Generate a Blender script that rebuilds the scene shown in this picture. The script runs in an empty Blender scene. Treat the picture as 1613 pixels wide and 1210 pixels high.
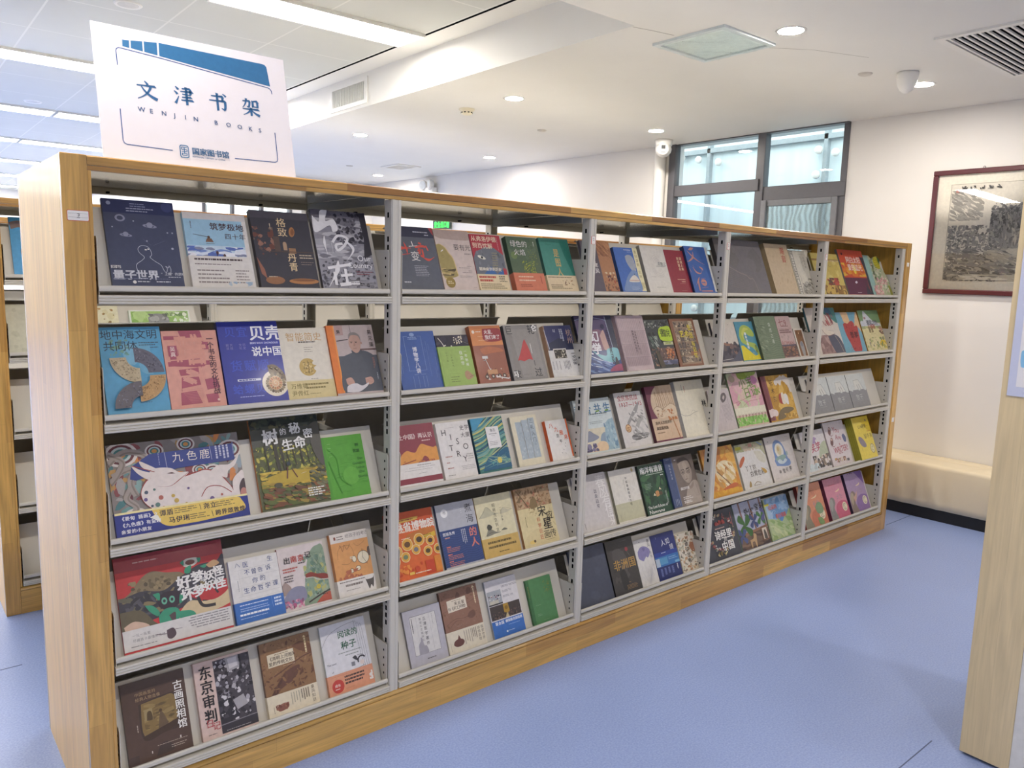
import bpy, bmesh, math, random
from mathutils import Vector, Matrix

# ------------------------------------------------------------------ camera, world, exposure
S = bpy.context.scene
COL = S.collection
PI = math.pi

def make_camera():
    cd = bpy.data.cameras.new('camera'); co = bpy.data.objects.new('camera', cd); COL.objects.link(co)
    yaw, pitch, roll, f = 0.6936, 0.1395, 0.0281, 1218.96
    fwd = Vector((math.sin(yaw)*math.cos(pitch), math.cos(yaw)*math.cos(pitch), -math.sin(pitch)))
    r = Vector((math.cos(yaw), -math.sin(yaw), 0)); u = r.cross(fwd)
    r2 = r*math.cos(roll)+u*math.sin(roll); u2 = -r*math.sin(roll)+u*math.cos(roll)
    m = Matrix((r2, u2, -fwd)).transposed().to_4x4(); m.translation = Vector((-0.4007, -2.3223, 1.6699))
    co.matrix_world = m
    cd.sensor_width = 36.0; cd.sensor_fit = 'HORIZONTAL'; cd.lens = f/1613*36.0
    cd.clip_start = .05; cd.clip_end = 200
    S.camera = co
make_camera()

S.view_settings.view_transform = 'Standard'; S.view_settings.look = 'None'
S.view_settings.gamma = 1.0; S.view_settings.use_curve_mapping = False
S.view_settings.exposure = 0.82
PANEL_POWER = 21.0          # the white ceiling strip lights
DOWN_POWER = 250.0          # the round downlights
S.cycles.denoising_prefilter = 'NONE'; S.cycles.denoising_input_passes = 'RGB_ALBEDO_NORMAL'
W = bpy.data.worlds.new('daylight'); S.world = W; W.use_nodes = True
bg = W.node_tree.nodes['Background']; bg.inputs[0].default_value = (.94, .98, 1.0, 1); bg.inputs[1].default_value = 2.6

# ------------------------------------------------------------------ small helpers
def lin(h):
    h = h.lstrip('#')
    if len(h) == 3: h = ''.join(c*2 for c in h)
    o = []
    for i in (0, 2, 4):
        c = int(h[i:i+2], 16)/255
        o.append(c/12.92 if c <= .04045 else ((c+.055)/1.055)**2.4)
    return (*o, 1.0)

MATS = {}
def mat(name, hexc='888888', rough=.5, metal=0.0, var=.06, scale=30.0, bump=0.0, bscale=200.0, spec=.5, coat=0.0, emit=None, es=0.0, stretch=(1, 1, 1)):
    if name in MATS: return MATS[name]
    m = bpy.data.materials.new(name); m.use_nodes = True; nt = m.node_tree; N = nt.nodes; K = nt.links
    b = N['Principled BSDF']; b.inputs['Roughness'].default_value = rough; b.inputs['Metallic'].default_value = metal
    b.inputs['Specular IOR Level'].default_value = spec; b.inputs['Coat Weight'].default_value = coat
    b.inputs['Coat Roughness'].default_value = .12
    c = lin(hexc)
    tc = N.new('ShaderNodeTexCoord'); mp = N.new('ShaderNodeMapping'); mp.inputs['Scale'].default_value = stretch
    K.new(tc.outputs['Object'], mp.inputs['Vector'])
    n = N.new('ShaderNodeTexNoise'); n.inputs['Scale'].default_value = scale; n.inputs['Detail'].default_value = 4
    K.new(mp.outputs[0], n.inputs['Vector'])
    r = N.new('ShaderNodeValToRGB'); r.color_ramp.elements[0].position = .3; r.color_ramp.elements[1].position = .7
    r.color_ramp.elements[0].color = (*[x*(1-var) for x in c[:3]], 1); r.color_ramp.elements[1].color = (*[min(1, x*(1+var)) for x in c[:3]], 1)
    K.new(n.outputs['Fac'], r.inputs[0]); K.new(r.outputs[0], b.inputs['Base Color'])
    if bump:
        n2 = N.new('ShaderNodeTexNoise'); n2.inputs['Scale'].default_value = bscale; K.new(mp.outputs[0], n2.inputs['Vector'])
        bp = N.new('ShaderNodeBump'); bp.inputs['Strength'].default_value = bump; bp.inputs['Distance'].default_value = .002
        K.new(n2.outputs['Fac'], bp.inputs['Height']); K.new(bp.outputs[0], b.inputs['Normal'])
    if emit:
        b.inputs['Emission Color'].default_value = lin(emit); b.inputs['Emission Strength'].default_value = es
    MATS[name] = m
    return m

def wood(name, along, across, c1, c2, blk=.42, row=.045, rough=.28, coat=.35, grain=1.0):
    """finger-jointed board: blocks of slightly different tint, fibres running along"""
    m = bpy.data.materials.new(name); m.use_nodes = True; nt = m.node_tree; N = nt.nodes; K = nt.links
    b = N['Principled BSDF']; b.inputs['Roughness'].default_value = rough; b.inputs['Coat Weight'].default_value = coat; b.inputs['Coat Roughness'].default_value = .15
    tc = N.new('ShaderNodeTexCoord'); sp = N.new('ShaderNodeSeparateXYZ'); K.new(tc.outputs['Object'], sp.inputs[0])
    cb = N.new('ShaderNodeCombineXYZ'); K.new(sp.outputs[along], cb.inputs[0]); K.new(sp.outputs[across], cb.inputs[1])
    br = N.new('ShaderNodeTexBrick'); K.new(cb.outputs[0], br.inputs['Vector'])
    br.inputs['Scale'].default_value = 1; br.inputs['Brick Width'].default_value = blk; br.inputs['Row Height'].default_value = row
    br.inputs['Mortar Size'].default_value = .0004; br.inputs['Mortar Smooth'].default_value = 1; br.offset = .37; br.offset_frequency = 2; br.squash = 1.35; br.squash_frequency = 3
    br.inputs['Color1'].default_value = lin(c1); br.inputs['Color2'].default_value = lin(c2)
    a, d = lin(c1), lin(c2); br.inputs['Mortar'].default_value = (*[(x*.5+y*.5)*.6 for x, y in zip(a[:3], d[:3])], 1)
    mp = N.new('ShaderNodeMapping'); mp.inputs['Scale'].default_value = (3, 70, 1); K.new(cb.outputs[0], mp.inputs['Vector'])
    n = N.new('ShaderNodeTexNoise'); n.inputs['Scale'].default_value = 1; n.inputs['Detail'].default_value = 6; n.inputs['Distortion'].default_value = 1.2; K.new(mp.outputs[0], n.inputs['Vector'])
    mp2 = N.new('ShaderNodeMapping'); mp2.inputs['Scale'].default_value = (1.5, 14, 1); K.new(cb.outputs[0], mp2.inputs['Vector'])
    n2 = N.new('ShaderNodeTexNoise'); n2.inputs['Scale'].default_value = 1; n2.inputs['Detail'].default_value = 3; n2.inputs['Distortion'].default_value = 2.5; K.new(mp2.outputs[0], n2.inputs['Vector'])
    ad = N.new('ShaderNodeMath'); ad.operation = 'ADD'; K.new(n.outputs['Fac'], ad.inputs[0]); K.new(n2.outputs['Fac'], ad.inputs[1])
    mr = N.new('ShaderNodeMapRange'); mr.inputs[1].default_value = .7; mr.inputs[2].default_value = 1.3
    mr.inputs[3].default_value = 1-.28*grain; mr.inputs[4].default_value = 1+.16*grain; K.new(ad.outputs[0], mr.inputs[0])
    mx = N.new('ShaderNodeMix'); mx.data_type = 'RGBA'; mx.blend_type = 'MULTIPLY'; mx.inputs[0].default_value = 1
    K.new(br.outputs['Color'], mx.inputs[6]); K.new(mr.outputs[0], mx.inputs[7]); K.new(mx.outputs[2], b.inputs['Base Color'])
    bp = N.new('ShaderNodeBump'); bp.inputs['Strength'].default_value = .08; bp.inputs['Distance'].default_value = .001
    K.new(n.outputs['Fac'], bp.inputs['Height']); K.new(bp.outputs[0], b.inputs['Normal'])
    MATS[name] = m
    return m

def glass(name, tint, refl=.06, rough=0.0, k=1.3):
    """thin pane: mostly see-through, with a mirror reflection that grows at grazing angles"""
    m = bpy.data.materials.new(name); m.use_nodes = True; nt = m.node_tree; N = nt.nodes; K = nt.links
    N.remove(N['Principled BSDF']); out = N['Material Output']
    t = N.new('ShaderNodeBsdfTransparent'); t.inputs[0].default_value = lin(tint)
    g = N.new('ShaderNodeBsdfGlossy'); g.inputs['Roughness'].default_value = rough
    n = N.new('ShaderNodeTexNoise'); n.inputs['Scale'].default_value = .6
    bp = N.new('ShaderNodeBump'); bp.inputs['Strength'].default_value = .03; K.new(n.outputs['Fac'], bp.inputs['Height']); K.new(bp.outputs[0], g.inputs['Normal'])
    f = N.new('ShaderNodeFresnel'); f.inputs['IOR'].default_value = 1.45
    ml = N.new('ShaderNodeMath'); ml.operation = 'MULTIPLY_ADD'; ml.inputs[1].default_value = k; ml.inputs[2].default_value = refl; ml.use_clamp = True
    K.new(f.outputs[0], ml.inputs[0])
    x = N.new('ShaderNodeMixShader'); K.new(ml.outputs[0], x.inputs[0]); K.new(t.outputs[0], x.inputs[1]); K.new(g.outputs[0], x.inputs[2]); K.new(x.outputs[0], out.inputs[0])
    MATS[name] = m
    return m

def print_mat(name, rough, coat=0.0):
    """printed surface: ink colours come from the face colours of the print"""
    m = bpy.data.materials.new(name); m.use_nodes = True; nt = m.node_tree; N = nt.nodes; K = nt.links
    b = N['Principled BSDF']; b.inputs['Roughness'].default_value = rough; b.inputs['Coat Weight'].default_value = coat; b.inputs['Coat Roughness'].default_value = .12
    a = N.new('ShaderNodeAttribute'); a.attribute_name = 'Col'
    tc = N.new('ShaderNodeTexCoord'); n = N.new('ShaderNodeTexNoise'); n.inputs['Scale'].default_value = 60; n.inputs['Detail'].default_value = 5
    K.new(tc.outputs['Object'], n.inputs['Vector'])
    mr = N.new('ShaderNodeMapRange'); mr.inputs[1].default_value = .3; mr.inputs[2].default_value = .7; mr.inputs[3].default_value = .93; mr.inputs[4].default_value = 1.05; K.new(n.outputs['Fac'], mr.inputs[0])
    mx = N.new('ShaderNodeMix'); mx.data_type = 'RGBA'; mx.blend_type = 'MULTIPLY'; mx.inputs[0].default_value = 1
    K.new(a.outputs['Color'], mx.inputs[6]); K.new(mr.outputs[0], mx.inputs[7]); K.new(mx.outputs[2], b.inputs['Base Color'])
    MATS[name] = m
    return m

class MB:
    """collects shapes (with a material slot each) and links them as ONE mesh object"""
    def __init__(s): s.v = []; s.f = []; s.mi = []; s.sm = []; s.ms = []
    def slot(s, m):
        if m not in s.ms: s.ms.append(m)
        return s.ms.index(m)
    def add(s, vs, fs, m, smooth=False):
        o = len(s.v); k = s.slot(m); s.v += [tuple(v) for v in vs]
        for f in fs: s.f.append([o+i for i in f]); s.mi.append(k); s.sm.append(smooth)
    def box(s, x0, x1, y0, y1, z0, z1, m, bev=0.0, M=None):
        bm = bmesh.new(); bmesh.ops.create_cube(bm, size=1)
        for v in bm.verts: v.co = Vector(((v.co.x+.5)*(x1-x0)+x0, (v.co.y+.5)*(y1-y0)+y0, (v.co.z+.5)*(z1-z0)+z0))
        if bev: bmesh.ops.bevel(bm, geom=bm.edges[:], offset=bev, segments=2, profile=.5, affect='EDGES')
        s.bm(bm, m, M)
    def bm(s, bm, m, M=None, smooth=False):
        bm.verts.ensure_lookup_table(); bm.verts.index_update()
        s.add([(M @ v.co if M else v.co) for v in bm.verts], [[v.index for v in f.verts] for f in bm.faces], m, smooth); bm.free()
    def prism_x(s, prof, x0, x1, m, smooth=False):
        """(y,z) outline swept along x"""
        n = len(prof); vs = [(x0, y, z) for y, z in prof]+[(x1, y, z) for y, z in prof]
        fs = [[i, (i+1) % n, n+(i+1) % n, n+i] for i in range(n)]+[list(range(n))[::-1], list(range(n, 2*n))]
        s.add(vs, fs, m, smooth)
    def prism_z(s, prof, z0, z1, m, smooth=False):
        n = len(prof); vs = [(x, y, z0) for x, y in prof]+[(x, y, z1) for x, y in prof]
        fs = [[i, (i+1) % n, n+(i+1) % n, n+i] for i in range(n)]
        s.add(vs, fs, m, smooth); s.add(vs[:n], [list(range(n))[::-1]], m); s.add(vs[n:], [list(range(n))], m)
    def prism_y(s, prof, y0, y1, m, smooth=False):
        n = len(prof); vs = [(x, y0, z) for x, z in prof]+[(x, y1, z) for x, z in prof]
        fs = [[i, (i+1) % n, n+(i+1) % n, n+i] for i in range(n)]+[list(range(n))[::-1], list(range(n, 2*n))]
        s.add(vs, fs, m, smooth)
    def lathe(s, prof, m, M=None, n=32, smooth=True):
        """(r,z) outline turned about z"""
        vs = []; fs = []; k = len(prof)
        for i in range(n):
            a = 2*PI*i/n
            for r, z in prof:
                p = Vector((r*math.cos(a), r*math.sin(a), z)); vs.append(M @ p if M else p)
        for i in range(n):
            j = (i+1) % n
            for q in range(k-1): fs.append([i*k+q, j*k+q, j*k+q+1, i*k+q+1])
        s.add(vs, fs, m, smooth)
    def build(s, name, parent=None, loc=None):
        me = bpy.data.meshes.new(name); me.from_pydata(s.v, [], s.f)
        for m in s.ms: me.materials.append(m)
        me.polygons.foreach_set('material_index', s.mi); me.polygons.foreach_set('use_smooth', s.sm)
        bm = bmesh.new(); bm.from_mesh(me); bmesh.ops.recalc_face_normals(bm, faces=bm.faces[:]); bm.to_mesh(me); bm.free()
        me.update()
        o = bpy.data.objects.new(name, me); COL.objects.link(o)
        if parent: o.parent = parent
        if loc: o.location = loc
        return o

def tag(o, label=None, cat=None, group=None, kind=None):
    if label: o['label'] = label
    if cat: o['category'] = cat
    if group: o['group'] = group
    if kind: o['kind'] = kind
    return o
def empty(name, loc, label=None, cat=None, group=None):
    o = bpy.data.objects.new(name, None); COL.objects.link(o); o.location = loc; o.empty_display_size = .05
    return tag(o, label, cat, group)
def copy_tree(o, parent=None):
    c = o.copy(); COL.objects.link(c); c.parent = parent
    for ch in o.children: copy_tree(ch, c)
    return c
def struct(mb, name):
    o = mb.build(name); o['kind'] = 'structure'; return o

# ------------------------------------------------------------------ materials of the place
WHITE = mat('painted_ceiling_white', 'E9E7E1', .75, var=.015, scale=2)
WALL = mat('painted_wall_white', 'E5E2DD', .7, var=.02, scale=2.5, bump=.05, bscale=60)
DARK = mat('dark_gap_shade', '0E0F11', 1.0, spec=.0)  # near-black stands in for the shade inside gaps, slots and ducts
BLACK = mat('black_paint', '17181B', .5)
ALU = mat('dark_grey_window_frame', '5B5A5E', .4, var=.03)
STEEL = mat('pale_grey_painted_steel', 'D2CDC1', .32, var=.02, scale=8, spec=.5)
STEELD = mat('darker_grey_steel', '8F9290', .4, var=.03, scale=8)  # a darker grey than the other steel, for the cross channels
PLASTIC = mat('white_plastic', 'E9E7E1', .35, var=.01)
CREAMP = mat('ivory_plastic', 'E6DEC4', .4, var=.01)
PAPER = mat('paper_pages', 'E4DCC8', .8, var=.08, scale=4, stretch=(1, 1, 120))

def floor_mat():
    m = bpy.data.materials.new('blue_vinyl_floor'); m.use_nodes = True; nt = m.node_tree; N = nt.nodes; K = nt.links
    b = N['Principled BSDF']; b.inputs['Roughness'].default_value = .33; b.inputs['Specular IOR Level'].default_value = .4
    tc = N.new('ShaderNodeTexCoord')
    n = N.new('ShaderNodeTexNoise'); n.inputs['Scale'].default_value = 140; n.inputs['Detail'].default_value = 3; K.new(tc.outputs['Object'], n.inputs['Vector'])
    r = N.new('ShaderNodeValToRGB'); r.color_ramp.elements[0].position = .35; r.color_ramp.elements[1].position = .7
    r.color_ramp.elements[0].color = lin('8193C2'); r.color_ramp.elements[1].color = lin('95A6CE'); K.new(n.outputs['Fac'], r.inputs[0])
    n2 = N.new('ShaderNodeTexNoise'); n2.inputs['Scale'].default_value = 1.3; n2.inputs['Detail'].default_value = 5; K.new(tc.outputs['Object'], n2.inputs['Vector'])
    r2 = N.new('ShaderNodeMapRange'); r2.inputs[1].default_value = .3; r2.inputs[2].default_value = .7; r2.inputs[3].default_value = .94; r2.inputs[4].default_value = 1.05; K.new(n2.outputs['Fac'], r2.inputs[0])
    mx = N.new('ShaderNodeMix'); mx.data_type = 'RGBA'; mx.blend_type = 'MULTIPLY'; mx.inputs[0].default_value = 1
    K.new(r.outputs[0], mx.inputs[6]); K.new(r2.outputs[0], mx.inputs[7]); K.new(mx.outputs[2], b.inputs['Base Color'])
    r3 = N.new('ShaderNodeMapRange'); r3.inputs[3].default_value = .26; r3.inputs[4].default_value = .42; K.new(n2.outputs['Fac'], r3.inputs[0]); K.new(r3.outputs[0], b.inputs['Roughness'])
    bp = N.new('ShaderNodeBump'); bp.inputs['Strength'].default_value = .06; bp.inputs['Distance'].default_value = .0008; K.new(n.outputs['Fac'], bp.inputs['Height']); K.new(bp.outputs[0], b.inputs['Normal'])
    return m
FLOOR = floor_mat()

def tile_mat():
    """ceiling panels with pale joints; every few joints an open dark gap"""
    m = bpy.data.materials.new('ceiling_tile'); m.use_nodes = True; nt = m.node_tree; N = nt.nodes; K = nt.links
    b = N['Principled BSDF']; b.inputs['Roughness'].default_value = .6
    tc = N.new('ShaderNodeTexCoord'); sp = N.new('ShaderNodeSeparateXYZ'); K.new(tc.outputs['Object'], sp.inputs[0])
    def line(axis, off, per, w):
        a = N.new('ShaderNodeMath'); a.operation = 'SUBTRACT'; K.new(sp.outputs[axis], a.inputs[0]); a.inputs[1].default_value = off
        p = N.new('ShaderNodeMath'); p.operation = 'PINGPONG'; K.new(a.outputs[0], p.inputs[0]); p.inputs[1].default_value = per/2
        l = N.new('ShaderNodeMath'); l.operation = 'LESS_THAN'; K.new(p.outputs[0], l.inputs[0]); l.inputs[1].default_value = w
        return l
    lx, ly = line('X', .54, .66, .006), line('Y', 2.35, .807, .006)
    mxm = N.new('ShaderNodeMath'); mxm.operation = 'MAXIMUM'; K.new(lx.outputs[0], mxm.inputs[0]); K.new(ly.outputs[0], mxm.inputs[1])
    n = N.new('ShaderNodeTexNoise'); n.inputs['Scale'].default_value = 1.1; n.inputs['Detail'].default_value = 3; K.new(tc.outputs['Object'], n.inputs['Vector'])
    r = N.new('ShaderNodeValToRGB'); r.color_ramp.elements[0].color = lin('C6C7C1'); r.color_ramp.elements[1].color = lin('D2D3CD'); K.new(n.outputs['Fac'], r.inputs[0])
    mx = N.new('ShaderNodeMix'); mx.data_type = 'RGBA'; K.new(mxm.outputs[0], mx.inputs[0]); K.new(r.outputs[0], mx.inputs[6]); mx.inputs[7].default_value = lin('DEDED8'); K.new(mx.outputs[2], b.inputs['Base Color'])
    return m
TILE = tile_mat()

WG1, WG2 = 'C0913F', 'B07C38'
WOOD_Z = wood('golden_wood_upright', 'Z', 'X', 'DEB062', 'AE7C3A')
WOOD_X = wood('golden_wood_rail', 'X', 'Z', 'D6A85A', '9A6630', blk=.5, row=.0275)
WOOD_P = wood('golden_wood_plinth', 'X', 'Z', 'DEB262', 'B4823C', blk=.55, row=.066)
WOOD_S = wood('golden_wood_side_panel', 'Z', 'Y', 'E4B454', 'D8A648', blk=1.3, row=.055, rough=.34, coat=.12, grain=.7)
BEECH = wood('pale_beech_board', 'Z', 'Y', 'D9C59C', 'D4BF94', blk=3.0, row=.5, rough=.45, coat=.05, grain=.45)

# ------------------------------------------------------------------ the room
HS, HT, XF, YC = 2.96, 3.22, 2.731, .54      # soffit height, tiled ceiling height, beam edge, near end of the recess
def wx(y): return 5.765-.03*y                # the wall on the right stands very slightly askew
b = MB(); b.box(-8, 8.5, -7, 18.2, -.12, 0, FLOOR); struct(b, 'floor')
b = MB()
for (p, q) in (((-8, 1.30), (-.01, 1.30)), ((5.02, .03), (5.40, .015)), ((2.05, -1.29), (2.535, -1.29))):
    b.box(p[0], q[0], p[1]-.0018, p[1]+.0018, .0002, .0012, mat('floor_seam', '4E5A78', .6))
o = b.build('trim_1'); o['kind'] = 'structure'
# lowered plaster ceiling with the recess cut out of it
b = MB()
b.box(XF, 5.95, -7, 8.4, HS, HS+.4, WHITE); b.box(-8, XF, -7, YC, HS, HS+.4, WHITE); b.box(XF, 3.2, 8.4, 18.2, HS, HS+.4, WHITE)
b.box(XF-.19, XF, YC, 18.2, HT, HT+.1, WHITE)
o = struct(b, 'ceiling')
b = MB()
b.add([(x, .55-.012*math.sin(9*x)-.16*(x-2.74), HS-.0006) for x in (2.74, 2.85, 3.0)]+[(x, .556-.012*math.sin(9*x)-.16*(x-2.74), HS-.0006) for x in (3.0, 2.85, 2.74)], [[0, 1, 4, 5], [1, 2, 3, 4]], mat('plaster_crack', '9A968E', .9))
b.add([(3.5, .30, HS-.0006), (3.75, .12, HS-.0006), (4.1, -.02, HS-.0006), (4.1, -.016, HS-.0006), (3.75, .1245, HS-.0006), (3.5, .306, HS-.0006)], [[0, 1, 4, 5], [1, 2, 3, 4]], MATS['plaster_crack'])
o2 = b.build('crack', o)
b = MB(); b.box(-8, XF-.2, YC, 18.2, HT, HT+.1, TILE); struct(b, 'ceiling_tiled')
b = MB(); b.box(XF-.198, XF-.186, YC, 18.2, HT-.004, HT+.02, DARK); o = b.build('trim_2'); o['kind'] = 'structure'
# right wall with the window opening
WY0, WY1, WZ0 = .918, 2.70, .80
b = MB()
def wallseg(y0, y1, z0, z1): b.add([(wx(y0), y0, z0), (wx(y1), y1, z0), (wx(y1), y1, z1), (wx(y0), y0, z1), (wx(y0)+.22, y0, z0), (wx(y1)+.22, y1, z0), (wx(y1)+.22, y1, z1), (wx(y0)+.22, y0, z1)],
    [[0, 1, 2, 3], [4, 5, 6, 7], [0, 1, 5, 4], [2, 3, 7, 6], [1, 2, 6, 5], [0, 3, 7, 4]], WALL)
wallseg(-7, WY0, 0, HS+.3); wallseg(WY1, 8.4, 0, HS+.3); wallseg(WY0, WY1, 0, WZ0); wallseg(WY0, WY1, HS+.02, HS+.3)
struct(b, 'wall_right')
# far wall with a bright window, and the deeper end of the hall on the left
b = MB()
b.box(2.95, 3.02, 8.2, 8.4, 0, HS, WALL); b.box(4.25, 5.6, 8.2, 8.4, 0, HS, WALL); b.box(3.02, 4.25, 8.2, 8.4, 0, 1.0, WALL); b.box(3.02, 4.25, 8.2, 8.4, 2.80, HS, WALL)
b.box(2.95, 3.15, 8.4, 18.2, 0, HS+.3, WALL); b.box(-8, 3.1, 18, 18.2, 0, HT+.1, WALL)
struct(b, 'wall_back')
b = MB(); b.box(-8.2, -8, -7, 18.2, 0, HT+.1, WALL); struct(b, 'wall_left')
b = MB(); b.box(-8.2, 6.2, -7.2, -7, 0, HT+.1, WALL); struct(b, 'wall_front')
# ------------------------------------------------------------------ windows and what stands outside
GLASS = glass('window_glass', 'EAF4F5', .05)
def window_right():
    yaw = math.atan(-.03)
    root = empty('window_1', (0, 0, 0)); root['kind'] = 'structure'
    X = wx(1.7)+.02
    b = MB(); d0, d1 = -.01, .07
    def bar(y0, y1, z0, z1, e=0.0): b.box(wx((y0+y1)/2)+d0-e, wx((y0+y1)/2)+d1, y0, y1, z0, z1, ALU, .003)
    bar(WY0, WY0+.05, WZ0, HS); bar(WY1-.075, WY1, WZ0, HS); bar(1.66, 1.74, WZ0, HS)
    bar(WY0, 1.70, 2.38, 2.50); bar(1.70, WY1, 2.47, 2.57); bar(WY0, WY1, WZ0, WZ0+.06); bar(WY0, WY1, HS-.01, HS+.02); bar(1.70, WY1, 1.53, 1.60)
    fr = b.build('window_frame', root)
    b = MB()
    for (y0, y1, z0, z1) in ((WY0+.05, WY0+.1, WZ0+.06, 2.38), (1.61, 1.66, WZ0+.06, 2.38), (WY0+.1, 1.61, 2.33, 2.38), (WY0+.1, 1.61, WZ0+.06, WZ0+.12)):
        b.box(wx(y0)-.028, wx(y0)+.03, y0, y1, z0, z1, mat('grey_sash', '77787C', .4), .004)
    sash = b.build('opening_sash', root)
    def pane(y0, y1, z0, z1, nm='pane', m=GLASS, dx=.03):
        q = MB(); q.add([(wx(y0)+dx, y0, z0), (wx(y1)+dx, y1, z0), (wx(y1)+dx, y1, z1), (wx(y0)+dx, y0, z1)], [[0, 1, 2, 3]], m); return q.build(nm, root)
    pane(WY0+.05, 1.66, 2.50, HS); pane(1.74, WY1-.075, 2.57, HS); pane(1.74, WY1-.075, 1.60, 2.47); pane(1.74, WY1-.075, WZ0+.06, 1.53)
    pane(WY0+.1, 1.61, WZ0+.12, 2.33)
    # insect mesh in the opening sash
    m = bpy.data.materials.new('insect_mesh'); m.use_nodes = True; nt = m.node_tree; N = nt.nodes; K = nt.links
    N.remove(N['Principled BSDF']); out = N['Material Output']
    t = N.new('ShaderNodeBsdfTransparent'); df = N.new('ShaderNodeBsdfDiffuse'); df.inputs[0].default_value = lin('6E7674')
    tc = N.new('ShaderNodeTexCoord'); wv = N.new('ShaderNodeTexWave'); wv.inputs['Scale'].default_value = 7; wv.inputs['Distortion'].default_value = 5; wv.inputs['Detail'].default_value = 1; wv.bands_direction = 'Y'
    K.new(tc.outputs['Object'], wv.inputs['Vector']); mr = N.new('ShaderNodeMapRange'); mr.inputs[3].default_value = .38; mr.inputs[4].default_value = .68; K.new(wv.outputs['Fac'], mr.inputs[0])
    x = N.new('ShaderNodeMixShader'); K.new(mr.outputs[0], x.inputs[0]); K.new(t.outputs[0], x.inputs[1]); K.new(df.outputs[0], x.inputs[2]); K.new(x.outputs[0], out.inputs[0])
    pane(WY0+.1, 1.61, WZ0+.12, 2.33, 'insect_screen', m, -.012)
window_right()
def window_far():
    root = empty('window_2', (0, 0, 0)); root['kind'] = 'structure'
    b = MB()
    for x in (3.02, 3.40, 3.80, 4.21): b.box(x, x+.04, 8.19, 8.27, 1.0, 2.8, ALU)
    for z in (1.0, 1.9, 2.76): b.box(3.02, 4.25, 8.192, 8.268, z, z+.04, ALU)
    b.build('window_frame', root)
    q = MB(); q.add([(3.03, 8.25, 1.02), (4.24, 8.25, 1.02), (4.24, 8.25, 2.78), (3.03, 8.25, 2.78)], [[0, 1, 2, 3]], GLASS); q.build('pane', root)
window_far()
# far window: a pinkish building across the yard
b = MB(); b.box(3.4, 8.0, 14.5, 15.5, 0, 2.5, mat('pink_render', 'E2C4B8', .8)); b.box(3.6, 4.4, 14.45, 14.52, .3, 1.9, mat('far_window_dark', '8B98A0', .3))
tag(b.build('building'), 'pinkish building seen small through the far window', 'building')
# glazed wall across the gap outside window_1
FX = 7.0
root = empty('glass_facade', (FX, 2.5, 0), 'pale cyan glazed wall with grey mullions outside the large window', 'facade')
b = MB(); b.box(.06, .10, -4, 5, -1, 8, mat('cyan_facade_glass', 'DAE7EA', .35, var=.08, scale=1.2, stretch=(1, 6, .25))); b.build('glazing', root)
b = MB(); MUL = mat('grey_mullion', '9AA4A8', .5)
for y in (.73, -.67, -2.1, 2.2, 3.6): b.box(.0, .06, y-.02, y+.02, -1, 8, MUL)
b.build('mullion', root)
b = MB()
for z in (3.12, 4.9, 1.25): b.box(.0, .06, -4, 5, z-.025, z+.025, MUL)
b.build('transom', root)
k = 0
for (y, z) in ((3.59, 3.07), (3.35, 3.03), (3.08, 2.98), (3.08, 3.24), (1.89, 2.99), (1.71, 2.95), (1.90, 2.75), (3.29, 1.35)):
    b = MB(); b.lathe([(0, 0), (.035, 0), (.04, .006), (.04, .03), (0, .03)], PLASTIC, Matrix.Translation((-.035, y-2.5, z)) @ Matrix.Rotation(PI/2, 4, 'Y'), 20); b.build('glass_fitting', root)

# ------------------------------------------------------------------ pipe, lamps and devices on walls and ceiling
b = MB(); b.lathe([(.055, 0), (.055, HS)], PLASTIC, Matrix.Translation((wx(2.75)-.056, 2.765, 0)), 24)
tag(b.build('pipe'), 'white vertical pipe running up the wall left of the large window', 'pipe')

LAMP = mat('lit_diffuser', 'FFFFFF', .5, var=.0, emit='FFF9F0', es=PANEL_POWER)
ordn = ['first', 'second', 'third', 'fourth', 'fifth', 'sixth', 'seventh']
def strip_light(loc):
    root = empty('ceiling_strip_light', loc)
    b = MB(); L, Wd = 1.30, .33
    b.box(-L/2, L/2, -Wd/2, -Wd/2+.018, -.012, .012, PLASTIC); b.box(-L/2, L/2, Wd/2-.018, Wd/2, -.012, .012, PLASTIC)
    b.box(-L/2, -L/2+.012, -Wd/2+.018, Wd/2-.018, -.012, .012, PLASTIC); b.box(L/2-.012, L/2, -Wd/2+.018, Wd/2-.018, -.012, .012, PLASTIC); b.build('lamp_frame', root)
    b = MB(); b.box(-L/2+.012, L/2-.012, -Wd/2+.018, Wd/2-.018, -.006, .006, LAMP); b.build('diffuser', root)
    return root
proto = None
for r in range(7):
    for k in range(5):
        if r == 0 and 0 < k < 3: continue
        loc = (2.54-.66-1.32*k-(.18 if k > 2 and r == 0 else 0), 2.355+2.44*r, HT-.008)
        if proto is None: proto = o = strip_light(loc)
        else: o = copy_tree(proto); o.location = loc
        tag(o, f"white ceiling strip light, {ordn[r]} row beyond the bookcase, {ordn[k]} from the beam", 'ceiling light', 'ceiling strip lights')
DOWN = mat('lit_downlight', 'FFF4E4', .5, var=0, emit='FFF6EC', es=DOWN_POWER)
def downlight(loc):
    root = empty('downlight', loc); b = MB()
    b.lathe([(.062, -.002), (.074, -.004), (.078, 0), (.062, 0)], PLASTIC, None, 32); b.build('lamp_rim', root)
    b = MB(); b.lathe([(0, -.003), (.062, -.003)], DOWN, None, 32); b.build('lamp_face', root)
    return root
proto = None
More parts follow.
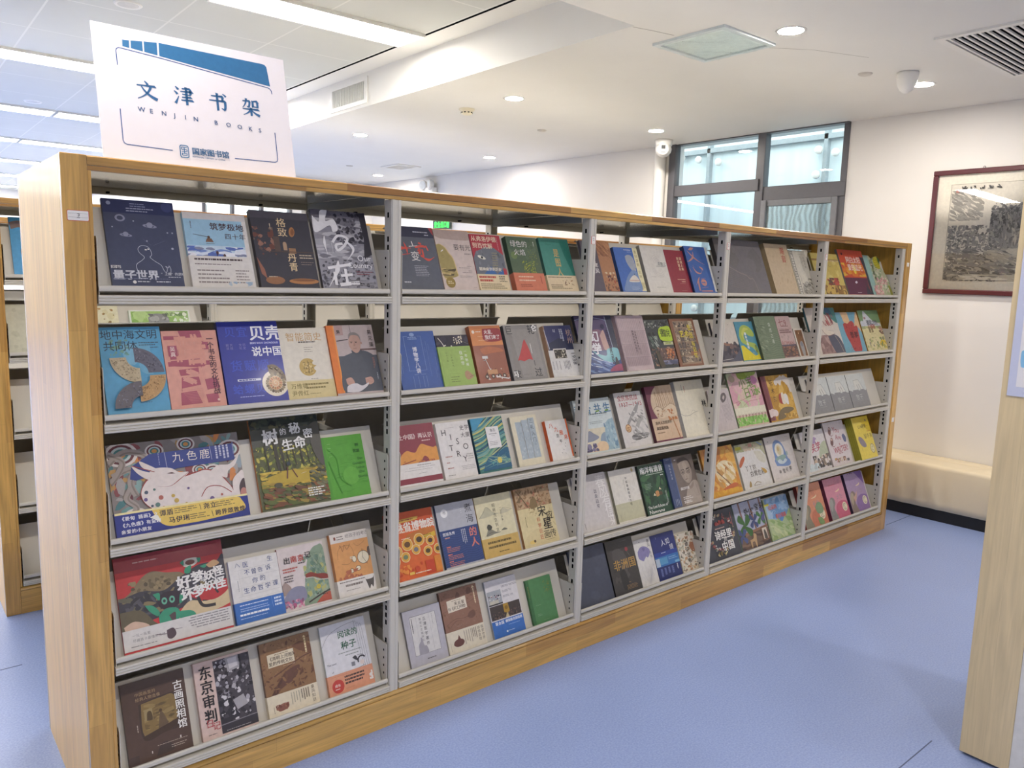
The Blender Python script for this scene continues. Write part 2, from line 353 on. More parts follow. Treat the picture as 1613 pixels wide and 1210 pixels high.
dl = [((3.36, .03), 'nearest the square ceiling hatch'), ((3.36, 2.27), 'beside the smoke detector'), ((3.33, 4.54), 'just right of the sign board'), ((5.02, 4.7), 'fourth from the right in the row by the window wall'),
      ((5.02, 7.16), 'farthest one, low over the bookcase'), ((5.02, 2.32), 'just left of the dome camera'), ((4.92, .03), 'half behind the hanging white camera'),
      ((1.70, .03), 'above the front bookcase, out of view'), ((.04, .03), 'above the near end of the bookcase, out of view'), ((-1.62, .03), 'left of the bookcase end, out of view')]
for i, x in enumerate((5.02, 3.36, 1.7, .04, -1.62)):
    for k, y in enumerate((-2.2, -4.4)): dl.append(((x, y), f'{ordn[k]} unseen added row behind the camera, {ordn[i]} from the window wall'))  # unseen downlights added so the front of the room gets enough light
for (x, y), lb in dl:
    loc = (x, y, HS)
    if proto is None: proto = o = downlight(loc)
    else: o = copy_tree(proto); o.location = loc
    tag(o, 'round lit ceiling downlight '+lb, 'downlight', 'round ceiling downlights')
# ceiling hatch covered with film
root = empty('ceiling_hatch', (3.267, .44, HS), 'square ceiling cassette in pale frame covered with clear plastic film', 'hatch')
HZ = .235
b = MB()
for (x0, x1, y0, y1) in ((-HZ, HZ, -HZ, -HZ+.03), (-HZ, HZ, HZ-.03, HZ), (-HZ, -HZ+.03, -HZ+.03, HZ-.03), (HZ-.03, HZ, -HZ+.03, HZ-.03)): b.box(x0, x1, y0, y1, -.014, 0, mat('pale_hatch_frame', 'D6DEDD', .3))
b.build('hatch_frame', root)
b = MB(); b.box(-HZ+.03, HZ-.03, -HZ+.03, HZ-.03, -.004, 0, mat('pale_green_hatch', 'E8F2EE', .3)); b.build('hatch_panel', root)
b = MB(); bm = bmesh.new(); bmesh.ops.create_grid(bm, x_segments=24, y_segments=24, size=HZ-.02); rnd = random.Random(4)
for v in bm.verts: v.co.z = -.018-.006*math.sin(v.co.x*23+2*math.sin(v.co.y*15))-.005*rnd.random()
b.bm(bm, glass('plastic_film', 'FBFDFC', .02, .25, .35), None, True); b.build('film', root)
# air vents
def grille(name, label, x0, x1, y0, y1, n, along='x', group=None):
    root = empty(name, ((x0+x1)/2, (y0+y1)/2, HS), label, 'air vent', group); b = MB(); hx, hy, w = (x1-x0)/2, (y1-y0)/2, .04
    b.box(-hx, hx, -hy, -hy+w, -.012, 0, PLASTIC); b.box(-hx, hx, hy-w, hy, -.012, 0, PLASTIC); b.box(-hx, -hx+w, -hy+w, hy-w, -.012, 0, PLASTIC); b.box(hx-w, hx, -hy+w, hy-w, -.012, 0, PLASTIC); b.build('vent_frame', root)
    b = MB(); b.box(-hx+w, hx-w, -hy+w, hy-w, -.0005, .0, DARK); b.build('duct_shade', root)  # dark sheet stands in for the shade inside the duct
    for i in range(n):
        q = MB(); t = (i+.5)/n*2-1
        if along == 'x': q.box(-hx+w, hx-w, t*(hy-w)-.006, t*(hy-w)+.006, -.011, -.002, PLASTIC)
        else: q.box(t*(hx-w)-.006, t*(hx-w)+.006, -hy+w, hy-w, -.011, -.002, PLASTIC)
        q.build('slat', root)
grille('air_vent', 'large white slatted air vent with dark gaps at the ceiling edge, top right', 3.98, 5.06, -1.15, -.42, 18)
grille('air_vent', 'small square grey air vent far off in the plaster ceiling', 4.6, 4.93, 5.95, 6.36, 9)
root = empty('air_grille', (XF, 3.63, 3.085), 'white air grille with upright grey slats on the beam beside the sign', 'air vent'); b = MB()
for (y0, y1, z0, z1) in ((-.32, .32, -.1, -.07), (-.32, .32, .07, .1), (-.32, -.28, -.07, .07), (.28, .32, -.07, .07)): b.box(-.012, 0, y0, y1, z0, z1, PLASTIC)
b.build('vent_frame', root); b = MB(); b.box(-.001, 0, -.28, .28, -.07, .07, mat('grey_duct_shade', '4C5462', .7)); b.build('duct_shade', root)  # grey sheet stands in for the dim duct behind the slats
for i in range(20):
    q = MB(); y = -.27+.54*i/19; q.box(-.011, -.001, y-.0045, y+.0045, -.07, .07, PLASTIC); q.build('slat', root)
# smoke detector, covers, round ceiling speakers
root = empty('smoke_detector', (3.34, 2.83, HS), 'ivory smoke detector on the plaster ceiling near a downlight', 'smoke detector'); b = MB()
b.lathe([(0, -.045), (.03, -.045), (.045, -.035), (.05, -.012), (.062, -.010), (.064, 0)], CREAMP); b.build('detector_body', root)
b = MB()
for i in range(10):
    a = 2*PI*i/10; b.box(.038, .0478, -.007, .007, -.034, -.026, DARK, 0, Matrix.Rotation(a, 4, 'Z'))
b.build('detector_slots', root)
for (x, y, lb) in ((4.33, 3.05, 'in the middle of the plaster ceiling'), (4.30, 6.6, 'far off near the small square vent'), (4.42, .16, 'beside the hanging white camera')):
    b = MB(); b.lathe([(0, -.010), (.035, -.010), (.042, -.004), (.042, 0)], mat('cover_plate', 'CFCAC0', .5)); tag(b.build('sprinkler_cover', None, (x, y, HS)), 'small round flat sprinkler cover '+lb, 'sprinkler cover', 'sprinkler covers')
for (x, y, lb) in ((.92, 2.98, 'above the sign board, nearest'), (.96, 6.75, 'left of the sign board, farther off')):
    root = empty('ceiling_speaker', (x, y, HT), 'white round speaker in the tiled ceiling '+lb, 'speaker', 'round ceiling speakers'); b = MB()
    b.lathe([(.06, -.004), (.072, -.008), (.08, 0)], PLASTIC); b.build('speaker_rim', root)
    b = MB(); b.lathe([(0, -.005), (.06, -.004)], mat('speaker_mesh', 'D2D0CA', .6, bump=.4, bscale=900)); b.build('speaker_grille', root)
# cameras
root = empty('security_camera', (5.42, 2.56, HS), 'small white dome camera on the ceiling at the window corner', 'security camera'); b = MB()
b.lathe([(0, 0), (.085, 0), (.08, -.03), (.075, -.055), (0, -.055)], PLASTIC); b.build('camera_base', root)
b = MB(); b.lathe([(.0, .075), (.04, .064), (.068, .03), (.075, 0), (.068, -.03), (.04, -.064), (0, -.075)], PLASTIC, Matrix.Translation((0, 0, -.085))); ball = b.build('camera_ball', root)
d = Vector((-.78, -.62, -.1)).normalized(); M = Matrix.Translation(Vector((0, 0, -.085))+d*.055) @ d.to_track_quat('Z', 'Y').to_matrix().to_4x4()
b = MB(); b.lathe([(0, .024), (.05, .022), (.055, .0)], PLASTIC, M); b.box(-.018, .018, .0, .034, .02, .027, BLACK, .003, M); b.box(-.022, .022, -.032, -.022, .02, .026, mat('lens_strip', '8A8A8A', .3), 0, M); b.build('camera_lens', root)
root = empty('security_camera', (4.57, -.03, HS), 'white cone shaped camera hanging from the ceiling in front of a downlight', 'security camera'); b = MB()
b.lathe([(0, 0), (.060, 0), (.062, -.015), (.059, -.045), (.051, -.078), (.037, -.104), (.018, -.120), (0, -.124)], PLASTIC); b.build('camera_shell', root)
b = MB(); b.lathe([(0, 0), (.010, 0), (.012, .008)], BLACK, Matrix.Translation((.026, .026, -.108)), 12); b.build('camera_lens', root)
# emergency light, exit sign far off on the right wall
root = empty('emergency_light', (wx(6.67)-.01, 6.67, 2.76), 'white twin spot emergency light on the far wall above the bookcase', 'emergency light'); b = MB()
b.box(-.07, .005, -.14, .14, -.09, .05, PLASTIC, .01); b.build('battery_box', root)
for s in (-1, 1):
    b = MB(); b.lathe([(0, -.03), (.05, -.03), (.07, .03), (.06, .036), (.0, .03)], PLASTIC, Matrix.Translation((-.06, s*.085, .085)) @ Matrix.Rotation(-PI/2, 4, 'Y') @ Matrix.Rotation(.3*s, 4, 'X'), 24)
    b.lathe([(0, .037), (.055, .037)], mat('lamp_lens', 'D8DCDC', .15), Matrix.Translation((-.06, s*.085, .085)) @ Matrix.Rotation(-PI/2, 4, 'Y') @ Matrix.Rotation(.3*s, 4, 'X'), 24); b.build('spot_head', root)
# ------------------------------------------------------------------ the long double sided display bookcase
BH, BD, BL = 1.9515, .7294, 4.928
PX = [.0541+.95*i for i in range(6)]
ZL = [1.612-.357*i for i in range(5)]
TA = math.radians(22); SN, CS = math.sin(TA), math.cos(TA)
Y0 = .045
def zb(r): return ZL[r]-.018
def make_shelf(root, xa, xb, zl, mir):
    Y = (lambda y: BD-y) if mir else (lambda y: y)
    P = lambda pts: [(Y(y), z) for y, z in pts]
    z0 = zl-.018; L = .252; nx, nz = CS*.0018, -SN*.0018
    t = (Y0+L*SN, z0+L*CS)
    b = MB()
    b.prism_x(P([(Y0, z0), t, (t[0]+.012, t[1]-.003), (t[0]+.012, t[1]-.006), (t[0]+nx, t[1]+nz), (Y0+nx, z0+nz), (Y0, z0-.002), (.014, zl-.007), (.014, zl-.005)]), xa+.006, xb-.006, STEEL)
    sh = b.build('display_shelf', root)
    b = MB(); b.prism_x(P([(.013, zl), (.009, zl-.0006), (.0065, zl-.004), (.006, zl-.010), (.007, zl-.0145), (.010, zl-.0165), (.014, zl-.015), (.015, zl-.002)]), xa, xb, STEEL); b.build('front_lip', sh)
    b = MB(); zz = zl-.0265
    b.prism_x(P([(.001, zz), (-.001, zz-.0015), (-.001, zz-.006), (.002, zz-.0075), (-.001, zz-.009), (-.001, zz-.0145), (.002, zz-.016), (-.001, zz-.0175), (-.001, zz-.022), (.001, zz-.0236), (.33, zz-.0236), (.33, zz-.0215), (.06, zz-.0215), (.06, zz)]), xa-.003, xb+.003, STEEL); b.build('shelf_beam', sh)
    for x in (xa+.0005, xb-.0025):
        b = MB(); b.prism_x(P([(.012, zl-.022), (.012, zl+.125), (.018, zl+.132), (.27, zl+.132), (.30, zl+.10), (.30, zl-.046), (.012, zl-.046)]), x, x+.002, STEEL)
        for q in range(4): b.box(x-.0006, x+.0026, min(Y(.030), Y(.036)), max(Y(.030), Y(.036)), zl+.01+.03*q, zl+.018+.03*q, DARK)
        b.build('bracket', sh)
    return sh

def make_bookcase():
    root = empty('bookcase', (0, 0, 0))
    for s in (0, 1):
        X = (lambda x: BL-x) if s else (lambda x: x)
        def bx(b, x0, x1, *a): b.box(min(X(x0), X(x1)), max(X(x0), X(x1)), *a)
        b = MB(); bx(b, 0, .060, .026, BD-.026, 0, BH-.002, WOOD_S); pn = b.build('end_panel', root)
        for y0, y1 in ((0, .026), (BD-.026, BD)):
            b = MB(); bx(b, 0, .0625, y0, y1, 0, BH, WOOD_Z, .002); b.build('end_stile', pn)
            b = MB(); bx(b, .0625, .0723, y0+.004, y1-.004, .1306, 1.9128, WOOD_Z, .0015); b.build('inner_moulding', pn)
    for f in (0, 1):
        Y = (lambda y: BD-y) if f else (lambda y: y)
        P = lambda pts: [(Y(y), z) for y, z in pts]
        b = MB(); b.prism_x(P([(.0015, 1.926), (0, 1.928), (0, 1.9475), (.003, 1.9505), (.023, 1.9505), (.025, 1.948), (.025, 1.926)]), .0627, BL-.0627, WOOD_X); tr = b.build('top_rail', root)
        b = MB(); b.prism_x(P([(.004, 1.9128), (.003, 1.915), (.003, 1.9245), (.022, 1.9245), (.022, 1.9128)]), .0627, BL-.0627, WOOD_X); b.build('rail_moulding', tr)
        b = MB(); b.prism_x(P([(0, 0), (0, .113), (.025, .113), (.025, 0)]), .0627, BL-.0627, WOOD_P); pl = b.build('plinth', root)
        b = MB(); b.prism_x(P([(.0005, .1145), (-.002, .118), (0, .124), (.006, .129), (.014, .1305), (.03, .1305), (.03, .1145)]), .0627, BL-.0627, WOOD_P, True); b.build('plinth_moulding', pl)
    b = MB(); b.box(.06, BL-.06, .026, BD-.026, 1.932, 1.936, mat('glossy_pale_steel', 'D6D4CC', .06, var=.02, scale=8, spec=.8, coat=1.0)); b.build('top_sheet', root)
    for f in (0, 1):
        Y = (lambda y: BD-y) if f else (lambda y: y)
        b = MB(); b.prism_x([(Y(y), z) for y, z in ((.030, 1.9315), (.030, 1.922), (.034, 1.919), (.034, 1.910), (.040, 1.906), (.06, 1.906), (.06, 1.908), (.042, 1.908), (.038, 1.9315))], .0725, BL-.0725, STEEL)
        for i in range(5):
            for x in (PX[i]+.20, PX[i]+.74): b.box(x, x+.008, min(Y(.0295), Y(.0615)), max(Y(.0295), Y(.0615)), 1.911, 1.917, DARK)
        if f: b.build('top_channel', root)
    for i in range(1, 5):
        b = MB(); b.prism_y([(PX[i]-.018, 1.9315), (PX[i]-.018, 1.898), (PX[i]-.006, 1.898), (PX[i]-.006, 1.900), (PX[i]-.016, 1.900), (PX[i]-.016, 1.9315)], .06, BD-.06, STEELD); b.build('cross_channel', root)
    # uprights with dark boxes standing in for the shade of their slots
    def upright(xc, f):
        Y = (lambda y: BD-y) if f else (lambda y: y)
        y0, y1 = sorted((Y(.004), Y(.052)))
        b = MB(); P = [(-.020, .010), (-.020, .052), (-.017, .052), (-.017, .012), (.017, .012), (.017, .052), (.020, .052), (.020, .010), (.016, .004), (.006, .004), (.004, .006), (-.004, .006), (-.006, .004), (-.016, .004)]
        b.prism_z([(xc+x, Y(y)) for x, y in P], .1307, 1.9126, STEEL)
        for r in range(5):
            for dz in [-.062-.028*q for q in range(4)]+[-.215]:
                z = ZL[r]+dz+.0
                if z < .15: continue
                for sx in (-1, 1):
                    xs = sorted((xc+sx*.0196, xc+sx*.0204)); ys = sorted((Y(.024), Y(.034)))
                    b.box(xs[0], xs[1], ys[0], ys[1], z-.009, z+.009, DARK)
        for dz in (.035, .063, .091, .119, .20, .25):
            z = ZL[0]+dz+.05
            if z < 1.9:
                for sx in (-1, 1):
                    xs = sorted((xc+sx*.0196, xc+sx*.0204)); ys = sorted((Y(.024), Y(.034)))
                    b.box(xs[0], xs[1], ys[0], ys[1], z-.009, z+.009, DARK)
        b.build('upright', root)
    for i in range(1, 6):
        for f in (0, 1): upright(PX[i] if i < 5 else BL-.0723-.0215, f)
    for f in (0, 1):
        for i in range(5):
            xa = PX[i]+.024 if i else .0785
            xb = PX[i+1]-.024 if i < 4 else BL-.0723-.045
            for r in range(5): make_shelf(root, xa, xb, ZL[r], f)
    return root
case = make_bookcase()
tag(case, 'long wood framed grey steel bookcase in front, full of face-out books', 'bookcase', 'double sided display bookcases')
STICK = mat('white_sticker', 'F0ECE6', .5, var=.01); REDP = mat('red_print', 'C4352F', .5)
INK = mat('black_ink', '26262A', .6)
for k, lb in ((1, 'second long bookcase, parallel behind the front one, its end at the far left'), (2, 'third long bookcase, farthest back, only its top rail showing')):
    c = copy_tree(case); c.location = (0, 1.854*k, 0); tag(c, lb, 'bookcase', 'double sided display bookcases')
def rounded(x0, x1, z0, z1, r, n=4):
    pts = []
    for cx, cz, a0 in ((x1-r, z1-r, 0), (x0+r, z1-r, 90), (x0+r, z0+r, 180), (x1-r, z0+r, 270)):
        for i in range(n+1):
            a = math.radians(a0+90*i/n); pts.append((cx+r*math.cos(a), cz+r*math.sin(a)))
    return pts
# numbered paper label on the near end stile, and the small tags on the uprights
b = MB(); X0, X1, Z0, Z1 = .0100, .0615, 1.7795, 1.8070
b.prism_y(rounded(X0, X1, Z0, Z1, .003), -.0004, 0, REDP); b.prism_y(rounded(X0+.0012, X1-.0012, Z0+.0012, Z1-.0012, .0025), -.0006, 0, STICK)
for z in (1.7985, 1.7885): b.box(X0+.003, X1-.003, -.0008, 0, z, z+.0004, INK)
b.box(.0335, .0390, -.0009, 0, 1.7975, 1.7990, INK); b.box(.0375, .0390, -.0009, 0, 1.7925, 1.7990, INK); b.box(.0350, .0385, -.0009, 0, 1.7912, 1.7927, INK)
b.box(.0330, .0400, -.0009, 0, 1.7872, 1.7888, INK)
b.build('number_label', case)
for i, z in ((2, 1.825), (3, 1.842), (4, 1.823)):
    b = MB(); x = PX[i]; b.prism_y(rounded(x-.012, x+.013, z-.017, z+.017, .004), .0032, .0042, REDP); b.prism_y(rounded(x-.0100, x+.011, z-.016, z+.016, .003), .0030, .0042, STICK)
    b.box(x-.004, x+.005, .0028, .004, z-.001, z+.001, mat('grey_print', '9A8C8C', .6)); b.box(x-.005, x+.004, .0028, .004, z+.006, z+.008, MATS['grey_print']); b.build('bay_label', case)
b = MB(); b.box(BL-.050, BL-.018, -.0008, 0, 1.799, 1.825, STICK); b.build('bay_label', case)
b = MB(); b.box(BL-.050, BL-.018, -.0008, 0, .758, .788, STICK); b.build('bay_label', case)
# ------------------------------------------------------------------ printing: flat inks laid as faces on a cover
INKG = print_mat('printed_gloss_cover', .4, .05); INKM = print_mat('printed_matt_cover', .48)
GLY = {}
def glyph(s, res=2, off=0.0):
    """outline triangles of a character or word set at size 1"""
    k = (s, off)
    if k not in GLY:
        cu = bpy.data.curves.new('type', 'FONT'); cu.body = s; cu.size = 1; cu.resolution_u = res; cu.offset = off
        ob = bpy.data.objects.new('type', cu); COL.objects.link(ob)
        dg = bpy.context.evaluated_depsgraph_get(); me = bpy.data.meshes.new_from_object(ob.evaluated_get(dg))
        GLY[k] = ([(v.co.x, v.co.y) for v in me.vertices], [list(p.vertices) for p in me.polygons])
        bpy.data.objects.remove(ob); bpy.data.curves.remove(cu); bpy.data.meshes.remove(me)
    return GLY[k]
def catmull(p, n=6):
    if len(p) < 3: return p
    q = [p[0]]+list(p)+[p[-1]]; o = []
    for i in range(1, len(q)-2):
        for j in range(n):
            t = j/n; a, b_, c, d = q[i-1], q[i], q[i+1], q[i+2]
            o.append(tuple(.5*((2*b_[m])+(-a[m]+c[m])*t+(2*a[m]-5*b_[m]+4*c[m]-d[m])*t*t+(-a[m]+3*b_[m]-3*c[m]+d[m])*t**3) for m in (0, 1)))
    o.append(p[-1]); return o
class Art:
    """cover of size w x h: u runs 0..1 across, v 0..1 down; lengths are shares of the width"""
    def __init__(s, w, h, z, dz=6e-5, y0=0.0):
        s.w, s.h, s.z, s.dz, s.y0 = w, h, z, dz, y0; s.v = []; s.f = []; s.c = []; s.k = 0; s.asp = w/h
    def _up(s): s.k += 1; return s.z+s.k*s.dz
    def raw(s, pts, faces, c, z, clip=True):
        o = len(s.v)
        for u, v in pts:
            if clip: u = min(max(u, 0), 1); v = min(max(v, 0), 1)
            s.v.append((u*s.w, s.y0+(1-v)*s.h, z))
        for f in faces: s.f.append([o+i for i in f]); s.c.append(c)
    def R(s, u0, v0, u1, v1, c): s.raw([(u0, v1), (u1, v1), (u1, v0), (u0, v0)], [[0, 1, 2, 3]], lin(c), s._up())
    def P(s, pts, c):
        pts = [(min(max(u, 0), 1), min(max(v, 0), 1)) for u, v in pts]
        bm = bmesh.new(); vs = [bm.verts.new((u, 1-v, 0)) for u, v in pts]
        try:
            f = bm.faces.new(vs); r = bmesh.ops.triangulate(bm, faces=[f]); bm.verts.index_update()
            s.raw(pts, [[v.index for v in t.verts] for t in bm.faces], lin(c), s._up())
        except ValueError: pass
        bm.free()
    def PS(s, pts, c): s.P(catmull(list(pts)+[pts[0]], 5)[:-1], c)
    def E(s, u, v, ru, rv, c, n=24, rot=0):
        ca, sa = math.cos(rot), math.sin(rot); pts = []
        for i in range(n):
            a = 2*PI*i/n; x, y = ru*math.cos(a), rv*math.sin(a); pts.append((u+x*ca-y*sa, v+(x*sa+y*ca)*s.asp))
        s.raw(pts, [list(range(n))], lin(c), s._up())
    def G(s, u, v, r0, r1, a0, a1, c, n=20, ry=1.0):
        pts = []; fs = []
        for i in range(n+1):
            a = math.radians(a0+(a1-a0)*i/n)
            for r in (r0, r1): pts.append((u+r*math.cos(a), v+ry*r*math.sin(a)*s.asp))
        for i in range(n): fs.append([2*i, 2*i+1, 2*i+3, 2*i+2])
        s.raw(pts, fs, lin(c), s._up())
    def L(s, pts, wd, c, taper=False):
        pv = []; fs = []; n = len(pts)
        for i, p in enumerate(pts):
            a = pts[max(i-1, 0)]; b_ = pts[min(i+1, n-1)]; dx, dy = b_[0]-a[0], (b_[1]-a[1])/s.asp; l = math.hypot(dx, dy) or 1
            w = wd/2*(1 if not taper else max(.15, 1-abs(2*i/(n-1)-.8) if n > 1 else 1))
            nx, ny = -dy/l*w, dx/l*w*s.asp; pv += [(p[0]+nx, p[1]+ny), (p[0]-nx, p[1]-ny)]
        for i in range(n-1): fs.append([2*i, 2*i+1, 2*i+3, 2*i+2])
        s.raw(pv, fs, lin(c), s._up())
    def S(s, pts, wd, c, taper=False): s.L(catmull(pts), wd, c, taper)
    def T(s, txt, u, v, sz, c, vert=False, sp=1.06, bold=0.0, sx=1.0, rot=0.0, ls=1.25):
        """characters with the first one's top left corner at (u, v)"""
        z = s._up(); col = lin(c); ca, sa = math.cos(rot), math.sin(rot)
        def put(g, ox, oy):
            for zi, (bx_, by_) in enumerate(((0, 0),) if bold < .004 else ((-bold, -bold*.6), (-bold, bold*.6), (bold, -bold*.6), (bold, bold*.6))): put1(g, ox+bx_, oy+by_, z+zi*1.3e-5)
        def put1(g, ox, oy, zz):
            pts = []
            for x, y in g[0]:
                X, Y = (x*sx+ox)*sz, (.84-y+oy)*sz; pts.append((u+X*ca-Y*sa, v+(X*sa+Y*ca)*s.asp))
            s.raw(pts, g[1], col, zz)
        for li, line in enumerate(txt.split('\n')):
            x = 0.0
            if all(ord(ch) < 0x2000 for ch in line) and not vert:
                put(glyph(line), 0, li*ls); continue
            for i, ch in enumerate(line):
                if ch != ' ':
                    g = glyph(ch); put(g, -li*ls if vert else x, i*sp if vert else li*ls)
                x += (sp if ord(ch) >= 0x2000 else .62)*sx
    def B(s, u0, v0, u1, n, dv, c, seed=1, t=.35, ragged=.3, right=False):
        """rows of very small type, too small to read: broken bars"""
        r = random.Random(seed); z = s._up()
        for i in range(n):
            v = v0+i*dv; w = (u1-u0)*(1-ragged*r.random()); x = u1-w if right else u0; e = x+w
            while x < e:
                g = min(e-x, (.02+.05*r.random())); s.raw([(x, v+dv*t), (x+g, v+dv*t), (x+g, v), (x, v)], [[0, 1, 2, 3]], lin(c), z); x += g+.008
    def VB(s, u0, v0, v1, n, du, c, seed=1, t=.35, ragged=.3):
        r = random.Random(seed); z = s._up()
        for i in range(n):
            u = u0+i*du; y = v0; e = v0+(v1-v0)*(1-ragged*r.random())
            while y < e:
                g = min(e-y, .015+.02*r.random()); s.raw([(u, y+g), (u+abs(du)*t, y+g), (u+abs(du)*t, y), (u, y)], [[0, 1, 2, 3]], lin(c), z); y += g+.006
    def X(s, u0, v0, u1, v1, n, cols, s0, s1, seed=1, st=1.0, rot=None):
        """many irregular dabs of colour"""
        r = random.Random(seed)
        for i in range(n):
            u = u0+(u1-u0)*r.random(); v = v0+(v1-v0)*r.random(); a = s0+(s1-s0)*r.random()**2; th = (rot if rot is not None else r.random()*PI)+.3*(r.random()-.5); k = 7
            ca, sa = math.cos(th), math.sin(th); pts = []
            for j in range(k):
                q = 2*PI*j/k; rr = a*(.6+.5*r.random()); x, y = rr*st*math.cos(q), rr*math.sin(q)/max(1, st**.5)
                pts.append((min(max(u+x*ca-y*sa, u0), u1), min(max(v+(x*sa+y*ca)*s.asp, v0), v1)))
            s.raw(pts, [list(range(k))], lin(r.choice(cols)), s._up() if i % 12 == 0 else s.z+s.k*s.dz+(i % 12)*2e-6)
    def M(s, v, amp, vb, c, seed=1, n=12, u0=0, u1=1):
        r = random.Random(seed); pts = [(u0+(u1-u0)*i/n, v+amp*(r.random()-.5)*2) for i in range(n+1)]
        pts = catmull(pts, 3); s.P(pts+[(u1, vb), (u0, vb)], c)
    def mesh(s, name, m, parent, extra=None):
        """extra: list of (verts, faces, hex) solid geometry that belongs to the same part"""
        V = list(s.v); F = [list(f) for f in s.f]; C = list(s.c)
        for vs, fs, c in (extra or []):
            o = len(V); V += vs; F += [[o+i for i in f] for f in fs]; C += [lin(c)]*len(fs)
        me = bpy.data.meshes.new(name); me.from_pydata(V, [], F); me.materials.append(m)
        at = me.color_attributes.new('Col', 'FLOAT_COLOR', 'CORNER'); buf = []
        for p, c in zip(me.polygons, C): buf += list(c)*p.loop_total
        at.data.foreach_set('color', buf); me.update()
        o = bpy.data.objects.new(name, me); COL.objects.link(o); o.parent = parent; return o
def boxgeo(x0, x1, y0, y1, z0, z1):
    return ([(x0, y0, z0), (x1, y0, z0), (x1, y1, z0), (x0, y1, z0), (x0, y0, z1), (x1, y0, z1), (x1, y1, z1), (x0, y1, z1)],
            [[3, 2, 1, 0], [4, 5, 6, 7], [0, 1, 5, 4], [1, 2, 6, 5], [2, 3, 7, 6], [3, 0, 4, 7]])
def spinegeo(y0, y1, z0, z1, x1, n=6, bulge=.25):
    """rounded back of a book: the fold between the two boards"""
    r = (z1-z0)/2; zc = (z0+z1)/2; pts = [(x1-r*2*bulge*math.cos(-PI/2+PI*i/n)*.5-.0, zc+r*math.sin(-PI/2+PI*i/n)) for i in range(n+1)]
    pts = [(max(x, 0), z) for x, z in pts]
    vs = [(x, y0, z) for x, z in pts]+[(x, y1, z) for x, z in pts]; k = n+1
    fs = [[i, i+1, k+i+1, k+i] for i in range(n)]
    inner = [(x1, y0, z0), (x1, y1, z0), (x1, y1, z1), (x1, y0, z1)]
    return vs+inner, fs+[list(range(k))[::-1]+[], list(range(k, 2*k))]
def book(row, x0, w, h, t, label, base, art, spine=None, yoff=0.0, hard=None, gloss=True, band=None, z0=.0006, group='books facing out on the front bookcase', page=None, shape=None):
    """one book leaning on the slope of shelf `row`: cover with its print, page block, paper band"""
    r = row-1; root = empty('book', (x0, Y0+yoff, zb(r)), label, 'book', group)
    root.matrix_world = Matrix(((1, 0, 0, x0), (0, SN, -CS, Y0+yoff), (0, CS, SN, zb(r)), (0, 0, 0, 1)))
    hard = (t >= .015) if hard is None else hard
    bd = .0024 if hard else .0007; ins = .0025 if hard else .0004
    h0 = .0006; sp = spine or base
    sb = (.0145, .0145, .0135, .009, .0035)[r]           # the tray edge hides this much of the foot of the book
    a = Art(w, h-sb, z0+t, y0=sb)
    art(a)
    bg_ = boxgeo if not shape else (lambda x0_, x1_, y0_, y1_, za, zc: ([(u*w, max((1-v)*h, h0), za) for u, v in shape]+[(u*w, max((1-v)*h, h0), zc) for u, v in shape],
        [list(range(len(shape))), list(range(len(shape), 2*len(shape)))[::-1]]+[[i, (i+1) % len(shape), len(shape)+(i+1) % len(shape), len(shape)+i] for i in range(len(shape))]))
    ex = [(*bg_(0, w, h0, h, z0+t-bd, z0+t), base), (*bg_(0, w, h0, h, z0, z0+bd), base), (*boxgeo(-.0004, bd, h0, h, z0+.0003, z0+t-.0003), sp)]
    cov = a.mesh('cover', INKG if gloss else INKM, root, ex)
    b = MB(); b.box(bd+.0002, (w-ins if not shape else w*.28), h0+ins, h-ins, z0+bd, z0+t-bd, PAPER); b.build('page_block', root)
    if band:
        bh, bc, bart = band
        zb_ = z0+t+a.k*a.dz+.0003
        A2 = Art(w, bh, zb_+.0004, y0=sb); bart(A2)
        A2.mesh('paper_band', INKM, root, [(*boxgeo(-.0012, w+.0004, h0, bh+sb, zb_, zb_+.0004), bc), (*boxgeo(-.0012, -.0006, h0, bh+sb, z0, zb_+.0004), bc)])
    return root
